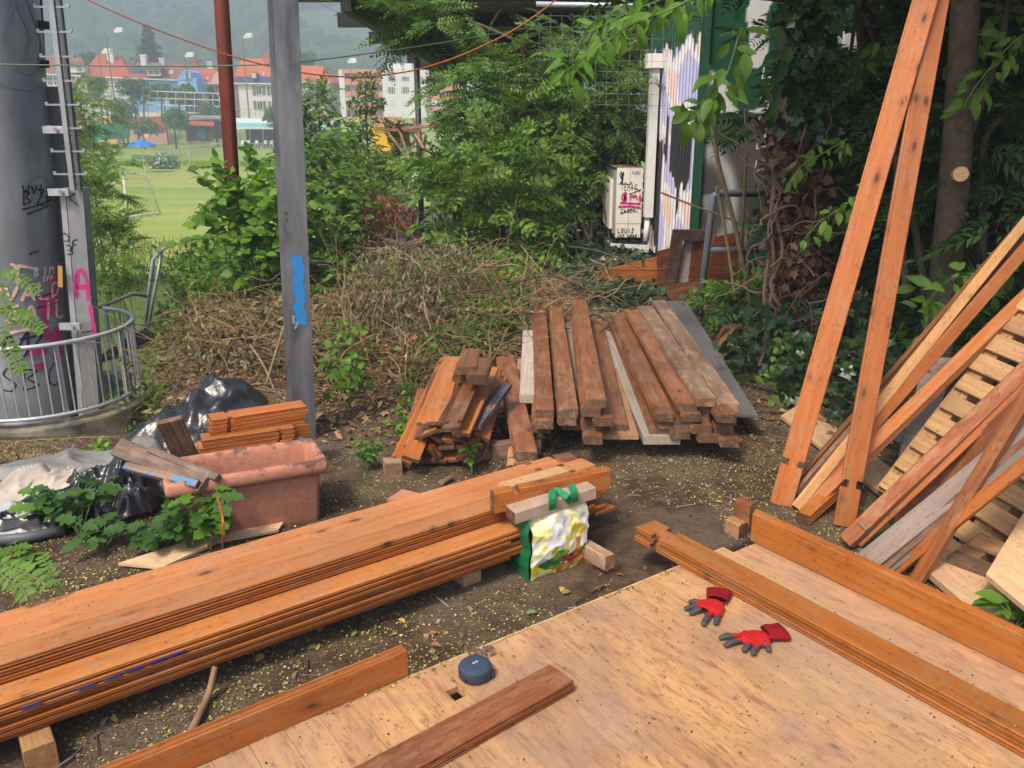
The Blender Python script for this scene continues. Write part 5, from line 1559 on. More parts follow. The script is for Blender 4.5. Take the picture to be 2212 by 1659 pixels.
# air conditioner on a bracket
ya = 10.6
af0, af1 = D(1328, 515, ya), D(1383, 518, ya)
az0, az1 = D(1328, 513, ya).z, D(1328, 362, ya).z
awd = (af1.x - af0.x)
ac = thing('air_conditioner', 'white air conditioning unit covered in pen and pink spray tags', 'air conditioner', (af0.x, ya, az0))
M['acw'] = simple('off_white_casing', (.80,.76,.68), .5, .4, .12, 4)
part('casing', MB().box((af0.x, ya, az0 + .17), (af1.x, ya + .85, az1)), M['acw'], ac)
part('lower_casing', MB().box((af0.x + .004, ya + .004, az0), (af1.x - .004, ya + .85, az0 + .165)), M['acw'], ac)
part('seam', MB().box(((af0.x + af1.x) / 2 - .002, ya - .0015, az0), ((af0.x + af1.x) / 2 + .002, ya + .001, az1)), M['darkgrey'], ac)
part('grille', MB().box((af0.x - .07, ya + .06, az0 + .10), (af0.x, ya + .8, az1 - .14)), M['acw'], ac)
part('grille_back', MB().box((af0.x - .035, ya + .02, az0 + .05), (af0.x, ya + .84, az1 - .02)), simple('grey_fin', (.30,.31,.30), .5), ac)
part('moss_top', MB().grid(lambda a, b: Vector((lerp(af0.x - .05, af1.x + .005, a), lerp(ya - .005, ya + .86, b), az1 + .003 + .022 * abs(mnoise.noise((a * 14, b * 22, 2))))), 24, 30), simple('yellow_moss', (.20,.17,.06), .95, var=.5, scale=60, bump=.5), ac)
part('bracket', MB().prism([D(1318, 526, ya - .02), D(1402, 530, ya - .02), D(1402, 545, ya - .02), D(1395, 545, ya - .02), D(1318, 532, ya - .02)], (0,.03,0)), M['white'], ac)
part('bracket', MB().prism([D(1312, 519, ya + .6), D(1402, 519, ya + .6), D(1402, 528, ya + .6), D(1312, 524, ya + .6)], (0,.03,0)), M['white'], ac)
part('pipe', MB().tube([Vector((af1.x, ya + .1, az0 + .06)), Vector((af1.x + .08, ya + .1, az0 + .06)), Vector((af1.x + .12, ya + .12, az0 + .14)), Vector((af1.x + .125, ya + .14, az0 + .55))], .03, 8), M['white'], ac, True)
def acf(x, y): return Vector((af0.x + x * awd, ya, az0 + y * (az1 - az0)))
fn_ = lambda x, y: Vector((0, -1, 0))
mk = MB(); ribbon(mk, [[(.20,.90),(.15,.94),(.10,.90),(.22,.80),(.26,.93),(.20,.90)],[(.17,.94),(.19,.83)],[(.24,.94),(.2,.84)],[(.18,.92),(.22,.82),(.17,.78)]], .028, acf, fn_, .003, False); part('tag_heart', mk, M['p_black'], ac)
mk = MB()
def sc_(txt, x, y, h, wx, s_, sl=.15): return [[(x + (px - 0) * wx, y + py * h) for px, py in st] for st in strokes(txt, 0, 0, 1, .6, .25, sl, .07, s_)]
ribbon(mk, sc_('FOCKU', .58, .90, .045, .075, 2), .010, acf, fn_, .003); ribbon(mk, sc_('SULO', .08, .765, .03, .16, 5), .012, acf, fn_, .003)
ribbon(mk, sc_('TEPAC', .16, .68, .09, .15, 3) + [[(.72,.72),(.9,.66)],[(.5,.62),(.95,.69)]], .016, acf, fn_, .003)
ribbon(mk, sc_('SAGES', .18, .36, .055, .14, 7) + [[(.2,.34),(.6,.40),(.85,.37)]], .014, acf, fn_, .003)
ribbon(mk, sc_('LOUIS', .10, .065, .07, .155, 8, .05), .018, acf, fn_, .005); ribbon(mk, sc_('WOZ HERE', .10, -.0, .04, .115, 9, .05), .016, acf, fn_, .005)
part('tag_writing', mk, M['p_black'], ac, label='black pen handwriting')
mk = MB(); ribbon(mk, [[(.22,.54),(.22,.64),(.45,.63),(.24,.58),(.45,.53),(.24,.53)],[(.55,.53),(.56,.63),(.68,.56),(.76,.63),(.82,.54)],[(.95,.60),(.86,.58),(.9,.53),(.99,.55)],[(.30,.58),(.42,.57)]], .05, acf, fn_, .003); ribbon(mk, [[(.16,.50),(.95,.485)],[(.10,.445),(.55,.45),(.97,.43),(.97,.41)]], .032, acf, fn_, .004)
part('tag_pink', mk, M['p_pink'], ac, label='hot pink sprayed letters with two underlines')
# ---- window frame, wedge of panelling, rail, reddish panel
def cg(cx, cy): return 1261.8 + cx * .2812, 219.4 + cy * .2812   # 2300,400 crop
yw = 7.7
def gp(cx, cy, y=yw): return D(*cg(cx, cy), y)
wf = thing('window_frame', 'old dark brown wooden window frame leaning against the container', 'window frame', tuple(gp(605, 1450)))
fq = [gp(605,1452), gp(688,985), gp(1005,992, yw+.15), gp(935,1430, yw+.1)]
def lf(a, b): 
    lo = fq[0].lerp(fq[3], a); hi = fq[1].lerp(fq[2], a); return lo.lerp(hi, b)
for nm, q in (('left_stile', [(0,0),(.27,0),(.27,1),(0,1)]), ('top_rail', [(.272,.83),(1,.83),(1,1),(.272,1)]), ('bottom_rail', [(.272,0),(1,0),(1,.10),(.272,.10)]), ('right_stile', [(.90,.102),(1,.102),(1,.828),(.90,.828)])):
    part(nm, MB().prism([lf(*c) for c in q], (0, .055, 0)), M['brownold'], wf).color = (.6, .5, .42, 1)
part('cross_board', MB().prism([lf(.36,.10), lf(.62,.10), lf(.62,.83), lf(.36,.83)], (0,.02,0)).box((0,0,-9),(.001,.001,-9.001)) if False else MB().prism([p + Vector((0,.06,0)) for p in (lf(.33,.08), lf(.60,.08), lf(.60,.86), lf(.33,.86))], (0,.02,0)), M['old'], wf)
rp_ = [gp(560,1420,yw+.12), gp(560,1150,yw+.12), gp(1240,985,yw+.16), gp(1190,1400,yw+.12)]
pn = thing('wall_panel', 'red-brown matchboard panel behind the leaning window frame', 'panel', tuple(rp_[0]))
for k in range(5):
    q = [rp_[0].lerp(rp_[1], k/5 + .004), rp_[0].lerp(rp_[1], (k+1)/5 - .004), rp_[3].lerp(rp_[2], (k+1)/5 - .004), rp_[3].lerp(rp_[2], k/5 + .004)]
    p_ = part('board', MB().prism(q, (0,.02,0)), M['pine2'], pn); p_.color = (.55,.42,.36,1)
wg = thing('panel_wedge', 'triangular wedge of varnished orange matchboard lying in the ivy', 'panel wedge', tuple(gp(300,1385, yw-.3)))
yv = yw + .35
w1 = [gp(3,1322,yv), gp(165,1293,yv), gp(620,1307,yv), gp(610,1390,yv), gp(60,1365,yv), gp(3,1342,yv)]
w2 = [gp(170,1289,yv), gp(437,1222,yv), gp(450,1278,yv), gp(472,1278,yv), gp(466,1227,yv), gp(630,1222,yv), gp(622,1303,yv)]
w3_ = [gp(468,1222,yv), gp(466,1212,yv), gp(650,1176,yv), gp(642,1219,yv)]
for q, cl in ((w1, (.85,.72,.62)), (w2, (.9,.78,.68)), (w3_, (.85,.7,.6))):
    o = part('board', MB().prism(q, (0,.02,0)), M['pine'], wg); o.color = (*cl, 1)
# plank and grey board at the wedge's foot
plank('red-brown board lying under the window frame behind the plank pile', gp(640,1490,7.45), gp(1130,1400,7.45), .16, .02, 'pine2', 'plain', up=(0,-1,.2), tint=(.6,.5,.45))
rl = thing('pipe_rail', 'grey steel pipe rail standing in front of the container', 'rail', tuple(gp(885,1570,7.2)))
yr = 7.2
part('frame', MB().tube([gp(880,1640,yr), gp(985,790,yr), gp(996,725,yr), gp(1025,703,yr), gp(1380,705,yr+.2)], .030, 8), M['darkgrey'], rl, True).data.materials[0] = simple('grey_blue_pipe', (.20,.23,.26), .45, .5)
part('cross_bar', MB().tube([gp(935,1138,yr), gp(1330,1145,yr+.2)], .026, 8), bpy.data.materials['grey_blue_pipe'], rl, True)
plank('thin reddish lath leaning behind the pipe rail', gp(925,1440,7.4), gp(1010,985,7.55), .03, .02, 'pine2', 'plain', up=(0,-1,0), tint=(.8,.7,.65))
# ------------------------------------------------------------------ canopy, mesh fence, yard things
cz = 3.55
can = thing('canopy', 'long black canopy roof on slim posts running away behind the trees', 'canopy', (-2.4, 22, gz(-2.4, 22)))
M['soffit'] = simple('grey_corrugated_soffit', (.33,.30,.275), .7, .3, .2, 1.5)
M['blacksteel'] = simple('black_steel_beam', (.016,.017,.019), .5, .4, .2, 4)
x0, x1, y0c, y1c = -2.55, 7.5, 12.2, 43
mb = MB()
n = 190
vs = []
for k in range(n + 1):
    y = lerp(y0c, y1c, k / n); dz = .022 * ((k % 2) * 2 - 1)
    vs += [(x0, y, cz + dz), (x1, y, cz + dz)]
mb.add(vs, [(2*k, 2*k+1, 2*k+3, 2*k+2) for k in range(n)])
part('soffit', mb, M['soffit'], can)
part('roof_sheet', MB().box((x0, y0c, cz + .06), (x1, y1c, cz + .10)), M['blacksteel'], can)
for y in np.arange(13.2, 43, 3.6):
    part('cross_beam', MB().box((x0 - .62, y, cz - .27), (x1, y + .14, cz - .03)), M['blacksteel'], can)
for x in (-2.2, 1.6, 5.4):
    part('long_beam', MB().box((x - .07, y0c + .1, cz - .50), (x + .07, y1c, cz - .275)), M['blacksteel'], can)
part('edge_trim', MB().box((x0 - .05, y0c, cz - .05), (x0, y1c, cz + .10)), M['blacksteel'], can)
for (x, y) in ((D(905, 300, 22).x, 22), (D(1006, 230, 41).x, 41), (4.6, 22), (4.6, 41)):
    part('post', MB().tube([(x, y, gz(x, y) - .1), (x, y, cz - .48)], .072, 12), simple('anthracite_post', (.045,.05,.058), .5) if 'anthracite_post' not in bpy.data.materials else bpy.data.materials['anthracite_post'], can, True)
# flat shed roof with laths, below the bushes
def rq(u, v, z): return P(u, v, z)
zr = -1.15
shed = thing('shed_roof', 'flat grey-brown boarded shed roof seen beyond the brush heap', 'shed roof', tuple(P(860, 500, zr)))
M['roofgrey'] = simple('dusty_roofing_felt', (.155,.13,.115), .9, .2, .3, 2)
ra, rb2, rc, rdd = P(700, 580, zr), P(960, 585, zr), P(1010, 445, zr), P(850, 445, zr)
part('roof', MB().prism([ra, rb2, rc, rdd], (0,0,-.12)), M['roofgrey'], shed)
for k in range(5):
    f_ = k / 4
    a = ra.lerp(rb2, f_); b = rdd.lerp(rc, f_ ** .9)
    part('batten', MB().obox(a + Vector((0,0,.03)), b + Vector((0,0,.03)), .06, .06), M['roofgrey'], shed)
part('wall', MB().prism([ra + Vector((.2,.2,-.13)), rb2 + Vector((-.2,.2,-.13)), rc + Vector((-.2,-.2,-.13)), rdd + Vector((.2,-.2,-.13))], (0,0,-2.2)), M['brownold'], shed)
plank('pale squared timber lying on the shed roof', P(895, 530, zr + .12), P(945, 490, zr + .12), .14, .12, 'ply', 'plain', endmat='ply', tint=(.7,.62,.55), name='timber', cat='timber')
# tangle of laths leaning at the dark canopy post
def ch(cx, cy): return 521.2 + cx * .2356, 54.9 + cy * .2356       # 950,100 crop
rnL = random.Random(3)
lp_ = [((1300,955),(1650,965)), ((1310,850),(1450,940)), ((1340,980),(1540,1230)), ((1420,900),(1560,1100)), ((1450,960),(1540,1230)), ((1490,900),(1545,1260)), ((1520,890),(1530,1330)), ((1570,850),(1660,1080)), ((1440,870),(1500,1200)), ((1380,960),(1650,940)), ((1300,960),(1830,915)), ((1560,1130),(1650,900)), ((1600,1000),(1670,1130)), ((1530,960),(1700,1150)), ((1340,950),(1500,1060)), ((1640,1380),(1690,1000))]
for k, (a, b) in enumerate(lp_):
    y = 20.6 + rnL.uniform(-.5, .5)
    pa, pb_2 = D(*ch(*a), y), D(*ch(*b), y + rnL.uniform(-.3, .5))
    plank('weathered lath in the tangle at the dark canopy post, %s from the left' % ['1st','2nd','3rd','4th','5th','6th','7th','8th','9th','10th','11th','12th','13th','14th','15th','16th'][sorted(range(16), key=lambda q: lp_[q][0][0] + lp_[q][1][0])[:].index(k)], pa, pb_2, .06, .035, 'brownold', 'plain', endmat='brownold', name='lath', cat='lath', group='laths tangled round the canopy post', tint=(1.9,1.6,1.5), up=(0,-1,.1))
# yellow and green hut with a slatted box behind
yh = 42
yb = thing('yellow_hut', 'bright yellow hut with a slatted balcony parapet beyond the bushes', 'hut', tuple(D(860, 300, yh)))
def hr_(cx0, cy0, cx1, cy1, y, dep): 
    a, b = D(*ch(cx0, cy1), y), D(*ch(cx1, cy0), y)
    return (a.x, y, a.z), (b.x, y + dep, b.z)
M['yellow'] = simple('yellow_paint', (.72,.42,.02), .6, var=.15, scale=1); M['tealgreen'] = simple('turquoise_green_paint', (.02,.28,.16), .6, var=.2, scale=1)
part('wall', MB().box(*hr_(1215, 930, 1420, 1150, yh, 3)), M['yellow'], yb)
part('green_door', MB().box(*hr_(1425, 1010, 1480, 1120, yh - .05, 3)), M['tealgreen'], yb)
part('green_panel', MB().box(*hr_(1425, 900, 1530, 1008, yh, 3)), M['tealgreen'], yb)
for k in range(24):
    c0 = 1205 + k * 11.4
    p_ = part('slat', MB().box(*hr_(c0, 838 + rnL.uniform(-4, 4), c0 + 8, 925, yh - .2, .06)), M['brownold'], yb); p_.color = (3.0, 2.6, 2.2, 1)
# white tarpaulin over a heap, yellow beams
yt = 19.5
wt = [D(938, 350, yt), D(965, 352, yt), D(975, 372, yt), D(958, 400, yt - .3), D(925, 425, yt - .5), D(882, 412, yt - .5), D(880, 390, yt - .2), D(905, 360, yt)]
mb = MB(); mb.prism([p for p in wt], (.15, .5, .1))
solo('white_tarpaulin', mb, M['tarp_lgrey'], 'pale tarpaulin hung over a heap behind the dark canopy post', 'tarpaulin')
for k, (a, b, lb) in enumerate((((845, 408), (900, 412), 'yellow formwork beam on the left of the pale tarpaulin'), ((962, 403), (985, 400), 'yellow formwork beam on the right of the pale tarpaulin'))):
    solo('formwork_beam', MB().obox(D(*a, yt - .2), D(*b, yt - .2), .12, .10), simple('yellow_formwork', (.6,.3,.05), .6) if k == 0 else bpy.data.materials['yellow_formwork'], lb, 'beam')
solo('stacked_timber', MB().obox(D(850, 424, yt), D(893, 424, yt), .2, .10).obox(D(852, 432, yt), D(893, 433, yt), .2, .05).obox(D(858, 440, yt), D(890, 441, yt), .2, .05), M['old'], 'small stack of grey timber under the pale tarpaulin', 'timber')
# wire mesh panel and tube rail in the upper middle
ym = 10.0
mf = thing('wire_mesh_panel', 'welded wire mesh panel between the canopy and the green container', 'mesh fence', tuple(D(1260, 230, ym)))
mb = MB()
for k in range(13):
    u = 1165 + k * 24.5
    vt, vb = 28, (235 if k > 4 else 150)
    mb.tube([D(u, vt, ym), D(u + (u - 1106) * -.012, vb, ym)], .0022, 4)
for k in range(9):
    v = 34 + k * 24
    mb.tube([D(1165 if v < 140 else 1290, v, ym), D(1465, v + 3, ym)], .0022, 4)
o = part('wires', mb, M['mesh_wire'], mf, kind='stuff')
part('top_tube', MB().tube([D(1158, 9, ym), D(1330, 12, ym), D(1480, 14, ym)], .028, 8), M['steel_light'], mf, True)
bw_ = thing('brown_cladding', 'brown corrugated metal wall behind the wire mesh', 'wall', tuple(D(1375, 170, 12.4)))
for k in range(8):
    a, b = D(1335 + k * 11.5, 175, 12.4), D(1335 + k * 11.5 + 9.5, 20, 12.4)
    part('rib', MB().box((a.x, 12.4 - .03 * (k % 2), a.z), (b.x, 12.5, b.z)), simple('brown_sheet_metal', (.13,.065,.045), .5) if k == 0 else bpy.data.materials['brown_sheet_metal'], bw_)
part('backing', MB().box((D(1330,170,12.5).x, 12.51, D(1330,200,12.5).z), (D(1430,170,12.5).x, 12.55, D(1330,15,12.5).z)), bpy.data.materials['brown_sheet_metal'], bw_)

# ------------------------------------------------------------------ sports ground
def ground_d(v, z=LZ):
    return P(1106, v, z).y
# goal
yg = P(280, 475, LZ).y
def gl(u, v): return P(u, v, LZ)
gf0 = gl(275, 470); 
goal = thing('football_goal', 'white tubular football goal on the grass behind the column', 'goal', (gf0.x, gf0.y, LZ))
gh = 2.0
right_post = D(266, 373, yg); rpx = right_post.x
gt = 9
def tubep(n, pts, r=.05): part(n, MB().tube(pts, r, 8), M['white'], goal, True)
yr0 = gf0.y
tp = Vector((D(266, 373, yr0).x, yr0, D(266, 373, yr0).z))
bp = Vector((D(276, 472, yr0).x, yr0, LZ))
tubep('post', [bp, tp], .06)
lx2 = D(150, 385, yr0 - 5)
tubep('crossbar', [tp, D(200, 380, yr0 - 2.5), D(60, 390, yr0 - 6)], .06)
bkt = D(312, 378, yr0 + .7); bkb = D(348, 475, yr0 + 1.6); bkb.z = LZ + .05
tubep('top_stay', [tp, D(290, 374, yr0 + .3), bkt, D(322, 392, yr0 + .9), bkb], .045)
tubep('ground_bar', [bp + Vector((0,0,.05)), bkb], .045)
tubep('ground_bar', [bkb, D(290, 487, yr0 - 1), D(150, 510, yr0 - 5)], .045)
mb = MB()
for k in range(14):
    a = tp.lerp(bkt, k / 13); b = bp.lerp(bkb, k / 13); mb.tube([a, b], .004, 3)
for k in range(10):
    a = tp.lerp(bp, k / 9); b = bkt.lerp(bkb, k / 9); mb.tube([a, b], .004, 3)
part('net', mb, M['grey_wire'], goal, kind='stuff')
# tennis nets
def net(label, u0, v0t, v0b, u1, v1t, v1b, mid=None):
    a, b = P(u0, v0b, LZ), P(u1, v1b, LZ)
    ta, tb_ = D(u0, v0t, a.y), D(u1, v1t, b.y)
    r = thing('tennis_net', label, 'net', tuple(a))
    part('post', MB().tube([a, Vector((a.x, a.y, ta.z))], .06, 6), M['brownold'], r)
    part('post', MB().tube([b, Vector((b.x, b.y, tb_.z))], .06, 6), M['brownold'], r)
    pa_, pb__ = Vector((a.x, a.y, ta.z)), Vector((b.x, b.y, tb_.z)); md_ = (pa_ + pb__) / 2 - Vector((0,0,.08))
    part('tape', MB().obox(pa_, md_, .03, .10).obox(md_, pb__, .03, .10), M['white'], r)
    t_ = (pa_ + pb__) / 2
    part('centre_strap', MB().obox(Vector((md_.x, md_.y - .03, LZ)), md_ - Vector((0,.03,0)), .1, .02, (0,-1,0)), M['white'], r)
    mb = MB()
    nn_ = 60
    for k in range(nn_ + 1):
        p = a.lerp(b, k / nn_); q = pa_.lerp(pb__, k / nn_); mb.tube([p, q - Vector((0,0,.05))], .010, 3, cap=False)
    for k in range(7):
        f_ = (k + .5) / 7; mb.tube([a.lerp(pa_, f_), b.lerp(pb__, f_)], .010, 3, cap=False)
    part('netting', mb, M['darkgrey'], r, kind='stuff')
net('long tennis net with a white tape in the middle of the lawn', 342, 329, 346, 465, 317, 333)
net('smaller tennis net partly hidden behind the steel post', 531, 311, 325, 596, 305, 318)
# benches
def bench(label, u0, u1, vb, vt):
    a, b = P(u0, vb, LZ), P(u1, vb + 1, LZ)
    b = Vector((b.x, a.y - .2, LZ))
    r = thing('park_bench', label, 'bench', tuple(a), 'green benches on the lawn')
    M.setdefault('bgreen', simple('bench_green', (.02,.15,.085), .5))
    for k in range(3): part('back_slat', MB().obox(a + Vector((0,0,.52 + .14*k)), b + Vector((0,0,.52 + .14*k)), .03, .10), M['bgreen'], r)
    for k in range(3): part('seat_slat', MB().obox(a + Vector((0,-.12*k - .1,.44)), b + Vector((0,-.12*k - .1,.44)), .09, .03), M['bgreen'], r)
    for p in (a.lerp(b, .1), a.lerp(b, .9)): part('leg', MB().box(p + Vector((-.03,-.45,0)), p + Vector((.03,.05,.42))), M['darkgrey'], r)
bench('left green slatted park bench at the edge of the lawn', 286, 320, 352, 339)
bench('right green slatted park bench beside the white flowering bush', 326, 380, 354, 341)
# blue parasol
pu = P(309, 352, LZ); yu = P(309, 318, LZ).y
yu = 80.
um = thing('parasol', 'bright blue parasol standing open on the lawn', 'parasol', (D(306, 318, yu).x, yu, LZ))
cxu = D(306, 318, yu); n = 10
mb = MB(); 
ru = 1.25; zc_ = D(306, 301, yu).z; ze = D(306, 312, yu).z; zv = ze - .22
ring1 = [(cxu.x + ru*math.cos(2*math.pi*k/n), yu + ru*math.sin(2*math.pi*k/n), ze) for k in range(n)]
mb.add([(cxu.x, yu, zc_)] + ring1, [(0, 1+k, 1+(k+1)%n) for k in range(n)])
part('cover', mb, simple('blue_canvas', (.02,.20,.62), .6, var=.15, scale=2), um)
mb = MB(); ring2 = [(x, y, zv) for x, y, z in ring1]
mb.add(ring1 + ring2, [(k, (k+1)%n, (k+1)%n+n, k+n) for k in range(n)])
part('valance', mb, simple('pale_blue_canvas', (.12,.36,.72), .6, var=.3, scale=3), um)
part('pole', MB().tube([(cxu.x, yu, LZ - .1), (cxu.x, yu, zc_)], .03, 6), M['white'], um)
# lamp masts
def lamp(label, u, vt, vb, y, r=.06):
    a, b = D(u, vb, y), D(u, vt, y)
    a.z = min(a.z, LZ + (4.6 if y > 174 else 0))
    rr = thing('floodlight_mast', label, 'lamp mast', tuple(a), 'floodlight masts round the sports ground')
    part('mast', MB().tube([a, Vector((a.x, a.y, b.z))], [r, r * .7], 8), simple('mast_steel', (.23,.20,.19), .5) if 'mast_steel' not in bpy.data.materials else bpy.data.materials['mast_steel'], rr)
    s_ = y / 1850
    c = Vector((b.x, y, b.z))
    part('lamp_head', MB().obox(c + Vector((-9*s_, 0, 0)), c + Vector((9*s_, -.3, 1.5*s_)), 8*s_, 6*s_).obox(c + Vector((-6*s_, 0, 5*s_)), c + Vector((7*s_, 0, 5.6*s_)), 5*s_, 4*s_), M['white'], rr)
lamp('tall floodlight mast standing left of the conifer', 258, 68, 300, 165, .16)
lamp('short floodlight mast in front of the hipped roof', 232, 113, 262, 172, .14)
lamp('floodlight mast rising behind the blue house gable', 411, 121, 240, 182, .16)
lamp('tall floodlight mast just right of the red post', 538, 80, 250, 170, .16)
lamp('tall floodlight mast in front of the white apartment wall', 818, 87, 245, 160, .16)
lamp('short floodlight mast in front of the left balconies', 762, 134, 240, 165, .14)
# lattice fence behind the courts
yf = 160
fe = thing('ball_fence', 'tall see-through ball fence with white rails behind the courts', 'fence', tuple(D(340, 245, yf)))
for (v0, v1) in ((192, 203), (208, 217), (222, 231), (238, 246)):
    part('rail', MB().obox(D(196, v0, yf), D(505, v1, yf), .14, .14), M['white'], fe)
for k in range(16):
    f_ = k / 15; u = lerp(200, 500, f_)
    part('post', MB().obox(D(u, lerp(192, 203, f_), yf - .1), D(u, lerp(250, 262, f_), yf - .1), .11, .11, (0,1,0)), M['steel_light'], fe)
for u, vt, vb in ((232, 220, 268), (310, 190, 262), (349, 205, 265), (387, 215, 245)):
    part('dark_post', MB().obox(D(u, vt, yf - 3), D(u + 1, vb, yf - 3), .22, .22, (0,1,0)), M['red_post'], fe)
f2 = thing('street_fence', 'thin grey street fence before the white house', 'fence', tuple(D(550, 240, 168)))
for v in (236, 246): part('rail', MB().obox(D(508, v, 168), D(595, v + 1, 168), .08, .08), M['steel_light'], f2)
for k in range(9): part('post', MB().obox(D(508 + k*11, 235, 168.1), D(508 + k*11, 250, 168.1), .09, .09, (0,1,0)), M['steel_light'], f2)
# orange retaining wall, yellow wall, green screens, grey shed wall
def slab(name, label, cat, u0, v0, u1, v1, y, dep, mat, base=None):
    a, b = D(u0, v1, y), D(u1, v0, y)
    return solo(name, MB().box((a.x, y, base if base is not None else a.z), (b.x, y + dep, b.z)), mat, label, cat)
M['orangew'] = simple('orange_red_wall_paint', (.60,.115,.05), .7, var=.12, scale=.6)
ow = thing('orange_wall', 'orange-red garden wall with a white coping below the blue house', 'wall', tuple(D(330, 285, 170)))
a, b = D(293, 289, 170), D(361, 252, 170)
part('wall', MB().box((a.x, 170, LZ - .2), (b.x, 170.6, b.z)), M['orangew'], ow)
part('coping', MB().box((a.x - .2, 169.8, b.z), (b.x + .2, 171.2, b.z + .8)), M['white'], ow)
part('skirting', MB().box((D(285,289,170).x, 169.7, LZ - .2), (b.x + .1, 169.95, D(0,280,170).z)), simple('pink_white_base', (.62,.35,.32), .7), ow)
slab('yellow_wall', 'yellow wall of a low shed behind the green screen', 'wall', 218, 254, 247, 290, 171, .5, M['yellow'], LZ - .2)
slab('pale_wall', 'pale band of wall above the yellow shed wall', 'wall', 216, 241, 262, 253, 171.5, .5, M['white'])
slab('wooden_fence', 'grey-pink board fence at the left behind the yellow-green shrub', 'fence', 140, 236, 174, 262, 150, .3, M['ply'])
M['screen'] = simple('dark_green_screen', (.012,.16,.10), .7, var=.25, scale=1.2)
M['screen2'] = simple('turquoise_screen', (.02,.36,.24), .7, var=.25, scale=1.2)
sc1 = [(224,268),(274,265),(279,296),(276,299),(227,302)]
solo('green_screen', MB().prism([D(u, v, 140) for u, v in sc1], (0,.3,0)), M['screen'], 'dark green fabric windscreen along the lawn, right half', 'windscreen')
sc2 = [(170,272),(223,267),(226,302),(185,304)]
solo('green_screen', MB().prism([D(u, v, 139) for u, v in sc2], (0,.3,0)), M['screen2'], 'turquoise fabric windscreen half hidden by the yellow-green shrub', 'windscreen')
slab('notice_box', 'small pale box standing on the lawn in front of the bushes', 'box', 311, 289, 321, 299, 130, .6, M['ply'])
# club hut
hy = 150
hut = thing('club_hut', 'small brown timber club hut with an orange porch roof', 'hut', tuple(D(440, 305, hy)))
def hb_(n, u0, v0, u1, v1, y, dep, mat): 
    a, b = D(u0, v1, y), D(u1, v0, y); return part(n, MB().box((a.x, y, a.z), (b.x, y + dep, b.z)), mat, hut)
M['hutbrown'] = simple('hut_boards', (.15,.075,.055), .8, var=.35, scale=3)
for k in range(10): hb_('wall_board', 402 + k * 5.6, 272, 402 + k * 5.6 + 5.2, 305, hy, .1, M['hutbrown'])
hb_('back_wall', 402, 262, 484, 300, hy + 4, .2, M['hutbrown'])
part('porch_roof', MB().prism([D(399,271,hy-1), D(463,273,hy-1), D(460,264,hy+3), D(406,262,hy+3)], (0,0,.25)), simple('rust_orange_sheet', (.45,.11,.05), .6), hut)
hb_('yellow_band', 420, 258, 458, 266, hy + 3.2, .1, M['yellow'])
part('main_roof', MB().prism([D(405,257,hy+2), D(490,258,hy+2), D(495,253,hy+7), D(415,253,hy+7)], (0,0,.3)), simple('grey_roof_sheet', (.30,.30,.31), .6), hut)
hb_('door', 430, 276, 443, 300, hy - .1, .08, M['screen'])
hb_('window', 466, 270, 478, 288, hy + .5, .08, M['black'])
# awning terrace with chairs
aw = thing('awning', 'long white and turquoise striped terrace awning beside the hut', 'awning', tuple(D(560, 307, hy)))
M['awt'] = simple('turquoise_canvas', (.18,.52,.47), .6, var=.12, scale=.8)
a0_, a1_ = 505, 720
part('roof_canvas', MB().prism([D(a0_,266,hy+1), D(a1_,270,hy+1), D(a1_,260,hy+6), D(a0_,256,hy+6)], (0,0,.1)), M['white'], aw)
part('front_canvas', MB().prism([D(a0_,266.2,hy+.8), D(a1_,270.2,hy+.8), D(a1_,277,hy-.6), D(a0_,274,hy-.6)], (0,.06,0)), M['awt'], aw)
part('fringe', MB().prism([D(a0_,274.2,hy-.65), D(a1_,277.2,hy-.65), D(a1_,280,hy-.65), D(a0_,278.5,hy-.65)], (0,.04,0)), M['white'], aw)
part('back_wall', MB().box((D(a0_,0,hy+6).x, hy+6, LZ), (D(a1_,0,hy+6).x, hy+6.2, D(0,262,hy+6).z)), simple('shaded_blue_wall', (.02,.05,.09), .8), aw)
for u in (515, 540, 568, 600, 640, 680): part('post', MB().tube([D(u, 305, hy-.5), D(u, 276, hy-.5)], .05, 6), M['steel_light'], aw)
part('terrace', MB().box((D(a0_-10,0,hy).x, hy-2.5, LZ-.1), (D(a1_,0,hy).x, hy+6, LZ+.12)), M['concrete'], aw)
def chair(label, u, y):
    b = D(u, 304, y); b.z = LZ + .12
    r = thing('garden_chair', label, 'chair', tuple(b), 'white garden chairs on the terrace')
    part('seat', MB().box(b + Vector((-.28,-.28,.42)), b + Vector((.28,.28,.47))), M['white'], r)
    part('backrest', MB().prism([b + Vector((-.28,.28,.47)), b + Vector((.28,.28,.47)), b + Vector((.22,.36,1.0)), b + Vector((-.22,.36,1.0))], (0,.05,0)), M['white'], r)
    for sx in (-1, 1):
        part('armrest', MB().box(b + Vector((sx*.30-.03,-.28,.64)), b + Vector((sx*.30+.03,.3,.68))), M['white'], r)
        for sy in (-1, 1): part('leg', MB().box(b + Vector((sx*.25-.03,sy*.25-.03,0)), b + Vector((sx*.25+.03,sy*.25+.03,.42))), M['white'], r)
for k, u in enumerate((522, 535, 553, 572, 585)):
    chair('white plastic garden chair under the awning, %s from the hut' % ['first','second','third','fourth','fifth'][k], u, hy - 1.5 + (k % 2) * .8)
tb = D(466, 303, hy - 2); 
gt_ = thing('garden_table', 'small white table with stools in front of the club hut', 'table', (tb.x, tb.y, LZ))
part('top', MB().box((tb.x-.9, tb.y-.4, LZ+.72), (tb.x+.9, tb.y+.4, LZ+.78)), M['white'], gt_)
for sx in (-.8, 0, .8): part('leg', MB().box((tb.x+sx-.05, tb.y-.05, LZ), (tb.x+sx+.05, tb.y+.05, LZ+.72)), M['white'], gt_)

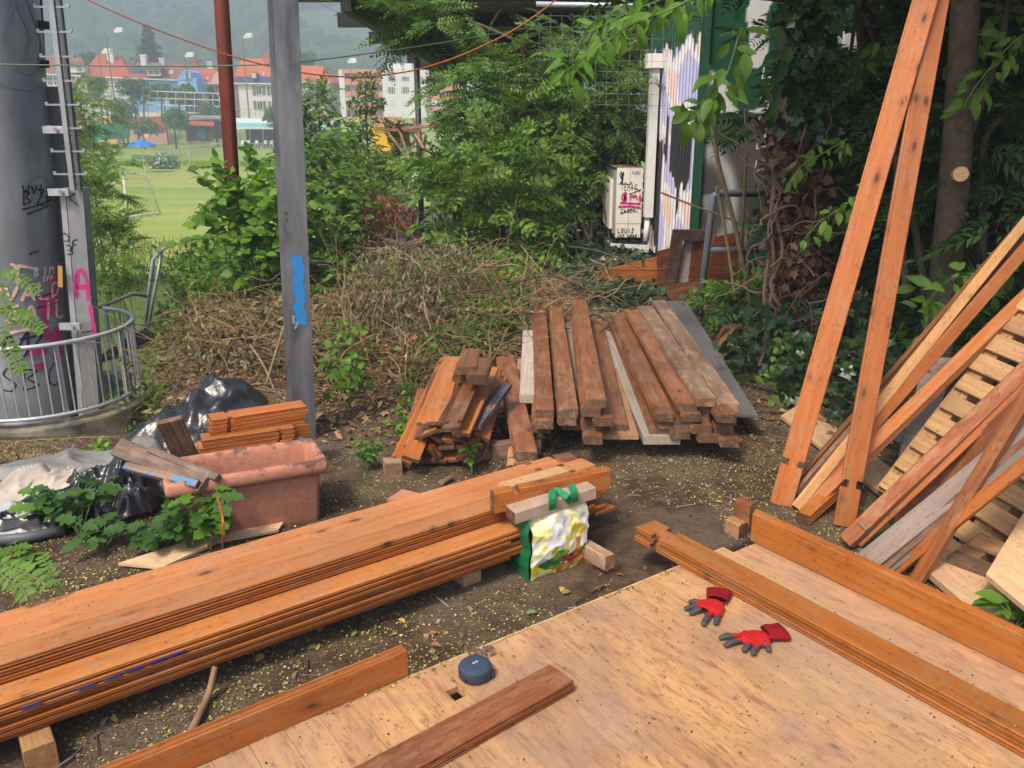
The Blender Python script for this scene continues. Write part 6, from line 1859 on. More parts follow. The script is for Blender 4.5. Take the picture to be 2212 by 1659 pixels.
# ------------------------------------------------------------------ houses
ZS = 1.6                                    # street level behind the retaining wall
def tiles(name, c, c2):
    t = NT(name, .8, .25)
    w = t.world()
    f = t.noise(w, .5, 4, .6); g = t.noise(w, 3, 3)
    xyz = t.new('ShaderNodeSeparateXYZ'); t.inp(xyz.inputs[0], w)
    ln = t.math('FRACT', t.math('MULTIPLY', xyz.outputs[2], 2.6))
    col = t.mix(.4, t.ramp(f, [(.3, c2), (.65, c)]), t.ramp(g, [(.3, c2), (.7, c)]))
    col = t.mix(t.ramp(ln, [(.0, .4), (.22, 0.0)]), col, tuple(x * .45 for x in c2))
    t.color(col); return t.m
M['tile_o'] = tiles('orange_roof_tiles', (.50,.125,.055), (.36,.075,.035))
M['tile_b'] = tiles('brown_roof_tiles', (.33,.12,.075), (.22,.085,.055))
M['tile_n'] = tiles('new_orange_tiles', (.60,.14,.05), (.50,.105,.04))
M['plaster'] = simple('cream_plaster', (.74,.69,.62), .85, var=.12, scale=.3)
M['plaster_g'] = simple('grey_plaster', (.60,.57,.53), .85, var=.15, scale=.3)
M['bluep'] = simple('blue_plaster', (.20,.43,.78), .85, var=.1, scale=.3)
M['pinkp'] = simple('pink_plaster', (.72,.44,.44), .85, var=.1, scale=.3)
M['glass'] = simple('window_glass', (.035,.045,.06), .15, .6)
M['blueglass'] = simple('deep_blue_blind', (.03,.05,.33), .5)
M['shutter'] = simple('grey_brown_shutter', (.20,.165,.14), .7)
M['solar'] = simple('solar_panel_glass', (.05,.06,.13), .25, .6, .3, 1)
M['skyl'] = simple('skylight_glass', (.42,.50,.56), .3)
def house(label, u0, u1, v_eave, v_ridge, y, wall, roof, r0=None, r1=None, depth=10, slope=0.0, over=.6, name='house', **kw):
    """front eaves line between u0 and u1 (v_eave at u0, +slope at u1); ridge from r0 to r1 in picture columns"""
    a, b = D(u0, v_eave, y), D(u1, v_eave + slope, y)
    h = thing(name, label, 'house', ((a.x + b.x) / 2, y, ZS))
    zt = min(a.z, b.z)
    part('wall', MB().box((a.x + .3, y + .35, ZS - 1.5), (b.x - .3, y + depth, zt)), wall, h)
    r0 = r0 if r0 is not None else u0 + 4; r1 = r1 if r1 is not None else u1 - 4
    ym_ = y + depth / 2
    q0, q1 = D(r0, v_ridge, ym_), D(r1, v_ridge + slope, ym_)
    A_, B_ = Vector((a.x - over, y - .2, a.z)), Vector((b.x + over, y - .2, b.z))
    Cb, Db = Vector((b.x + over, y + depth + .4, b.z)), Vector((a.x - over, y + depth + .4, a.z))
    mb = MB().add([A_, B_, Cb, Db, q0, q1], [(0,1,5,4), (1,2,5), (2,3,4,5), (3,0,4), (3,2,1,0)])
    rf = part('roof', mb, roof, h)
    part('eaves_board', MB().obox(A_ + Vector((0,-.05,-.1)), B_ + Vector((0,-.05,-.1)), .12, .25), M['white'] if wall is not M['bluep'] else M['plaster_g'], h)
    h['_y'] = y; h['_rf'] = rf.name
    return h, rf, (A_, B_, q0, q1)
def win(h, u0, v0, u1, v1, mat=None, frame=True, y=None, shut=False):
    y = (y if y is not None else h['_y']) + .33
    a, b = D(u0, v1, y), D(u1, v0, y)
    w = part('window', MB().box((a.x, y - .06, a.z), (b.x, y + .1, b.z)), mat or M['glass'], h)
    if frame:
        f = .16
        fm = MB().box((a.x - f, y - .04, a.z - f), (a.x - .004, y + .04, b.z + f)).box((b.x + .004, y - .04, a.z - f), (b.x + f, y + .04, b.z + f)).box((a.x, y - .04, b.z + .004), (b.x, y + .04, b.z + f)).box((a.x, y - .12, a.z - f), (b.x, y + .04, a.z - .004))
        part('frame', fm, M['white'], w)
        part('mullion', MB().box(((a.x+b.x)/2 - .05, y - .09, a.z), ((a.x+b.x)/2 + .05, y - .062, b.z)), M['white'], w)
    if shut:
        sw = (b.x - a.x) * .62
        for s_ in (a.x - .17 - sw, b.x + .17): part('shutter', MB().box((s_, y - .09, a.z - .1), (s_ + sw, y - .03, b.z + .1)), M['shutter'], h)
def chim(rf, h, u, v0, v1, y, wd=1.0, mat=None):
    a, b = D(u, v1, y), D(u, v0, y)
    o = link('chimney', mesh('chimney', MB().box((a.x - wd/2, y - wd/2, a.z - 1), (a.x + wd/2, y + wd/2, b.z)).box((a.x - wd*.6, y - wd*.6, b.z - .35), (a.x + wd*.6, y + wd*.6, b.z - .1)), mat or M['plaster'], rootloc(h)), rf)
def onroof(rf, h, g, f0, f1, s0, s1, mat, name, off=.12):
    """rectangle on the front slope: f along the eaves 0..1, s up the slope 0..1"""
    A_, B_, q0, q1 = g
    def pt(f, s): return A_.lerp(B_, f).lerp(q0.lerp(q1, f), s)
    n_ = (B_ - A_).cross(q0 - A_).normalized()
    if n_.y > 0: n_ = -n_
    mb = MB().prism([pt(f0, s0) + n_*off*.2, pt(f1, s0) + n_*off*.2, pt(f1, s1) + n_*off*.2, pt(f0, s1) + n_*off*.2], n_ * off)
    o = link(name, mesh(name, mb, mat, rootloc(h)), rf)
YH = 186
h, rf, g = house('white house with a brown hipped roof at the far left behind the column', 66, 190, 157, 118, YH, M['plaster'], M['tile_b'], 110, 150, slope=7)
for k in range(4): win(h, 156 + k*9.5, 168 + k, 163 + k*9.5, 188 + k, M['plaster_g'])
for u in (104, 118): win(h, u, 167, u + 8, 183)
dm = MB().box(D(146,157,YH-.3), tuple(Vector(D(181,140,YH-.3)) + Vector((0,5,0)))); part('dormer', dm, M['plaster'], h)
part('dormer_roof', MB().prism([D(143,139,YH-.8), D(184,140,YH-.8), D(176,127,YH+4), D(150,127,YH+4)], (0,0,.3)), M['tile_b'], h)
for k in range(3): win(h, 166 + k*4.2, 144, 169 + k*4.2, 154, y=YH - .75)
h, rf, g = house('pale house with a steep orange hipped roof and a cream chimney', 183, 280, 163, 116, YH, M['plaster_g'], M['tile_o'], 212, 258, slope=6)
chim(rf, h, 241, 106, 127, YH + 4, 1.3)
onroof(rf, h, g, .45, .50, .62, .78, M['glass'], 'roof_window')
win(h, 222, 178, 228, 186); win(h, 250, 177, 258, 192, M['shutter']); win(h, 274, 178, 277, 192, M['shutter'])
part('balcony', MB().box(D(268,196,YH-.9), tuple(Vector(D(282,176,YH-.9)) + Vector((0,1.2,0)))), M['shutter'], h)
h, rf, g = house('bright blue house with a brown tiled roof and a broad dormer', 278, 396, 168, 133, YH - 2, M['bluep'], M['tile_b'], 296, 396, slope=5, depth=11)
chim(rf, h, 313, 118, 144, YH + 2, 1.1); chim(rf, h, 352, 125, 140, YH + 3, 1.0, M['plaster_g'])
onroof(rf, h, g, .02, .20, .30, .75, M['solar'], 'solar_panel'); onroof(rf, h, g, .215, .30, .30, .75, M['solar'], 'solar_panel')
onroof(rf, h, g, .72, .79, .30, .55, M['skyl'], 'roof_window')
yd = YH - 2
part('dormer', MB().box(D(317,165,yd), tuple(Vector(D(349,149,yd)) + Vector((0,5,0)))), M['tile_b'], h)
part('dormer_roof', MB().prism([D(313,147.5,yd-.8), D(353,148,yd-.8), D(349,140,yd+4), D(320,140,yd+4)], (0,0,.35)), M['shutter'], h)
win(h, 321, 152, 344, 162, M['shutter'], y=yd - .6)
win(h, 312, 177, 323, 190, M['blueglass'], y=yd); win(h, 350, 182, 367, 189, M['blueglass'], False, y=yd); win(h, 314, 208, 326, 225, M['skyl'], y=yd); win(h, 352, 222, 358, 232, M['skyl'], y=yd)
part('drainpipe', MB().tube([D(308,171,yd-.05), D(312,240,yd-.05)], .09, 6), M['shutter'], h)
part('bay', MB().box(D(386,200,yd-1.5), tuple(Vector(D(424,168,yd-1.5)) + Vector((0,6,0)))), M['bluep'], h)
part('bay_gable', MB().prism([D(384,172,yd-1.6), D(416,174,yd-1.6), D(412,156,yd-1.6), D(400,149,yd-1.6), D(392,155,yd-1.6)], (0,6,0)), M['bluep'], h)
part('glazed_gable', MB().prism([D(398,170,yd-1.75), D(413,171,yd-1.75), D(411,158,yd-1.75), D(403,152,yd-1.75)], (0,.1,0)), M['skyl'], h)
win(h, 392, 180, 412, 198, M['glass'], y=yd - 1.9)
part('balcony_rail', MB().box(D(388,203,yd-2.6), tuple(Vector(D(418,196,yd-2.6)) + Vector((0,1,0)))), M['white'], h)
h, rf, g = house('pink house with an orange roof next to the blue one', 418, 482, 178, 147, YH + 2, M['pinkp'], M['tile_o'], 416, 468, slope=3)
onroof(rf, h, g, .2, .27, .3, .5, M['skyl'], 'roof_window'); onroof(rf, h, g, .5, .56, .2, .4, M['skyl'], 'roof_window')
chim(rf, h, 423, 129, 150, YH + 8, 1.1, M['tile_o']); chim(rf, h, 456, 133, 152, YH + 8, 1.1, M['plaster_g'])
part('gable', MB().prism([D(455,182,YH), D(482,183,YH), D(476,160,YH), D(468,155,YH), D(461,164,YH)], (0,4,0)), M['pinkp'], h)
win(h, 456, 186, 461, 200); win(h, 464, 188, 468, 202); win(h, 427, 190, 433, 199, M['bluep'])
part('balcony', MB().box(D(462,220,YH-.6), tuple(Vector(D(482,208,YH-.6)) + Vector((0,1.5,0)))), M['white'], h)
part('red_door', MB().box(D(470,207,YH+1.9), tuple(Vector(D(475,188,YH+1.9)) + Vector((0,.3,0)))), M['orangew'], h)
h, rf, g = house('cream house with brown shutters, an orange roof and a strip of solar panels', 509, 606, 179, 126, YH - 4, M['plaster'], M['tile_n'], 520, 606, slope=1)
for k in range(8): onroof(rf, h, g, .01 + k*.12, .12 + k*.12, .01, .24, M['solar'], 'solar_panel')
chim(rf, h, 578, 114, 138, YH, 1.1, M['orangew'])
part('dormer', MB().prism([D(542,168,YH-4.4), D(555,168,YH-4.4), D(555,159,YH-4.4), D(548,154,YH-4.4), D(541,159,YH-4.4)], (0,3,0)), M['shutter'], h)
win(h, 546, 160, 551, 167, y=YH - 4.9, mat=M['skyl']); onroof(rf, h, g, .58, .63, .28, .42, M['skyl'], 'roof_window')
for (u, v) in ((555, 187), (557, 219)): win(h, u, v, u + 9, v + 17, shut=True)
for (u, v) in ((586, 188), (588, 220)): win(h, u, v, u + 8, v + 17, shut=True)
h, rf, g = house('row house with an orange roof directly right of the steel post', 640, 712, 176, 141, YH + 4, M['plaster'], M['tile_n'], 648, 698, slope=2)
win(h, 668, 184, 676, 196); win(h, 690, 185, 698, 197)
h, rf, g = house('low house with a grey-brown roof left of the apartment block', 690, 742, 190, 160, YH + 10, M['plaster'], M['tile_b'], 700, 740, slope=3)
part('red_dormer', MB().box(D(707,180,YH+9), tuple(Vector(D(722,172,YH+9)) + Vector((0,3,0)))), M['orangew'], h)
win(h, 714, 192, 722, 204)
# ---- apartment block
ap = thing('apartment_block', 'white apartment block with salmon coloured balcony bands', 'apartment block', tuple(D(860, 280, 190)))
YA = 188
M['salmon'] = simple('salmon_parapet', (.70,.26,.16), .7, var=.08, scale=.4)
M['apw'] = simple('white_render', (.76,.73,.72), .8, var=.08, scale=.3)
M['blind'] = simple('white_blind', (.70,.69,.68), .7, var=.1, scale=1)
def ab(n, cx0, cy0, cx1, cy1, y, dep, mat, par=None):
    a, b = D(*ch(cx0, cy1), y), D(*ch(cx1, cy0), y)
    return part(n, MB().box((a.x, y, a.z), (b.x, y + dep, b.z)), mat, par or ap)
ab('recessed_wall', 925, 405, 1312, 980, YA + 2, 10, M['apw'])
ab('side_wall', 923, 403, 940, 980, YA - .05, 3, M['apw'])
ab('parapet', 922, 402, 1312, 438, YA - .3, 12, M['salmon'])
for k, (y0_, y1_) in enumerate(((493,547),(605,657),(722,768),(830,875))): ab('balcony_band', 940, y0_, 1311, y1_, YA, 1.9, M['salmon'])
ab('white_wall', 1313, 400, 1690, 1000, YA - .4, 12, M['apw'])
ab('stair_tower', 1345, 348, 1560, 402, YA + 2, 8, M['apw'])
ab('recessed_wall', 1692, 440, 2000, 1000, YA + 2, 10, M['apw'])
ab('parapet', 1691, 438, 2010, 470, YA - .3, 12, M['salmon'])
for y0_, y1_ in ((540,600),(634,682),(748,792),(850,890)): ab('balcony_band', 1692, y0_, 2000, y1_, YA, 1.9, M['salmon'])
ab('end_wall', 2001, 470, 2120, 1000, YA - .2, 10, M['apw'])
def aw_(cx0, cy0, cx1, cy1, y, mat):
    w = ab('window', cx0, cy0, cx1, cy1, y - .06, .1, mat)
    ab('frame', (cx0+cx1)/2 - 2.5, cy0, (cx0+cx1)/2 + 2.5, cy1, y - .10, .035, M['white'], w)
for r_, (y0_, y1_) in enumerate(((440,490),(552,603),(662,718),(775,826))):
    for c0 in (952, 1050, 1150, 1245):
        aw_(c0, y0_ + 6, c0 + 44, y1_, YA + 2, M['glass'] if (r_ + c0) % 3 else M['skyl'])
    if r_ in (2,): ab('blind', 945, y0_ - 6, 1100, y1_ - 26, YA + .1, .05, M['blind'])
for r_, (y0_, y1_) in enumerate(((468,508),(565,620),(682,735),(795,850))):
    for c0 in (1345, 1472, 1620):
        w1_ = 66 if c0 < 1600 else 45
        if r_ >= 2: ab('roller_shutter', c0, y0_, c0 + w1_, y1_, YA - .46, .05, M['blind'])
        else:
            for q in range(3): aw_(c0 + q * w1_/3, y0_, c0 + (q + .82) * w1_/3, y1_, YA - .4, M['glass'])
for r_, (y0_, y1_) in enumerate(((476,536),(604,632),(686,745),(796,848))):
    for c0 in (1705, 1800, 1890): aw_(c0, y0_, c0 + 60, y1_, YA + 2, M['glass'])
    if r_ >= 1: ab('blind', 1697, y0_ - 2, 1842, y0_ + 42 if r_ > 1 else y0_ + 10, YA + .1, .05, M['blind'])
# white houses on the slope, far left
for k, (u, v, w_, hh) in enumerate(((172, 98, 12, 7), (186, 92, 20, 9), (205, 100, 12, 8), (232, 97, 9, 6), (213, 112, 22, 10), (265, 100, 14, 6), (148, 104, 10, 7), (192, 106, 12, 6))):
    y = 760
    a, b = D(u, v + hh, y), D(u + w_, v, y)
    zg = a.z
    r = thing('hillside_house', ['small white house highest in the hillside group','long white house in the middle of the hillside group','white house at the right of the hillside group','pink white house alone on the right slope','broad pale house lowest on the hillside','pale low house right of the chimney','small house half hidden by the ladder','little house below the long white one'][k], 'house', ((a.x+b.x)/2, y, zg), 'houses on the hillside')
    part('wall', MB().box((a.x, y, zg - 14), (b.x, y + 9, b.z)), M['apw'], r)
    part('roof', MB().prism([(a.x-.4, y-.4, b.z), (b.x+.4, y-.4, b.z), ((a.x+b.x)/2, y-.4, b.z + 1.6)], (0,10,0)), M['tile_b'], r)
    part('window', MB().box((lerp(a.x,b.x,.2), y-.05, lerp(zg,b.z,.35)), (lerp(a.x,b.x,.4), y, lerp(zg,b.z,.7))), M['glass'], r)
# ------------------------------------------------------------------ foliage tools
def leaf5(L=1.0, w=.45, fold=.10, droop=.10, widest=.38):
    V = np.array([(0,0,0), (widest*L,-w*L/2,fold*L), (L,0,-droop*L), (widest*L,w*L/2,fold*L), (widest*L,0,0)])
    return V, np.array([(0,1,4),(1,2,4),(0,4,3),(4,2,3)])
def leaf9(L=1.0, w=.5, fold=.08, droop=.16):
    V = np.array([(0,0,0), (.18*L,-w*.36*L,.05*L),(.45*L,-w*.5*L,fold*L),(.75*L,-w*.30*L,.02*L),(L,0,-droop*L),(.75*L,w*.30*L,.02*L),(.45*L,w*.5*L,fold*L),(.18*L,w*.36*L,.05*L),(.45*L,0,0),(.75*L,0,-.05*L)])
    return V, np.array([(0,1,8),(1,2,8),(2,9,8),(2,3,9),(3,4,9),(4,5,9),(5,6,9),(6,8,9),(6,7,8),(7,0,8)])
def ivy(L=1.0):
    pts = [(0,0,0),(-.05,-.42,.05),(.30,-.30,.06),(.42,-.55,.0),(.62,-.22,.06),(1.0,0,-.08),(.62,.22,.06),(.42,.55,.0),(.30,.30,.06),(-.05,.42,.05)]
    V = np.array(pts + [(.35,0,0)]) * L
    n = len(pts)
    return V, np.array([(i, (i+1) % n, n) for i in range(n)])
def compound(pairs, L, ll, lw, droop=.25, lang=60, proto=None, taper=.55, first=.18):
    """pinnate leaf of total length L along +X"""
    Vs, Fs = [], []; o = 0
    rn = random.Random(int(pairs * 100 + L * 1000))
    def put(x, ang, s):
        nonlocal o
        v, f = proto or leaf5(1, lw / ll, .08, .12)
        v = v * (ll * s)
        a = R(ang + rn.uniform(-8, 8)); ca, sa = math.cos(a), math.sin(a)
        roll = R(rn.uniform(-22, 22)); cr_, sr = math.cos(roll), math.sin(roll)
        y, z = v[:,1]*cr_ - v[:,2]*sr, v[:,1]*sr + v[:,2]*cr_
        q = np.stack([v[:,0]*ca - y*sa + x*L, v[:,0]*sa + y*ca, z - droop * L * x * x], 1)
        Vs.append(q); Fs.append(f + o); o += len(v)
    for k in range(pairs):
        x = first + (1 - first) * k / pairs
        s = 1 - taper * abs(k / pairs - .35) if k / pairs > .35 else 1 - .4 * (.35 - k / pairs)
        put(x, lang - 14 * k / pairs, s); put(x, -lang + 14 * k / pairs, s)
    put(1.0, 0, .8)
    V = np.concatenate(Vs); Fc = np.concatenate(Fs)
    # midrib: a thin strip
    m = 5; xs_ = np.linspace(0, 1, m); rib = []
    for x in xs_: rib += [(x*L, -.0035, -droop*L*x*x - .002), (x*L, .0035, -droop*L*x*x - .002)]
    rf = []
    for i in range(m-1): rf += [(2*i, 2*i+2, 2*i+1), (2*i+1, 2*i+2, 2*i+3)]
    Fc = np.concatenate([Fc, np.array(rf) + len(V)]); V = np.concatenate([V, np.array(rib)])
    return V, Fc
def frames(dirs, ups):
    X = dirs / (np.linalg.norm(dirs, axis=1, keepdims=True) + 1e-9)
    Y = np.cross(ups, X); Y /= (np.linalg.norm(Y, axis=1, keepdims=True) + 1e-9)
    Z = np.cross(X, Y)
    return np.stack([X, Y, Z], 1)          # rows are the axes
def scatter(proto, pos, dirs, ups, scale):
    V, Fc = proto
    Fr = frames(np.asarray(dirs, float), np.asarray(ups, float))
    n = len(pos)
    W_ = np.einsum('pk,nkc->npc', V, Fr) * np.asarray(scale)[:, None, None] + np.asarray(pos)[:, None, :]
    return W_.reshape(-1, 3), (Fc[None] + (np.arange(n) * len(V))[:, None, None]).reshape(-1, 3)
def merge(parts_):
    Vs, Fs = [], []; o = 0
    for v, f in parts_:
        Vs.append(v); Fs.append(f + o); o += len(v)
    return np.concatenate(Vs), np.concatenate(Fs)
def rdir(n, up=0.0, spread=1.0):
    d = NR.normal(size=(n, 3)) * spread; d[:, 2] += up
    return d / (np.linalg.norm(d, axis=1, keepdims=True) + 1e-9)
def in_ell(ells, n, shell=.55):
    w = np.array([e[1] * e[2] * e[3] for e in ells]) ** .75; w /= w.sum()
    ks = NR.choice(len(ells), n, p=w)
    u = rdir(n); r = (shell + (1 - shell) * NR.random(n)) ** .7
    r = np.where(NR.random(n) < .25, NR.random(n) ** .5, r)
    c = np.array([tuple(e[0]) for e in ells])[ks]; rad = np.array([[e[1], e[2], e[3]] for e in ells])[ks]
    return c + u * rad * r[:, None], u
def plantpart(name, geo, mats, parent, kind='stuff', smooth=False, mi=None):
    V, Fc = geo
    me = npmesh(name, V - np.array(tuple(rootloc(parent))), Fc, mats, mi, smooth)
    o = link(name, me, parent)
    if kind: o['kind'] = kind
    return o
def stems_of(paths, r0, r1, mat, parent, name='stem', n=5):
    mb = MB()
    for p in paths:
        k = len(p); mb.tube(p, [lerp(r0, r1, i / (k - 1)) for i in range(k)], n)
    return part(name, mb, mat, parent, True)
def bush(name, label, cat, base, ells, n, size, mat, proto=None, group=None, stems=5, stemmat='bark', up=.35, sr=.02, jit=.35, mat2=None, n2=0):
    r = thing(name, label, cat, tuple(base), group)
    pos, u = in_ell(ells, n)
    d = u * .6 + rdir(n, -.12) * .8
    ups = rdir(n, 1.1, .6)
    sc_ = size * NR.uniform(1 - jit, 1 + jit, n)
    plantpart('foliage', scatter(proto or leaf5(), pos, d, ups, sc_), mat, r)
    if n2:
        pos, u = in_ell(ells, n2); plantpart('dry_foliage', scatter(proto or leaf5(), pos, rdir(n2, -.3), rdir(n2, 1, .7), size * NR.uniform(.6, 1.1, n2)), mat2, r)
    ps = []
    rn = random.Random(n)
    for k in range(stems):
        e = ells[k % len(ells)]; c = Vector(e[0])
        tip = c + Vector((rn.uniform(-.5,.5)*e[1], rn.uniform(-.5,.5)*e[2], rn.uniform(.2,.8)*e[3]))
        b = Vector(base) + Vector((rn.uniform(-.1,.1), rn.uniform(-.1,.1), 0)) * (1 if e[1] < 2 else 3)
        m = b.lerp(tip, .5) + Vector((rn.uniform(-.12,.12), rn.uniform(-.12,.12), rn.uniform(.0,.15))) * max(1, e[1])
        ps.append(catmull([b, m, tip], 5))
    if ps: stems_of(ps, sr, sr * .3, M[stemmat], r)
    return r
def twiggy(name, label, cat, base, ells, ntw, proto, mat, llen=.28, per=9, twl=.7, droop=.35, limbs=8, trunk=None, tr=.05, stemmat='bark_grey', group=None, twr=.005, sp=.09, hang=0.0):
    """tree or shrub whose compound leaves stand along drooping twigs"""
    r = thing(name, label, cat, tuple(base), group)
    st, u = in_ell(ells, ntw, .3)
    pos, dirs, ups = [], [], []
    mb = MB()
    for k in range(ntw):
        d = Vector(u[k]) * .8 + Vector((NR.normal() * .5, NR.normal() * .5, NR.normal() * .25 + .15 - hang)); d.normalize()
        p = Vector(st[k]); pts = [p.copy()]
        L = twl * NR.uniform(.6, 1.2); stp = L / per
        for i in range(per):
            d.z -= droop / per; d.normalize(); p = p + d * stp; pts.append(p.copy())
            for s_ in ((-1, 1) if i % 2 == 0 or per < 7 else (1,)):
                sd_ = d.cross(Vector((0,0,1)))
                if sd_.length < 1e-3: sd_ = Vector((1,0,0))
                sd_.normalize()
                q = d * NR.uniform(.3,.8) + sd_ * s_ * NR.uniform(.5, 1.0) + Vector((0,0,NR.uniform(-.25,.35) - hang))
                pos.append(tuple(p)); dirs.append(tuple(q)); ups.append((NR.normal()*.65, -.35 + NR.normal()*.6, .85))
        mb.tube(pts, [twr * (1 - .7 * i / per) for i in range(per + 1)], 3, cap=False)
    sc_ = NR.uniform(.65, 1.15, len(pos)) * llen
    plantpart('foliage', scatter(proto, pos, dirs, ups, sc_), mat, r)
    part('twigs', mb, M[stemmat], r, kind='stuff')
    rn = random.Random(ntw)
    if trunk:
        stems_of([catmull([Vector(q) for q in trunk], 6)], tr, tr * .5, M[stemmat], r, 'trunk', 9)
        tp_ = Vector(trunk[-1])
    else: tp_ = Vector(base)
    ps = []
    for k in range(limbs):
        e = ells[k % len(ells)]; c = Vector(e[0])
        b = Vector(trunk[rn.randrange(max(1, len(trunk) // 2), len(trunk))]) if trunk else Vector(base)
        ps.append(catmull([b, b.lerp(c, .5) + Vector((rn.uniform(-.15,.15), rn.uniform(-.15,.15), rn.uniform(0,.2))), c + Vector((rn.uniform(-.4,.4)*e[1], rn.uniform(-.4,.4)*e[2], rn.uniform(-.2,.6)*e[3]))], 5))
    if ps: stems_of(ps, tr * .45, tr * .12, M[stemmat], r, 'limbs')
    return r
ROB = compound(7, 1.0, .21, .105, .22, 66)
ROBL = compound(8, 1.0, .30, .085, .20, 55)          # long pointed leaflets
ELD = compound(2, 1.0, .52, .26, .18, 58, leaf9(1, .5), .2, .42)
L5 = leaf5(); L9 = leaf9(); HEART = leaf9(1, .80, .06, .12); LONG = leaf5(1, .28, .06, .2)
def E_(u, v, y, rx, ry=None, rz=None): return (D(u, v, y), rx, ry or rx, rz or rx)
def gpt(u, v, y): 
    p = D(u, v, y); return Vector((p.x, y, gz(p.x, y)))

# ------------------------------------------------------------------ middle distance trees and bushes
twiggy('robinia_tree', 'tall feathery robinia tree with blue-green leaves growing up in front of the canopy', 'tree', gpt(1215, 560, 10.6),
   [E_(870,30,12.6,.42,.5,.22), E_(935,60,12.4,.42,.5,.25), E_(1060,170,12.2,.5,.6,.35), E_(1090,265,12,.3,.5,.3), E_(1170,240,11.8,.6,.5,.4), E_(1280,120,11.9,.34,.4,.3), E_(1275,215,11.8,.45,.4,.4), E_(1110,340,11.4,.55,.5,.4), E_(1195,340,11.6,.35,.4,.35), E_(1330,300,12,.3,.3,.35)],
   250, ROB, M['lf_rob'], .40, 7, .66, .45, 16, [gpt(1215,560,11.6), D(1190,400,11.6), D(1170,250,11.7), D(1120,90,11.8)], .05)
twiggy('robinia_sapling', 'lower robinia shrub with large fern-like leaves beside the air conditioner', 'shrub', gpt(1330, 420, 10.8),
   [E_(1340,215,11.2,.35,.4,.3), E_(1370,150,11.0,.25,.4,.3), E_(1290,270,11.4,.3,.4,.2)], 34, ROB, M['lf_rob'], .36, 7, .5, .45, 5, None, .03)
twiggy('elder_bush', 'broad leaved elder bush in front of the robinia', 'bush', gpt(1130, 560, 9.6),
   [E_(1030,420,9.5,.35,.4,.3), E_(1100,400,9.4,.40,.4,.4), E_(1150,440,9.4,.2,.35,.35), E_(1050,500,9.4,.3,.35,.2), E_(1130,520,9.3,.35,.35,.2), E_(985,380,9.9,.25,.35,.2)],
   120, ELD, M['lf_mid'], .20, 7, .5, .4, 9, None, .03)
bush('dark_shrub', 'dark dense ivy-clad shrub filling the shade left of the air conditioner', 'shrub', gpt(1270, 560, 11.2),
   [E_(1250,400,12.4,.6,.4,.7), E_(1320,300,12.9,.5,.4,.8), E_(1280,500,12.2,.6,.4,.5), E_(1350,450,12.9,.3,.3,.7), E_(1180,480,12.0,.6,.5,.5), E_(1180,300,12.4,.6,.5,.6)], 11000, .085, M['lf_dark'], L9, stems=8, sr=.03)
twiggy('heart_leaf_bush', 'bush of bright heart shaped leaves round the foot of the red post', 'bush', gpt(560, 600, 8.3),
   [E_(545,400,8.2,.20,.25,.22), E_(520,460,8.3,.22,.25,.2), E_(590,470,8.0,.22,.25,.25), E_(560,540,8.1,.26,.3,.22), E_(620,420,7.9,.14,.2,.2), E_(525,360,8.4,.06,.1,.15), E_(625,560,7.9,.2,.25,.25), E_(490,520,8.4,.15,.2,.12)], 150, HEART, M['lf_fresh'], .115, 8, .42, .5, 9, None, .016)
twiggy('leafy_bush', 'leafy green bush right of the steel post', 'bush', gpt(700, 560, 9.2),
   [E_(690,430,9.2,.2,.25,.25), E_(720,500,9.1,.22,.25,.22), E_(690,540,9.0,.22,.25,.25), E_(690,350,9.6,.14,.2,.25), E_(740,420,9.5,.14,.2,.18)], 110, HEART, M['lf_mid'], .095, 8, .38, .5, 8, None, .014)
twiggy('robinia_sapling', 'yellow-green feathery sapling behind the steel column, lower one', 'shrub', gpt(260, 560, 12.4),
   [E_(195,400,12.4,.28,.3,.5), E_(225,470,12.3,.35,.35,.40), E_(260,530,12.2,.35,.3,.3), E_(215,540,12.2,.4,.3,.4)], 70, ROB, M['lf_fresh'], .27, 7, .5, .35, 8, None, .016)
twiggy('robinia_sapling', 'taller yellow-green feathery sapling at the edge of the lawn', 'shrub', gpt(200, 420, 24),
   [E_(185,230,25,.45,.5,.5), E_(180,290,25,.5,.5,.6), E_(175,350,25,.5,.5,.6), E_(200,205,25,.25,.3,.2), E_(160,400,24,.6,.5,.6)], 100, ROB, M['lf_light'], .36, 6, .7, .3, 6, None, .03)
for k, (u, v, y, rx, rz, n, m, lb) in enumerate((
  (715,370,19,.6,.5,2200,'lf_mid','rounded mid-green bush behind the steel post at the lawn edge'),
  (790,390,18,.8,.55,3000,'lf_mid','dense bush between the steel post and the dark canopy post'),
  (685,235,24,.45,.6,1500,'lf_mid','slim tree with dark leaves just right of the steel post'),
  (765,335,22,.6,.35,1700,'lf_fresh','loose light green bush in front of the apartment block'),
  (845,355,21,.6,.5,2000,'lf_light','pale green bush left of the dark canopy post'),
  (655,350,17,.2,.9,500,'lf_deep','thin sapling with drooping dark leaves beside the steel post'),
  (800,425,15,.4,.22,1200,'lf_fresh','low bright bush at the edge of the shed roof'),
  (960,360,17,.5,.45,1500,'lf_mid','bush right of the dark canopy post over the shed roof'),
  (1010,330,24,.9,.8,1800,'lf_mid','bush far under the canopy roof'))):
    b = gpt(u, v, y)
    twiggy('bush', lb, 'bush', b, [E_(u,v,y,rx*.6,rx*.6,rz*.6), E_(u-22,v+40,y,rx*.5,rx*.5,rz*.5), E_(u+25,v+45,y-.3,rx*.5,rx*.5,rz*.45), E_(u+5,v-35,y,rx*.35,rx*.4,rz*.45)], n // 16, L9 if m != 'lf_mid' else L5, M[m], .13 * (y/18)**.5, 9, .48, .4, 6, None, .03, 'bark', None, .006)
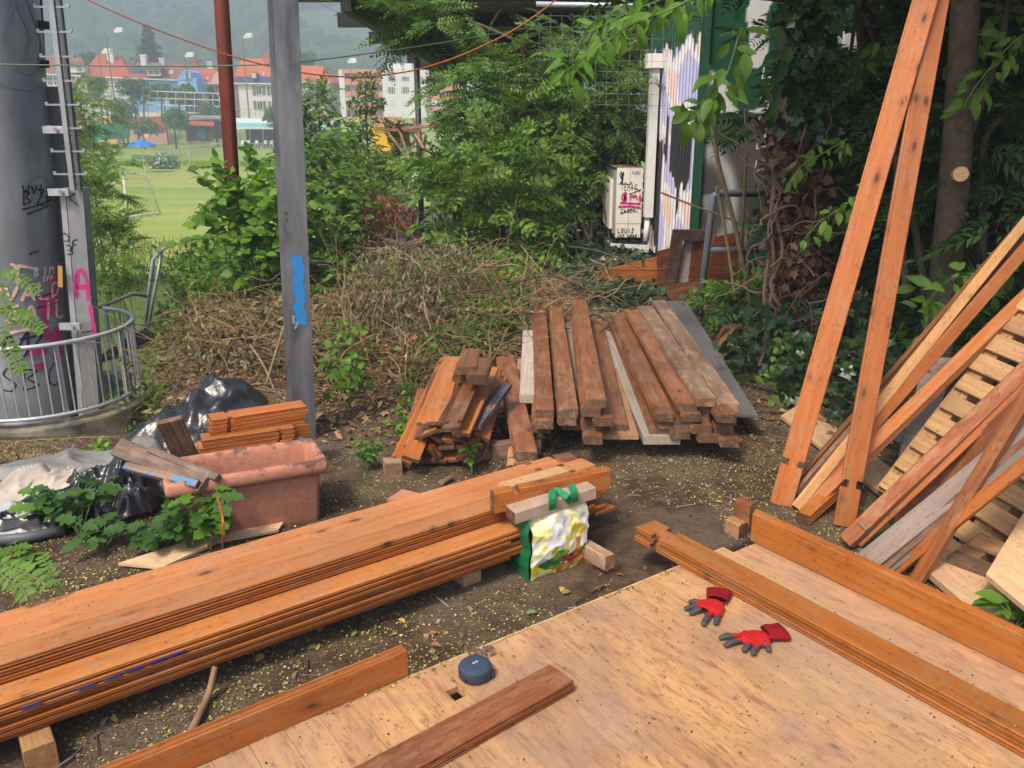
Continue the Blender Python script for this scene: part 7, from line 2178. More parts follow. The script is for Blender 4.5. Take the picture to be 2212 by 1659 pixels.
sp_ = bush('young_tree', 'slender young tree with sparse tufts of leaves before the salmon balconies', 'tree', gpt(791, 330, 21), [E_(788,172,21,.28,.28,.14), E_(791,196,21,.24,.24,.10), E_(790,222,21,.42,.4,.20), E_(790,262,21,.28,.3,.3)], 620, .12, M['lf_mid'], L5, stems=0)
stems_of([[gpt(791,330,21), D(790,230,21), D(789,165,21)]], .03, .01, M['bark'], sp_, 'trunk')
# slope undergrowth
sl_ = []
for k in range(60):
    u = RND.uniform(225, 640); y = RND.uniform(9.0, 13.5)
    b = gpt(u, 500, y); sl_.append((b + Vector((0,0,RND.uniform(.05,.30))), RND.uniform(.3,.6), RND.uniform(.3,.6), RND.uniform(.15,.42)))
pos, u_ = in_ell(sl_, 9000)
V1 = scatter(L9, pos, u_ * .5 + rdir(9000, .1), rdir(9000, 1.1, .6), .085 * NR.uniform(.6, 1.3, 9000))
o = link('undergrowth', npmesh('undergrowth', *V1, M['lf_mid'])); tag(o, 'green undergrowth covering the slope below the stair handrail', 'undergrowth', kind='stuff')
pos, u_ = in_ell(sl_, 700)
o = link('undergrowth', npmesh('undergrowth', *scatter(ROB, pos, rdir(700, .5), rdir(700, 1, .4), .30 * NR.uniform(.6, 1.2, 700)), M['lf_fresh'])); tag(o, 'feathery seedlings mixed into the undergrowth on the slope', 'undergrowth', kind='stuff')
# meadow strip at the lawn's near edge and beyond the courts
pos = []
for k in range(9000):
    x = RND.uniform(-30, -2); y = RND.uniform(24, 34) if k % 3 else RND.uniform(86, 97)
    if k % 3 == 0: x *= 1.6
    pos.append((x, y, LZ + .02))
n = len(pos); h_ = np.where(np.array(pos)[:,1] > 60, .55, .35) * NR.uniform(.5, 1.3, n)
o = link('tall_grass', npmesh('tall_grass', *scatter(leaf5(1,.12,.0,.25), pos, rdir(n, 1.8, .6), rdir(n, 0), h_), M['lf_light'])); tag(o, 'tufts of taller grass along the mown lawn', 'grass', kind='stuff')
wfl = bush('flowering_bush', 'small white flowering bush by the right park bench', 'bush', P(354, 360, LZ), [E_(354,352,86,1.3,.8,.9), E_(345,357,86,.9,.8,.6), E_(364,357,86,1.0,.8,.5)], 500, .35, M['lf_far'], L5, stems=2, mat2=M['white'], n2=260)
# trees by the lawn and among the houses: each with trunk and crown
for k, (u, v, y, rx, rz, m, lb) in enumerate((
  (155,208,150,3.6,2.0,'lf_mid','dark green bushy tree behind the column at the far left'),
  (212,190,158,2.2,2.4,'lf_far','small tree below the hipped roof house'),
  (285,188,158,2.6,3.0,'lf_far','narrow tree at the left edge of the blue house'),
  (268,240,150,2.6,2.6,'lf_far','tree beside the yellow shed wall'),
  (262,262,146,1.8,2.0,'lf_fresh','bushy shrub right above the green windscreen'),
  (308,275,140,3.2,1.5,'lf_far','spreading shrub before the orange wall'),
  (375,265,142,3.2,2.9,'lf_mid','rounded dark shrub right of the orange wall'),
  (352,205,165,3.2,2.1,'lf_mid','left half of the broad tree in front of the blue house'),
  (400,205,165,3.8,2.2,'lf_mid','right half of the broad tree in front of the blue house'),
  (463,240,160,3.0,2.0,'lf_far','olive green shrub above the club hut'),
  (459,212,168,.9,2.2,'lf_deep','thin clipped cypress before the pink house'),
  (600,248,150,2.6,1.3,'lf_light','yellowish shrub above the awning'),
  (685,210,120,3.4,3.2,'lf_far','large leafy tree in front of the row house'),
  (650,300,130,3,2,'lf_mid','shrub at the right end of the terrace'),
  (960,262,120,3,2,'lf_light','yellow-green tree before the right balconies'),
  (190,130,230,3,2.2,'lf_far','tree between the left roofs'),
  (660,135,215,2.8,2.8,'lf_far','tree top behind the row house roof'))):
    c = D(u, v, y); zb = LZ if y < 170 else ZS
    r = thing('garden_tree', lb, 'tree', (c.x, y, zb), 'trees and shrubs between the lawn and the houses')
    rn = random.Random(k)
    es = [(c + Vector((rn.uniform(-.5,.5)*rx, rn.uniform(-.4,.4)*rx, rn.uniform(-.45,.45)*rz)), rx*rn.uniform(.32,.52), rx*.4, rz*rn.uniform(.32,.55)) for q in range(7)]
    n = 1500
    pos, uu = in_ell(es, n); 
    plantpart('crown', scatter(L5, pos, uu + rdir(n), rdir(n, 1, .7), .55 * (y/150) * NR.uniform(.6, 1.25, n)), M[m], r)
    stems_of([[Vector((c.x, y, zb)), Vector((c.x, y, c.z)), c + Vector((0,0,rz*.5))]], .16, .05, M['bark'], r, 'trunk')
# conifer
ycn = 225
cb0, ct0 = D(322, 138, ycn), D(318, 52, ycn)
r = thing('conifer', 'tall dark conifer rising behind the roofs', 'tree', (cb0.x, ycn, ZS))
stems_of([[Vector((cb0.x, ycn, ZS)), cb0, ct0]], .35, .05, M['bark'], r, 'trunk')
pos, dirs = [], []
Hn = ct0.z - cb0.z + 2
for k in range(30):
    f = k / 29; z = ct0.z - .3 - f * Hn
    Lb = .4 + 4.6 * f ** .85
    for q in range(9):
        an = RND.uniform(0, 6.28); LL = Lb * RND.uniform(.6, 1.12)
        for i in range(int(5 + 8 * f)):
            s_ = (i + .5) / (5 + 8 * f) * LL
            pos.append((lerp(ct0.x, cb0.x, f) + math.cos(an)*s_, ycn + math.sin(an)*s_, z - .18*s_ + .05*s_*s_*.5 + RND.uniform(-.15,.15)))
            dirs.append((math.cos(an + RND.uniform(-.9,.9)), math.sin(an + RND.uniform(-.9,.9)), -.25))
n = len(pos)
plantpart('crown', scatter(leaf5(1,.45,.02,.25), pos, dirs, rdir(n, 2), NR.uniform(.7, 1.25, n)), M['lf_conifer'], r)
# ------------------------------------------------------------------ brush heap: cut branches and dead leaves
rnB = random.Random(12)
def brush(name, label, ells, ntw, nlf, mat, size, twl=.6, proto=LONG, hang=.6, twmat='twig'):
    r = thing(name, label, 'brush heap', tuple(Vector(ells[0][0]) - Vector((0,0,ells[0][3]))))
    mb = MB()
    st, u = in_ell(ells, ntw, .5)
    pos, dirs = [], []
    for k in range(ntw):
        p = Vector(st[k]); d = Vector((u[k][0]*.6 + rnB.gauss(0,.6), u[k][1]*.4 + rnB.gauss(0,.6), rnB.gauss(.05,.35))); d.normalize()
        pts = [p.copy()]; L = twl * rnB.uniform(.4, 1.4)
        for i in range(6):
            d = (d + Vector((rnB.gauss(0,.16), rnB.gauss(0,.16), rnB.gauss(-.10,.14)))).normalized()
            p = p + d * L / 6
            g_ = gz(p.x, p.y) + .01
            if p.z < g_: p.z = g_; d.z = abs(d.z) * .3
            pts.append(p.copy())
        w0 = rnB.choice((.0025,.003,.004,.006))
        mb.tube(pts, [w0 * (1 - .6 * i / 6) for i in range(7)], 3, cap=False)
    part('branches', mb, M[twmat], r, kind='stuff')
    pos, u = in_ell(ells, nlf, .55)
    gzv = np.array([gz(x, y) for x, y in pos[:, :2]]); pos[:, 2] = np.maximum(pos[:, 2], gzv + .01)
    d = rdir(nlf, -hang) ; plantpart('dry_leaves', scatter(proto, pos, d, rdir(nlf, .3), size * NR.uniform(.5, 1.3, nlf)), mat, r)
    return r
def gE(u, v, rx, ry, rz, dz=0.0):          # ellipsoid sitting on the ground at the place where the picture point meets it
    p = P(u, v, 0)
    for _ in range(12): 
        z = gz(p.x, p.y) + dz; p = P(u, v, z) if z < 1.5 else p
    return (Vector((p.x, p.y, gz(p.x, p.y) + rz * .35 + dz * 0)), rx, ry, rz)
brush('brush_heap', 'low heap of wilted olive-brown cuttings left of the steel post', [(Vector((-2.45,6.9,-.25)),.55,.5,.30),(Vector((-1.9,6.1,-.05)),.55,.5,.25),(Vector((-2.9,8.2,-.35)),.55,.6,.42),(Vector((-2.3,7.7,-.15)),.6,.6,.36),(Vector((-1.7,6.7,.05)),.6,.6,.32),(Vector((-1.5,5.7,.02)),.5,.45,.18),(Vector((-2.0,5.3,-.1)),.35,.3,.10)], 620, 5600, M['lf_olive'], .072, .6, L5, .5)
brush('brush_heap', 'drooping grey-green wilted branches at the middle of the brush heap', [(Vector((-.95,6.7,.42)),.42,.35,.36),(Vector((-.75,6.35,.22)),.42,.3,.34),(Vector((-1.15,6.4,.2)),.30,.3,.28),(Vector((-.6,7.3,.48)),.45,.4,.22)], 260, 3400, M['lf_wilt'], .060, .4, LONG, 2.2)
brush('brush_heap', 'wide heap of brown twigs and withered leaves across the middle ground', [(Vector((-.3,7.6,.14)),1.2,.7,.22),(Vector((.2,8.0,.10)),.7,.5,.20),(Vector((-1.2,7.7,.06)),.8,.6,.22),(Vector((0,6.7,.12)),1.1,.6,.2),(Vector((-.8,5.9,.05)),.8,.6,.14)], 1200, 3600, M['lf_straw'], .062, .75, LONG, .8)
brush('brush_heap', 'bare brown twigs strewn over the soil in front of the brush heap', [(Vector((-.75,5.6,.05)),.8,.7,.10),(Vector((-.3,6.2,.08)),.9,.6,.12),(Vector((-1.1,6.0,.06)),.5,.6,.12),(Vector((.1,6.6,.1)),.7,.5,.2)], 620, 1500, M['lf_dead'], .055, .5, L5, .2)
brush('withered_shrub', 'reddish brown withered shrub above the brush heap beside the shed roof', [(D(770,500,9.6),.30,.3,.28),(D(820,450,9.9),.22,.2,.2),(D(700,560,9.2),.42,.3,.2),(D(870,470,9.9),.18,.2,.16)], 150, 1300, M['lf_redbrown'], .085, .5, LONG, 1.4)
hp2 = thing('brush_heap', 'thicker cut branches lying criss-cross on the brush heap', 'brush heap', (-.3, 7.2, .1))
for k in range(34):
    x, y = rnB.uniform(-1.9, 1.0), rnB.uniform(5.6, 8.4); an = rnB.gauss(.2, .8); L_ = rnB.uniform(.5, 1.3); pts = []
    for i in range(5):
        f = i / 4 - .5; px_2, py_2 = x + math.cos(an) * L_ * f, y + math.sin(an) * L_ * f
        pts.append(Vector((px_2 + rnB.gauss(0,.02), py_2 + rnB.gauss(0,.02), gz(px_2, py_2) + (.06 if y < 6.4 else .26) + rnB.uniform(0, .12) + f * rnB.uniform(-.2,.25))))
    mb = MB().tube(catmull(pts, 4), [rnB.uniform(.006,.013) * (1 - .03 * q) for q in range(17)], 5); part('branch', mb, M['bark_grey'] if k % 3 else M['sapling'], hp2, True)
# single long canes sticking out of the heap
for k, (pts, lb) in enumerate(((((1060,640,7.6),(1135,585,8.2),(1190,560,8.6)), 'long yellowish cane slanting up to the right out of the brush heap'), (((905,715,6.9),(1000,655,7.4),(1100,590,8.0)), 'long brown cane crossing the brush heap'), (((1125,530,8.4),(1180,600,7.6),(1235,680,7.0)), 'straight pale stick leaning from the elder bush down to the plank pile'), (((618,690,5.6),(596,760,5.4),(575,830,5.2)), 'pale bare stick standing in the cuttings left of the steel post'), (((540,745,5.8),(570,790,5.5),(600,860,5.2)), 'curved brown stick lying on the olive cuttings'), (((920,905,4.6),(1000,700,0),(0,0,0)), ''))):
    if not lb: continue
    solo('cane', MB().tube(catmull([D(*p) for p in pts], 6), .008, 6), M['sapling'], lb, 'stick', smooth=True)
solo('stick', MB().tube(catmull([P(465,1440,.10), P(450,1500,.03), P(425,1555,.02), P(398,1612,.015)], 8), [.009 + .004 * i / 24 for i in range(25)], 8), M['twig'], 'thin brown stick running from under the long boards to the floor panel', 'stick', smooth=True)
solo('stick', MB().tube(catmull([P(1062,905,.14), P(1055,950,.10), P(1045,985,.03), P(1025,1000,.02)], 6), .012, 7), M['twig'], 'crooked brown stick standing at the right of the heap of short boards', 'stick', smooth=True)
solo('stick', MB().tube([P(955,1042,.02), P(975,1030,.02)], .012, 7), M['twig'], 'short stick end on the soil below the heap of short boards', 'stick')

# ------------------------------------------------------------------ ivy and low plants
def ground_ivy(label, polys, n, size, mat, hz=.10, proto=None, name='ivy'):
    pos = []
    for (u0, v0, u1, v1, w_) in polys:
        for k in range(int(n * w_)):
            u = RND.gauss((u0+u1)/2, (u1-u0)/3.6); v = RND.gauss((v0+v1)/2, (v1-v0)/3.6)
            p = P(u, v, 0); z = gz(p.x, p.y)
            pos.append((p.x, p.y, z + .015 + RND.random() * hz * (1 + .8 * mnoise.noise((p.x * 3, p.y * 3, 2)))))
    m = len(pos)
    ft = np.tile(np.array([[0,-.35,1.0]]), (m,1)) + NR.normal(size=(m,3)) * .35
    o = link(name, npmesh(name, *scatter(proto or ivy(), pos, rdir(m, -.1), ft, size * NR.uniform(.5, 1.2, m)), mat)); tag(o, label, 'ivy', kind='stuff')
ground_ivy('dark ivy carpet in front of the container and under the wedge', [(1250,560,1440,690,.55),(1190,540,1330,610,.45)], 5200, .075, M['lf_dark'], .16)
ground_ivy('brighter ivy leaves creeping between the brush heap and the plank pile', [(960,700,1150,760,.5),(890,740,1100,800,.25),(1080,680,1170,730,.25)], 2600, .06, M['lf_mid'], .10)
ground_ivy('sparse creeping sprigs left of the heap of short boards', [(860,830,905,900,.4),(850,900,900,960,.3),(870,790,930,840,.3)], 190, .055, M['lf_fresh'], .05, L9)
ground_ivy('green weeds springing up through the twigs in front of the brush heap', [(690,560,770,680,.25),(980,590,1180,680,.45),(780,560,1000,700,.45),(700,760,800,880,.12)], 1900, .065, M['lf_fresh'], .22, HEART, 'ground_weeds')
ground_ivy('few creeping sprigs along the foot of the ring wall', [(190,885,225,905,.5),(280,820,330,870,.5)], 90, .06, M['lf_fresh'], .1, L9)
# ivy clad trunk on the right
yI = 5.9
tb0, tb1 = gpt(1700, 800, yI), D(1720, 0, yI + .2)
it = thing('ivy_trunk', 'dark tree trunk wrapped in dead brown ivy and tangled vine stems', 'tree', tuple(tb0))
tp_ = [tb0 + Vector((0,.05,0)), D(1700,500,yI+.05), D(1712,250,yI+.1), tb1, tb1 + Vector((.05,.1,1.6))]
stems_of([catmull(tp_, 6)], .15, .09, M['bark'], it, 'trunk', 12)
mb = MB(); rnV = random.Random(8)
for k in range(85):
    u = rnV.uniform(1650, 1750); v = rnV.uniform(330, 800)
    p = D(u, v, yI - rnV.uniform(.15, .34)); pts = [p]; d = Vector((rnV.gauss(0,.5), rnV.gauss(0,.1), rnV.gauss(.4,.8))).normalized()
    for i in range(9):
        d = (d + Vector((rnV.gauss(0,.45), rnV.gauss(0,.12), rnV.gauss(0,.35)))).normalized(); p = p + d * .045; pts.append(p.copy())
    w0 = rnV.uniform(.003, .007); mb.tube(pts, [w0]*10, 4, cap=False)
for pts in ([(1665,800),(1655,700),(1672,600),(1665,480),(1675,380)], [(1690,760),(1700,690),(1665,620),(1690,540),(1665,430)], [(1655,660),(1672,690),(1702,738)], [(1640,790),(1660,720),(1650,640),(1660,560)]):
    mb.tube(catmull([D(u, v, yI - .30) for u, v in pts], 6), .013, 6, cap=False)
part('vine_stems', mb, simple('pale_vine_stem', (.20,.135,.09), .85, var=.4, scale=18), it, kind='stuff')
def on_trunk(n, u0, u1, v0, v1, dy):
    return np.array([tuple(D(NR.normal((u0+u1)/2, (u1-u0)/4), NR.uniform(v0, v1), yI - dy * NR.random() - .1)) for _ in range(n)])
pos = on_trunk(1050, 1660, 1790, 250, 760, .22); n = len(pos)
plantpart('dead_ivy_leaves', scatter(ivy(), pos, rdir(n, -.9), np.tile([[0,-1,.3]], (n,1)) + NR.normal(size=(n,3))*.5, .070 * NR.uniform(.5,1.2,n)), leafmat('dead_ivy_leaf', (.075,.036,.018), (.03,.015,.008), (.16,.085,.042), trans=.05), it)
pos = np.concatenate([on_trunk(420, 1640, 1740, 660, 820, .25), on_trunk(900, 1690, 1900, 640, 900, .2), on_trunk(500,1690,1800,0,300,.3)]); n = len(pos)
plantpart('ivy_leaves', scatter(ivy(), pos, rdir(n, -.6), np.tile([[0,-1,.5]], (n,1)) + NR.normal(size=(n,3))*.4, .085 * NR.uniform(.5,1.2,n)), M['lf_dark'], it)
ground_ivy('ivy and bright young leaves between the tall planks at the foot of the ivy trunk', [(1740,800,1960,960,.6),(1680,840,1740,880,.2),(1560,740,1640,830,.2)], 700, .075, M['lf_dark'], .35)
ground_ivy('tuft of bright green ground ivy left of the tall leaning planks', [(1655,780,1735,870,1.0)], 130, .075, M['lf_fresh'], .25, HEART)
# saplings in front of the container: cut poles
for k, (pts, r_, lb) in enumerate((
   (((1600,800),(1585,620),(1552,420),(1548,416)), .014, 'cut sapling pole, leftmost with a pale cut top'),
   (((1655,860),(1628,700),(1590,500),(1553,360),(1535,250)), .018, 'long leaning sapling stem that runs up into the leaves'),
   (((1600,770),(1597,600),(1607,430),(1612,330)), .013, 'upright sapling stem right of the pipe rail post'),
   (((1620,700),(1615,560),(1618,440)), .010, 'thin dark sapling stem between the others'),
   (((1660,690),(1635,560),(1612,450),(1600,380)), .009, 'slender grey sapling leaning left to the container'),
   (((1425,415),(1500,445),(1600,485),(1700,560)), .008, 'long reddish cane slanting down from the air conditioner'))):
    solo('sapling', MB().tube(catmull([D(u, v, 6.6 + .1*k) for u, v in pts], 6), r_, 7), M['sapling'], lb, 'sapling', smooth=True)
twiggy('young_shrub', 'young ash-like shoots with fresh leaves at the foot of the pipe rail', 'shrub', gpt(1560, 680, 6.8), [E_(1560,660,6.8,.12,.15,.08), E_(1585,620,6.8,.10,.15,.12), E_(1620,650,6.7,.12,.15,.10), E_(1500,650,6.9,.08,.1,.05)], 18, ELD, M['lf_fresh'], .14, 5, .22, .3, 5, None, .01)
# ------------------------------------------------------------------ dark growth on the right
tr_ = thing('slim_tree', 'slim tree with a smooth grey trunk and a sawn branch stub at the right', 'tree', tuple(gpt(2030, 700, 5.2)))
q0_ = [gpt(2035,700,5.2), D(2045,560,5.15), D(2062,380,5.1), D(2075,200,5.1), D(2085,0,5.1), D(2090,-300,5.2)]
stems_of([catmull(q0_, 6)],   .092, .070, M['bark_grey'], tr_, 'trunk', 12)
stems_of([catmull([D(2072,330,5.1), D(2110,250,5.2), D(2160,100,5.3), D(2180,0,5.3)], 6), catmull([D(2120,560,5.3), D(2125,400,5.3), D(2128,300,5.3), D(2170,250,5.3)], 6), catmull([D(1960,640,5.4), D(1940,450,5.5), D(1930,200,5.6)], 6), catmull([D(2000,640,5.4), D(1975,480,5.5), D(1950,300,5.6)], 6)], .030, .016, M['bark_grey'], tr_, 'limbs', 8)
part('sawn_stub', MB().tube([D(2068,378,5.06), D(2076,376,4.96)], .042, 12), M['raw'], tr_)
dk = [E_(1500,10,5.4,.25,.3,.12), E_(1880,110,6.2,.4,.5,.6), E_(1960,330,6.4,.45,.4,.7), E_(1960,150,6.3,.6,.4,.8), E_(2120,180,6.1,.7,.4,.7), E_(2170,420,6.2,.6,.4,.6), E_(2140,600,6.0,.5,.4,.4), E_(1940,520,6.6,.4,.4,.5), E_(1990,480,6.6,.5,.4,.6), E_(2230,250,5.6,.5,.4,.8)]
twiggy('tree_of_heaven', 'dense dark thicket of long pinnate leaves behind the tall leaning planks', 'tree', gpt(1900, 620, 6.6), dk, 330, ROBL, M['lf_deep'], .36, 6, .6, .45, 14, [gpt(1900,620,6.7), D(1880,300,6.7), D(1860,0,6.6), D(1850,-250,6.4)], .07)
over = [(Vector((2.2,4.6,3.9)),1.5,1.3,.45), (Vector((3.6,5.6,3.6)),1.5,1.6,.6), (Vector((4.4,3.6,3.3)),1.3,1.4,.6), (Vector((3.2,3.0,4.3)),1.4,1.1,.4), (Vector((5.2,6.5,2.2)),1.0,1.6,1.3)]  # crown out of view overhead, put in to block light from above
twiggy('tree_of_heaven', 'unseen spreading crown of long pinnate leaves shading the right-hand side from above', 'tree', gpt(2400, 600, 6.0), over, 420, ROBL, M['lf_deep'], .40, 6, .7, .4, 14, [gpt(2400,600,6.2), Vector((4.6,5.4,1.8)), Vector((4.1,5.2,3.4))], .10)
bush('dark_hedge', 'dark hedge closing the view behind the trunks at the right', 'hedge', gpt(2000, 560, 8.2), [(Vector((4.0,7.7,1.2)),.75,.4,1.3), (Vector((4.4,8.0,1.3)),1.1,.5,1.4), (Vector((5.6,7.2,1.2)),1.0,.6,1.4), (Vector((4.0,7.8,2.9)),.7,.4,.8), (Vector((4.2,8.2,3.0)),1.2,.5,.8), (Vector((3.9,7.4,.3)),.9,.4,.5)], 15000, .12, M['lf_dark'], L9, stems=10, sr=.03)
# near branch with long pointed leaves: each leaf a part
def branch(name, label, stem, leaves_at, L, mat, r_=.006, w=.40, seed=1, hang=.9, dens=1):
    st = catmull([Q(*p) for p in stem], 8)
    b = thing(name, label, 'branch', tuple(st[0]))
    part('stem', MB().tube(st, [lerp(r_, r_*.3, i/(len(st)-1)) for i in range(len(st))], 6), M['stem'] if r_ < .01 else M['bark'], b, True)
    v, f = leaf9(1, w, .07, .14)
    me0 = [npmesh('leaf', leaf9(1, w * q, .07, dr)[0], f, mat) for q, dr in ((1,.1),(.9,.2),(1.1,.28))]
    rn = random.Random(seed)
    for i in range(len(st) - 1):
        for s_ in (-1, 1):
            if rn.random() > leaves_at * .86: continue
            d = (st[i+1] - st[i]).normalized()
            p = st[i].lerp(st[i+1], rn.random())
            sd_ = d.cross(Vector((0,-1,.2))).normalized() * s_
            q = (sd_ * rn.uniform(-.1,1.0) + d * rn.uniform(-.4,.7) + Vector((rn.gauss(0,.25), rn.gauss(0,.45), -hang * rn.uniform(.2,1.4)))).normalized(); p = p + sd_ * rn.uniform(0,.04) + Vector((rn.gauss(0,.012), rn.gauss(0,.05), rn.gauss(0,.015)))
            o = link('leaf', rn.choice(me0), b)
            up = Vector((rn.gauss(0,.6), -1, rn.gauss(.5,.6)))
            y_ = up.cross(q).normalized(); z_ = q.cross(y_)
            s1 = L * rn.uniform(.5, 1.2); p = p - b.location
            o.matrix_basis = Matrix(((q.x*s1,y_.x*s1,z_.x*s1,p.x),(q.y*s1,y_.y*s1,z_.y*s1,p.y),(q.z*s1,y_.z*s1,z_.z*s1,p.z),(0,0,0,1)))
    return b
branch('leafy_branch', 'light green branch tip with long pointed leaves hanging in from the top', [(1560,-40,3.6),(1450,20,3.6),(1380,45,3.6),(1310,90,3.6),(1240,140,3.6),(1215,165,3.6)], .82, .105, M['lf_fresh'], .005, .36, 3)
branch('leafy_branch', 'second light green branch tip a little higher, near the canopy', [(1600,-70,3.8),(1480,-20,3.8),(1400,10,3.8),(1330,40,3.8),(1275,70,3.8)], .75, .11, M['lf_fresh'], .005, .36, 5)
branch('leafy_branch', 'branch of larger leaves hanging in front of the graffiti wall', [(1600,60,4.4),(1570,160,4.4),(1540,200,4.4),(1515,240,4.4),(1490,260,4.4)], .85, .13, M['lf_mid'], .0045, .46, 7)
branch('leafy_branch', 'shaded branch low in front of the ivy trunk', [(1830,300,5.0),(1780,330,5.0),(1730,360,5.0),(1700,400,5.0)], .7, .09, M['lf_mid'], .005, .46, 13)
branch('leafy_branch', 'trailing shoot of small leaves left of the left tall plank', [(1880,400,4.6),(1830,440,4.6),(1770,480,4.6),(1735,520,4.6)], .7, .085, M['lf_mid'], .004, .5, 14)
branch('leafy_branch', 'shaded branch right of the slim trunk', [(2230,60,4.6),(2180,100,4.6),(2120,170,4.6),(2080,230,4.6)], .85, .115, M['lf_mid'], .006, .46, 15)
branch('leafy_branch', 'low leafy shoot between the slim trunk and the leaning bundle', [(1985,790,4.4),(2000,700,4.4),(2015,640,4.4),(2060,600,4.4),(2120,600,4.4)], .8, .125, M['lf_mid'], .006, .44, 17, .3)
branch('leafy_branch', 'leafy shoot at the right edge above the leaning bundle', [(2260,500,4.4),(2200,540,4.4),(2160,580,4.4),(2120,640,4.4)], .8, .115, M['lf_mid'], .006, .44, 19, .4)
branch('leafy_branch', 'shaded branch high in the right corner', [(2230,-20,5.0),(2150,30,5.0),(2100,90,5.0)], .85, .13, M['lf_mid'], .006, .46, 23)
branch('leafy_branch', 'hanging branch with broad dark leaves in the upper right centre', [(1760,-30,5.2),(1740,60,5.2),(1700,140,5.2),(1660,200,5.2)], .9, .14, M['lf_deep'], .007, .46, 25)
branch('leafy_branch', 'long branch reaching left above the ivy trunk', [(1900,100,5.4),(1840,140,5.4),(1760,170,5.4),(1690,190,5.4)], .85, .10, M['lf_mid'], .006, .46, 27)
# robinia sprays entering at the left edge and the bottom left: leaflets as parts
def spray(label, stem, pairs, ll, mat, seed, name='robinia_spray', w=.5):
    st = catmull([Q(*p) for p in stem], 8)
    b = thing(name, label, 'leaf spray', tuple(st[0]))
    part('stem', MB().tube(st, .0025, 5), M['stem'], b, True)
    me0 = npmesh('leaflet', *leaf9(1, w, .05, .08), mat); rn = random.Random(seed)
    for k in range(pairs):
        f = .15 + .85 * k / pairs; x = f * (len(st) - 1); i = min(int(x), len(st) - 2)
        p = st[i].lerp(st[i+1], x - i) - b.location; d = (st[i+1] - st[i]).normalized()
        sd_ = d.cross(Vector((0,-.6,.8))).normalized()
        for s_ in (-1, 1):
            q = (sd_ * s_ + d * .35 + Vector((0,0,rn.uniform(-.3,.1)))).normalized()
            up = Vector((rn.gauss(0,.3), -.7, 1)); y_ = up.cross(q).normalized(); z_ = q.cross(y_)
            s1 = ll * rn.uniform(.8, 1.15) * (1 - .3 * abs(f - .5))
            o = link('leaflet', me0, b)
            o.matrix_basis = Matrix(((q.x*s1,y_.x*s1,z_.x*s1,p.x),(q.y*s1,y_.y*s1,z_.y*s1,p.y),(q.z*s1,y_.z*s1,z_.z*s1,p.z),(0,0,0,1)))
spray('robinia spray at the left edge in front of the salmon graffiti', [(-20,600,3.2),(20,590,3.2),(55,610,3.2),(85,635,3.2)], 10, .035, M['lf_fresh'], 1)
spray('robinia spray low at the left edge reaching toward the railing', [(-30,660,3.2),(20,670,3.2),(60,690,3.2),(95,715,3.2)], 12, .038, M['lf_fresh'], 2)
spray('robinia spray hanging at the left edge above the railing', [(-20,700,3.1),(10,730,3.1),(30,770,3.1),(45,810,3.1)], 11, .038, M['lf_mid'], 3)
spray('third robinia spray at the very left edge', [(-40,570,3.2),(-5,620,3.2),(15,670,3.2),(25,710,3.2)], 10, .036, M['lf_mid'], 4)
spray('fern-like robinia seedling in the lower left corner, upper leaf', [(-10,1215,2.75),(20,1225,2.72),(60,1240,2.68),(110,1268,2.62)], 9, .042, M['lf_fresh'], 5)
spray('fern-like robinia seedling in the lower left corner, lower leaf', [(-10,1230,2.7),(15,1250,2.66),(45,1270,2.62),(60,1290,2.6)], 8, .040, M['lf_mid'], 6)
spray('small upright robinia seedling near the lower left corner', [(130,1285,2.7),(115,1250,2.72),(100,1220,2.75),(90,1200,2.77)], 8, .030, M['lf_fresh'], 7)
M['lf_weed'] = leafset('weed_leaf', (.052,.13,.026))
# weeds by the planters: leaves as parts
LOBE = (np.array([(0,0,0),(.12,-.30,.03),(.30,-.20,.04),(.42,-.46,.03),(.58,-.20,.03),(.75,-.26,0),(1,0,-.12),(.75,.26,0),(.58,.20,.03),(.42,.46,.03),(.30,.20,.04),(.12,.30,.03),(.45,0,-.01)]), np.array([(i,(i+1)%12,12) for i in range(12)]))
def weed(label, u, v, stems, h, L, mat, seed, spread=.9, lobed=True, per=5, name='weed'):
    b0 = P(u, v, 0); b0.z = gz(b0.x, b0.y)
    b = thing(name, label, 'weed', tuple(b0)); rn = random.Random(seed)
    pr = LOBE if lobed else leaf9(1, .55, .06, .15)
    me0 = npmesh('leaf', pr[0], pr[1], mat)
    for k in range(stems):
        an = rn.uniform(0, 6.28); hh = h * rn.uniform(.6, 1.1); rr = h * spread * rn.uniform(.3, 1)
        tip = Vector((math.cos(an)*rr, math.sin(an)*rr*.7, hh)); st = catmull([Vector((0,0,0)), tip*.5 + Vector((0,0,hh*.18)), tip], 5)
        part('stem', MB().tube([p + b0 for p in st], [.0035*(1-.06*i) for i in range(len(st))], 5), M['stem'], b, True)
        for i in range(per):
            p = st[min(len(st)-1, int((.4 + .6*i/(per-1))*(len(st)-1)))]
            a2 = rn.uniform(0, 6.28) if i < per - 1 else an
            q = Vector((math.cos(a2), math.sin(a2), rn.uniform(-.25,.35))).normalized()
            up = Vector((rn.gauss(0,.3), rn.gauss(-.25,.3), 1)); y_ = up.cross(q).normalized(); z_ = q.cross(y_)
            s1 = L * rn.uniform(.6, 1.15); o = link('leaf', me0, b)
            o.matrix_basis = Matrix(((q.x*s1,y_.x*s1,z_.x*s1,p.x),(q.y*s1,y_.y*s1,z_.y*s1,p.y),(q.z*s1,y_.z*s1,z_.z*s1,p.z),(0,0,0,1)))
weed('leafy weed in front of the black plastic film, left of the planter', 175, 1165, 8, .22, .085, M['lf_weed'], 1)
weed('low weed at the left edge in front of the pale sheet', 100, 1150, 6, .16, .085, M['lf_fresh'], 2)
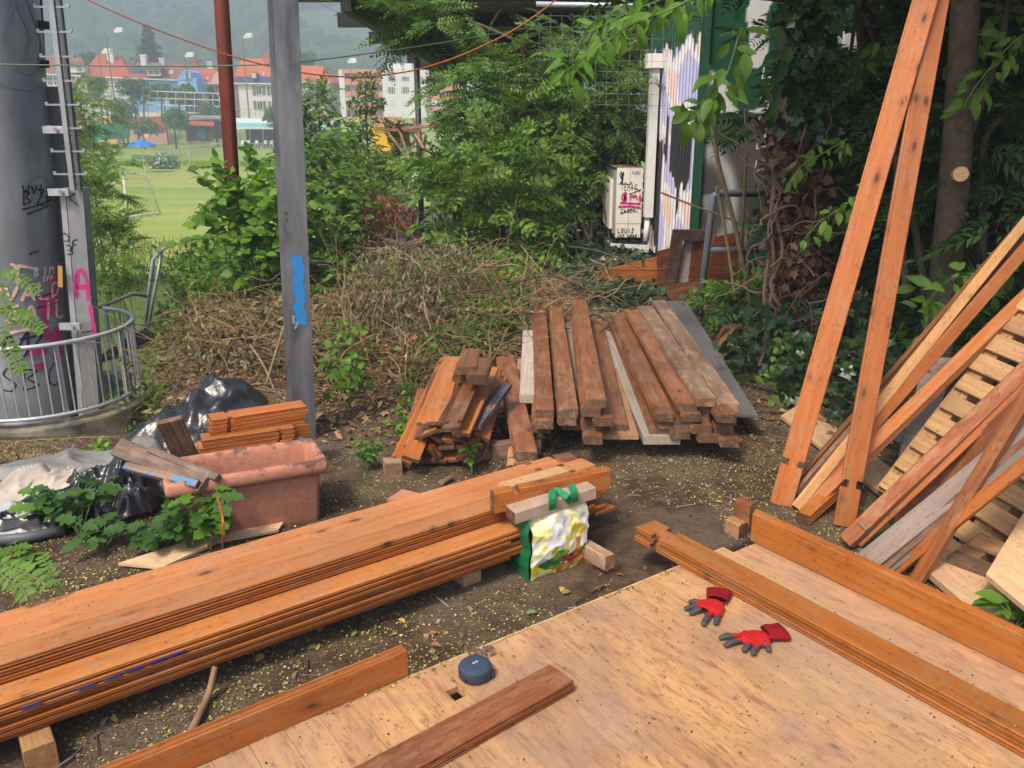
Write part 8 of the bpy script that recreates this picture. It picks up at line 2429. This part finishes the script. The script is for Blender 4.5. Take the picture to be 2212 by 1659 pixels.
weed('sprawling weed with toothed leaves between soil and long boards', 225, 1195, 6, .13, .08, M['lf_weed'], 3)
weed('big toothed weed growing against the front planter', 410, 1195, 8, .24, .10, M['lf_weed'], 4)
weed('pale leaved nettle shoot before the front planter rim', 455, 1190, 5, .26, .085, M['lf_fresh'], 5, .5)
weed('weed lying low at the left foot of the front planter', 330, 1195, 6, .12, .09, M['lf_weed'], 6)
weed('young weed growing between the two planters', 465, 1005, 5, .18, .07, M['lf_fresh'], 7, .6)
weed('tiny two-leaved seedling right of the heap of short boards', 1020, 1025, 4, .14, .055, M['lf_mid'], 8, .7, False, 4)
weed('grassy tuft of small bright leaves left of the heap of short boards', 795, 1020, 16, .15, .035, M['lf_fresh'], 9, .5, False, 7)
weed('weed in the shade at the lower left of the grey tarpaulin', 60, 1230, 4, .09, .07, M['lf_mid'], 10)
solo('bare_shoot', MB().tube(catmull([P(480,1198,.02), Q(482,1150,2.95), Q(480,1110,2.9), Q(470,1075,2.88)], 6), .004, 6), M['orange_cord'], 'bare orange shoot standing up between the nettles', 'shoot')
# weeds by the ivy behind the plank pile, grass blades by the pallet
weed('low green weed poking through beside the chipboard sheet', 2190, 1365, 5, .12, .09, M['lf_fresh'], 12, .9, False)
weed('weed leaf under the hinged plank at the pallet foot', 1930, 1165, 3, .10, .08, M['lf_fresh'], 13, .9, False)

# ------------------------------------------------------------------ litter
pos, up, scl = [], [], []
for k in range(190000):
    y = RND.uniform(.9, 8.0) ** 1.0; x = RND.uniform(-.75, .75) * y
    dens = .46 + 1.2 * mnoise.noise((x * 1.1, y * 1.1, 3)) + .5 * mnoise.noise((x * 4, y * 4, 6))
    if x > .9 and 2.8 < y < 4.8: dens += .35
    if RND.random() > dens: continue
    pos.append((x, y, gz(x, y) + .004)); scl.append(RND.uniform(.005, .013))
for p0, p1, w, m3 in PLANKS:
    L = (p1 - p0).length; z_ = m3 @ Vector((0,0,1))
    if z_.z < .75 or p0.y > 7.5: continue
    for k in range(int(L * 13)):
        f = RND.random() ** 1.0; q = p0.lerp(p1, f) + (m3 @ Vector((0,1,0))) * RND.uniform(-w/2, w/2) + z_ * .002
        if q.y < .6: continue
        pos.append(tuple(q)); scl.append(RND.uniform(.004, .009))
for k in range(420):
    s_, t_ = RND.uniform(.0, 2.6), RND.uniform(0, 2.4)
    q = DC + da * s_ + db * t_; pos.append((q.x, q.y, ZD + .002)); scl.append(RND.uniform(.004, .010))
for k in range(160):
    s_ = RND.uniform(.1, 2.4); q = DC + da * s_ + db * RND.uniform(-.004, .02); pos.append((q.x, q.y, ZD + .003)); scl.append(RND.uniform(.006, .012))
n = len(pos)
t = NT('fallen_blossom', .9, .1)
t.color(t.ramp(t.island(), [(.0, (.07,.045,.02)), (.25, (.16,.12,.04)), (.6, (.30,.26,.08)), (1.0, (.52,.46,.20))]))
fl_ = scatter(leaf5(1,.75,.18,.12), pos, np.c_[NR.normal(size=(n,2)), NR.normal(size=n)*.12], rdir(n, 2.2, .5), scl)
o = link('blossom_litter', npmesh('blossom_litter', *fl_, t.m)); tag(o, 'yellow-green fallen blossom scattered over soil and boards', 'litter', kind='stuff')
pos, scl = [], []
for k in range(9000):
    x, y = RND.gauss(-.6, 1.3), RND.gauss(6.2, 1.3)
    if y < 4.3: continue
    pos.append((x, y, gz(x, y) + .012)); scl.append(RND.uniform(.03, .07))
n = len(pos)
o = link('leaf_litter', npmesh('leaf_litter', *scatter(L5, pos, np.c_[NR.normal(size=(n,2)), NR.normal(size=n)*.25], rdir(n, 1.6, .6), scl), M['lf_dead'])); tag(o, 'brown leaf litter round the brush heap', 'litter', kind='stuff')
FLP = ['just in front of the shopping bag', 'beside the yellow one in front of the bag', 'near the floor panel edge below the bag', 'midway along the bare strip', 'right of the stick, farther one', 'right of the stick, larger of a pair', 'right of the stick, smaller of a pair', 'near the wooden block', 'left of the speaker', 'under the long boards, left of the middle', 'next to the midway yellow leaf', 'between the tall planks and the notched boards', 'at the foot of the right tall plank', 'left of the notched end block', 'above the board on edge', 'left of the larger pair', 'right of the shopping bag by the timber offcut', 'at the foot of the steel post']
mb = MB()
for k in range(900):
    y = RND.uniform(1.2, 6.5); x = RND.uniform(-.7, .65) * y
    q = Vector((x, y, gz(x, y) + .004)); an = RND.uniform(0, 6.28)
    if k % 3 == 0:
        L_ = RND.uniform(.04, .16); e = q + Vector((math.cos(an) * L_, math.sin(an) * L_, RND.uniform(0, .012))); mb.tube([q, (q + e) / 2 + Vector((RND.gauss(0,.006), RND.gauss(0,.006), .003)), e], RND.uniform(.0015, .0035), 4)
    else:
        s_ = RND.uniform(.005, .014); mb.obox(q, q + Vector((math.cos(an) * s_ * 1.6, math.sin(an) * s_ * 1.6, .002)), s_, s_ * .6)
tcol = NT('twig_and_pebble', .9, .2); tcol.color(tcol.ramp(tcol.island(), [(.1, (.05,.035,.025)), (.4, (.16,.10,.06)), (.7, (.20,.18,.16)), (.95, (.40,.28,.16))]))
tag(link('soil_debris', mesh('soil_debris', mb, tcol.m)), 'broken twigs, wood chips and pebbles strewn over the bare soil', 'debris', kind='stuff')
pos, scl = [], []
for k in range(1500):
    q = DC + da * RND.uniform(0, 2.7) + db * RND.uniform(0, 2.4); pos.append((q.x, q.y, ZD + .002)); scl.append(RND.uniform(.003, .009))
n = len(pos)
td = NT('dark_crumbs', .9, .1); td.color(td.ramp(td.island(), [(.1, (.03,.02,.014)), (.8, (.13,.08,.045))]))
tag(link('deck_crumbs', npmesh('deck_crumbs', *scatter(leaf5(1,.8,.35,.1), pos, np.c_[NR.normal(size=(n,2)), np.zeros(n)], rdir(n, 2.5, .4), scl), td.m)), 'dark crumbs and seed husks lying on the floor panel', 'debris', kind='stuff')
me0 = npmesh('fallen_leaf', *leaf9(1,.6,.08,.1), simple('yellow_leaf', (.55,.38,.06), .7, var=.3)); me1 = npmesh('fallen_leaf', *leaf9(1,.6,.08,.1), simple('green_fallen_leaf', (.20,.27,.09), .7, var=.3)); me2 = npmesh('fallen_leaf', *leaf9(1,.5,.15,.15), simple('brown_fallen_leaf', (.28,.13,.06), .7, var=.3))
for k, (u, v, m_, s1) in enumerate(((1215,1272,0,.04),(1230,1280,1,.045),(1160,1325,1,.05),(862,1340,0,.035),(685,1400,1,.035),(570,1418,0,.045),(580,1415,1,.03),(240,1552,0,.03),(945,1370,2,.04),(760,1378,1,.03),(860,1372,1,.03),(1445,1045,0,.05),(1735,1130,0,.045),(1560,1090,0,.03),(930,1395,2,.04),(690,1395,0,.03),(1330,1245,2,.045),(708,945,2,.06))):
    p = P(u, v, 0); p.z = gz(p.x, p.y) + .008
    o = link('fallen_leaf', (me0, me1, me2)[m_], None, p); o.scale = (s1, s1, s1); o.rotation_euler = (RND.uniform(-.3,.3), RND.uniform(-.3,.3), RND.uniform(0,6.28))
    tag(o, ('yellow', 'pale green', 'brown')[m_] + ' fallen leaf on the soil ' + FLP[k], 'fallen leaf', 'fallen leaves on the soil')
dbr = P(1040, 1415, ZD)
mb = MB(); 
for k in range(40): 
    q = dbr + Vector((RND.gauss(0,.022), RND.gauss(0,.010), .003 + abs(RND.gauss(0,.004)))); mb.obox(q, q + Vector((RND.gauss(0,.008), RND.gauss(0,.008), RND.gauss(.003,.004))), .005, .003)
solo('debris', mb, M['brownold'], 'little heap of dark plant debris behind the round speaker', 'debris', kind='stuff')
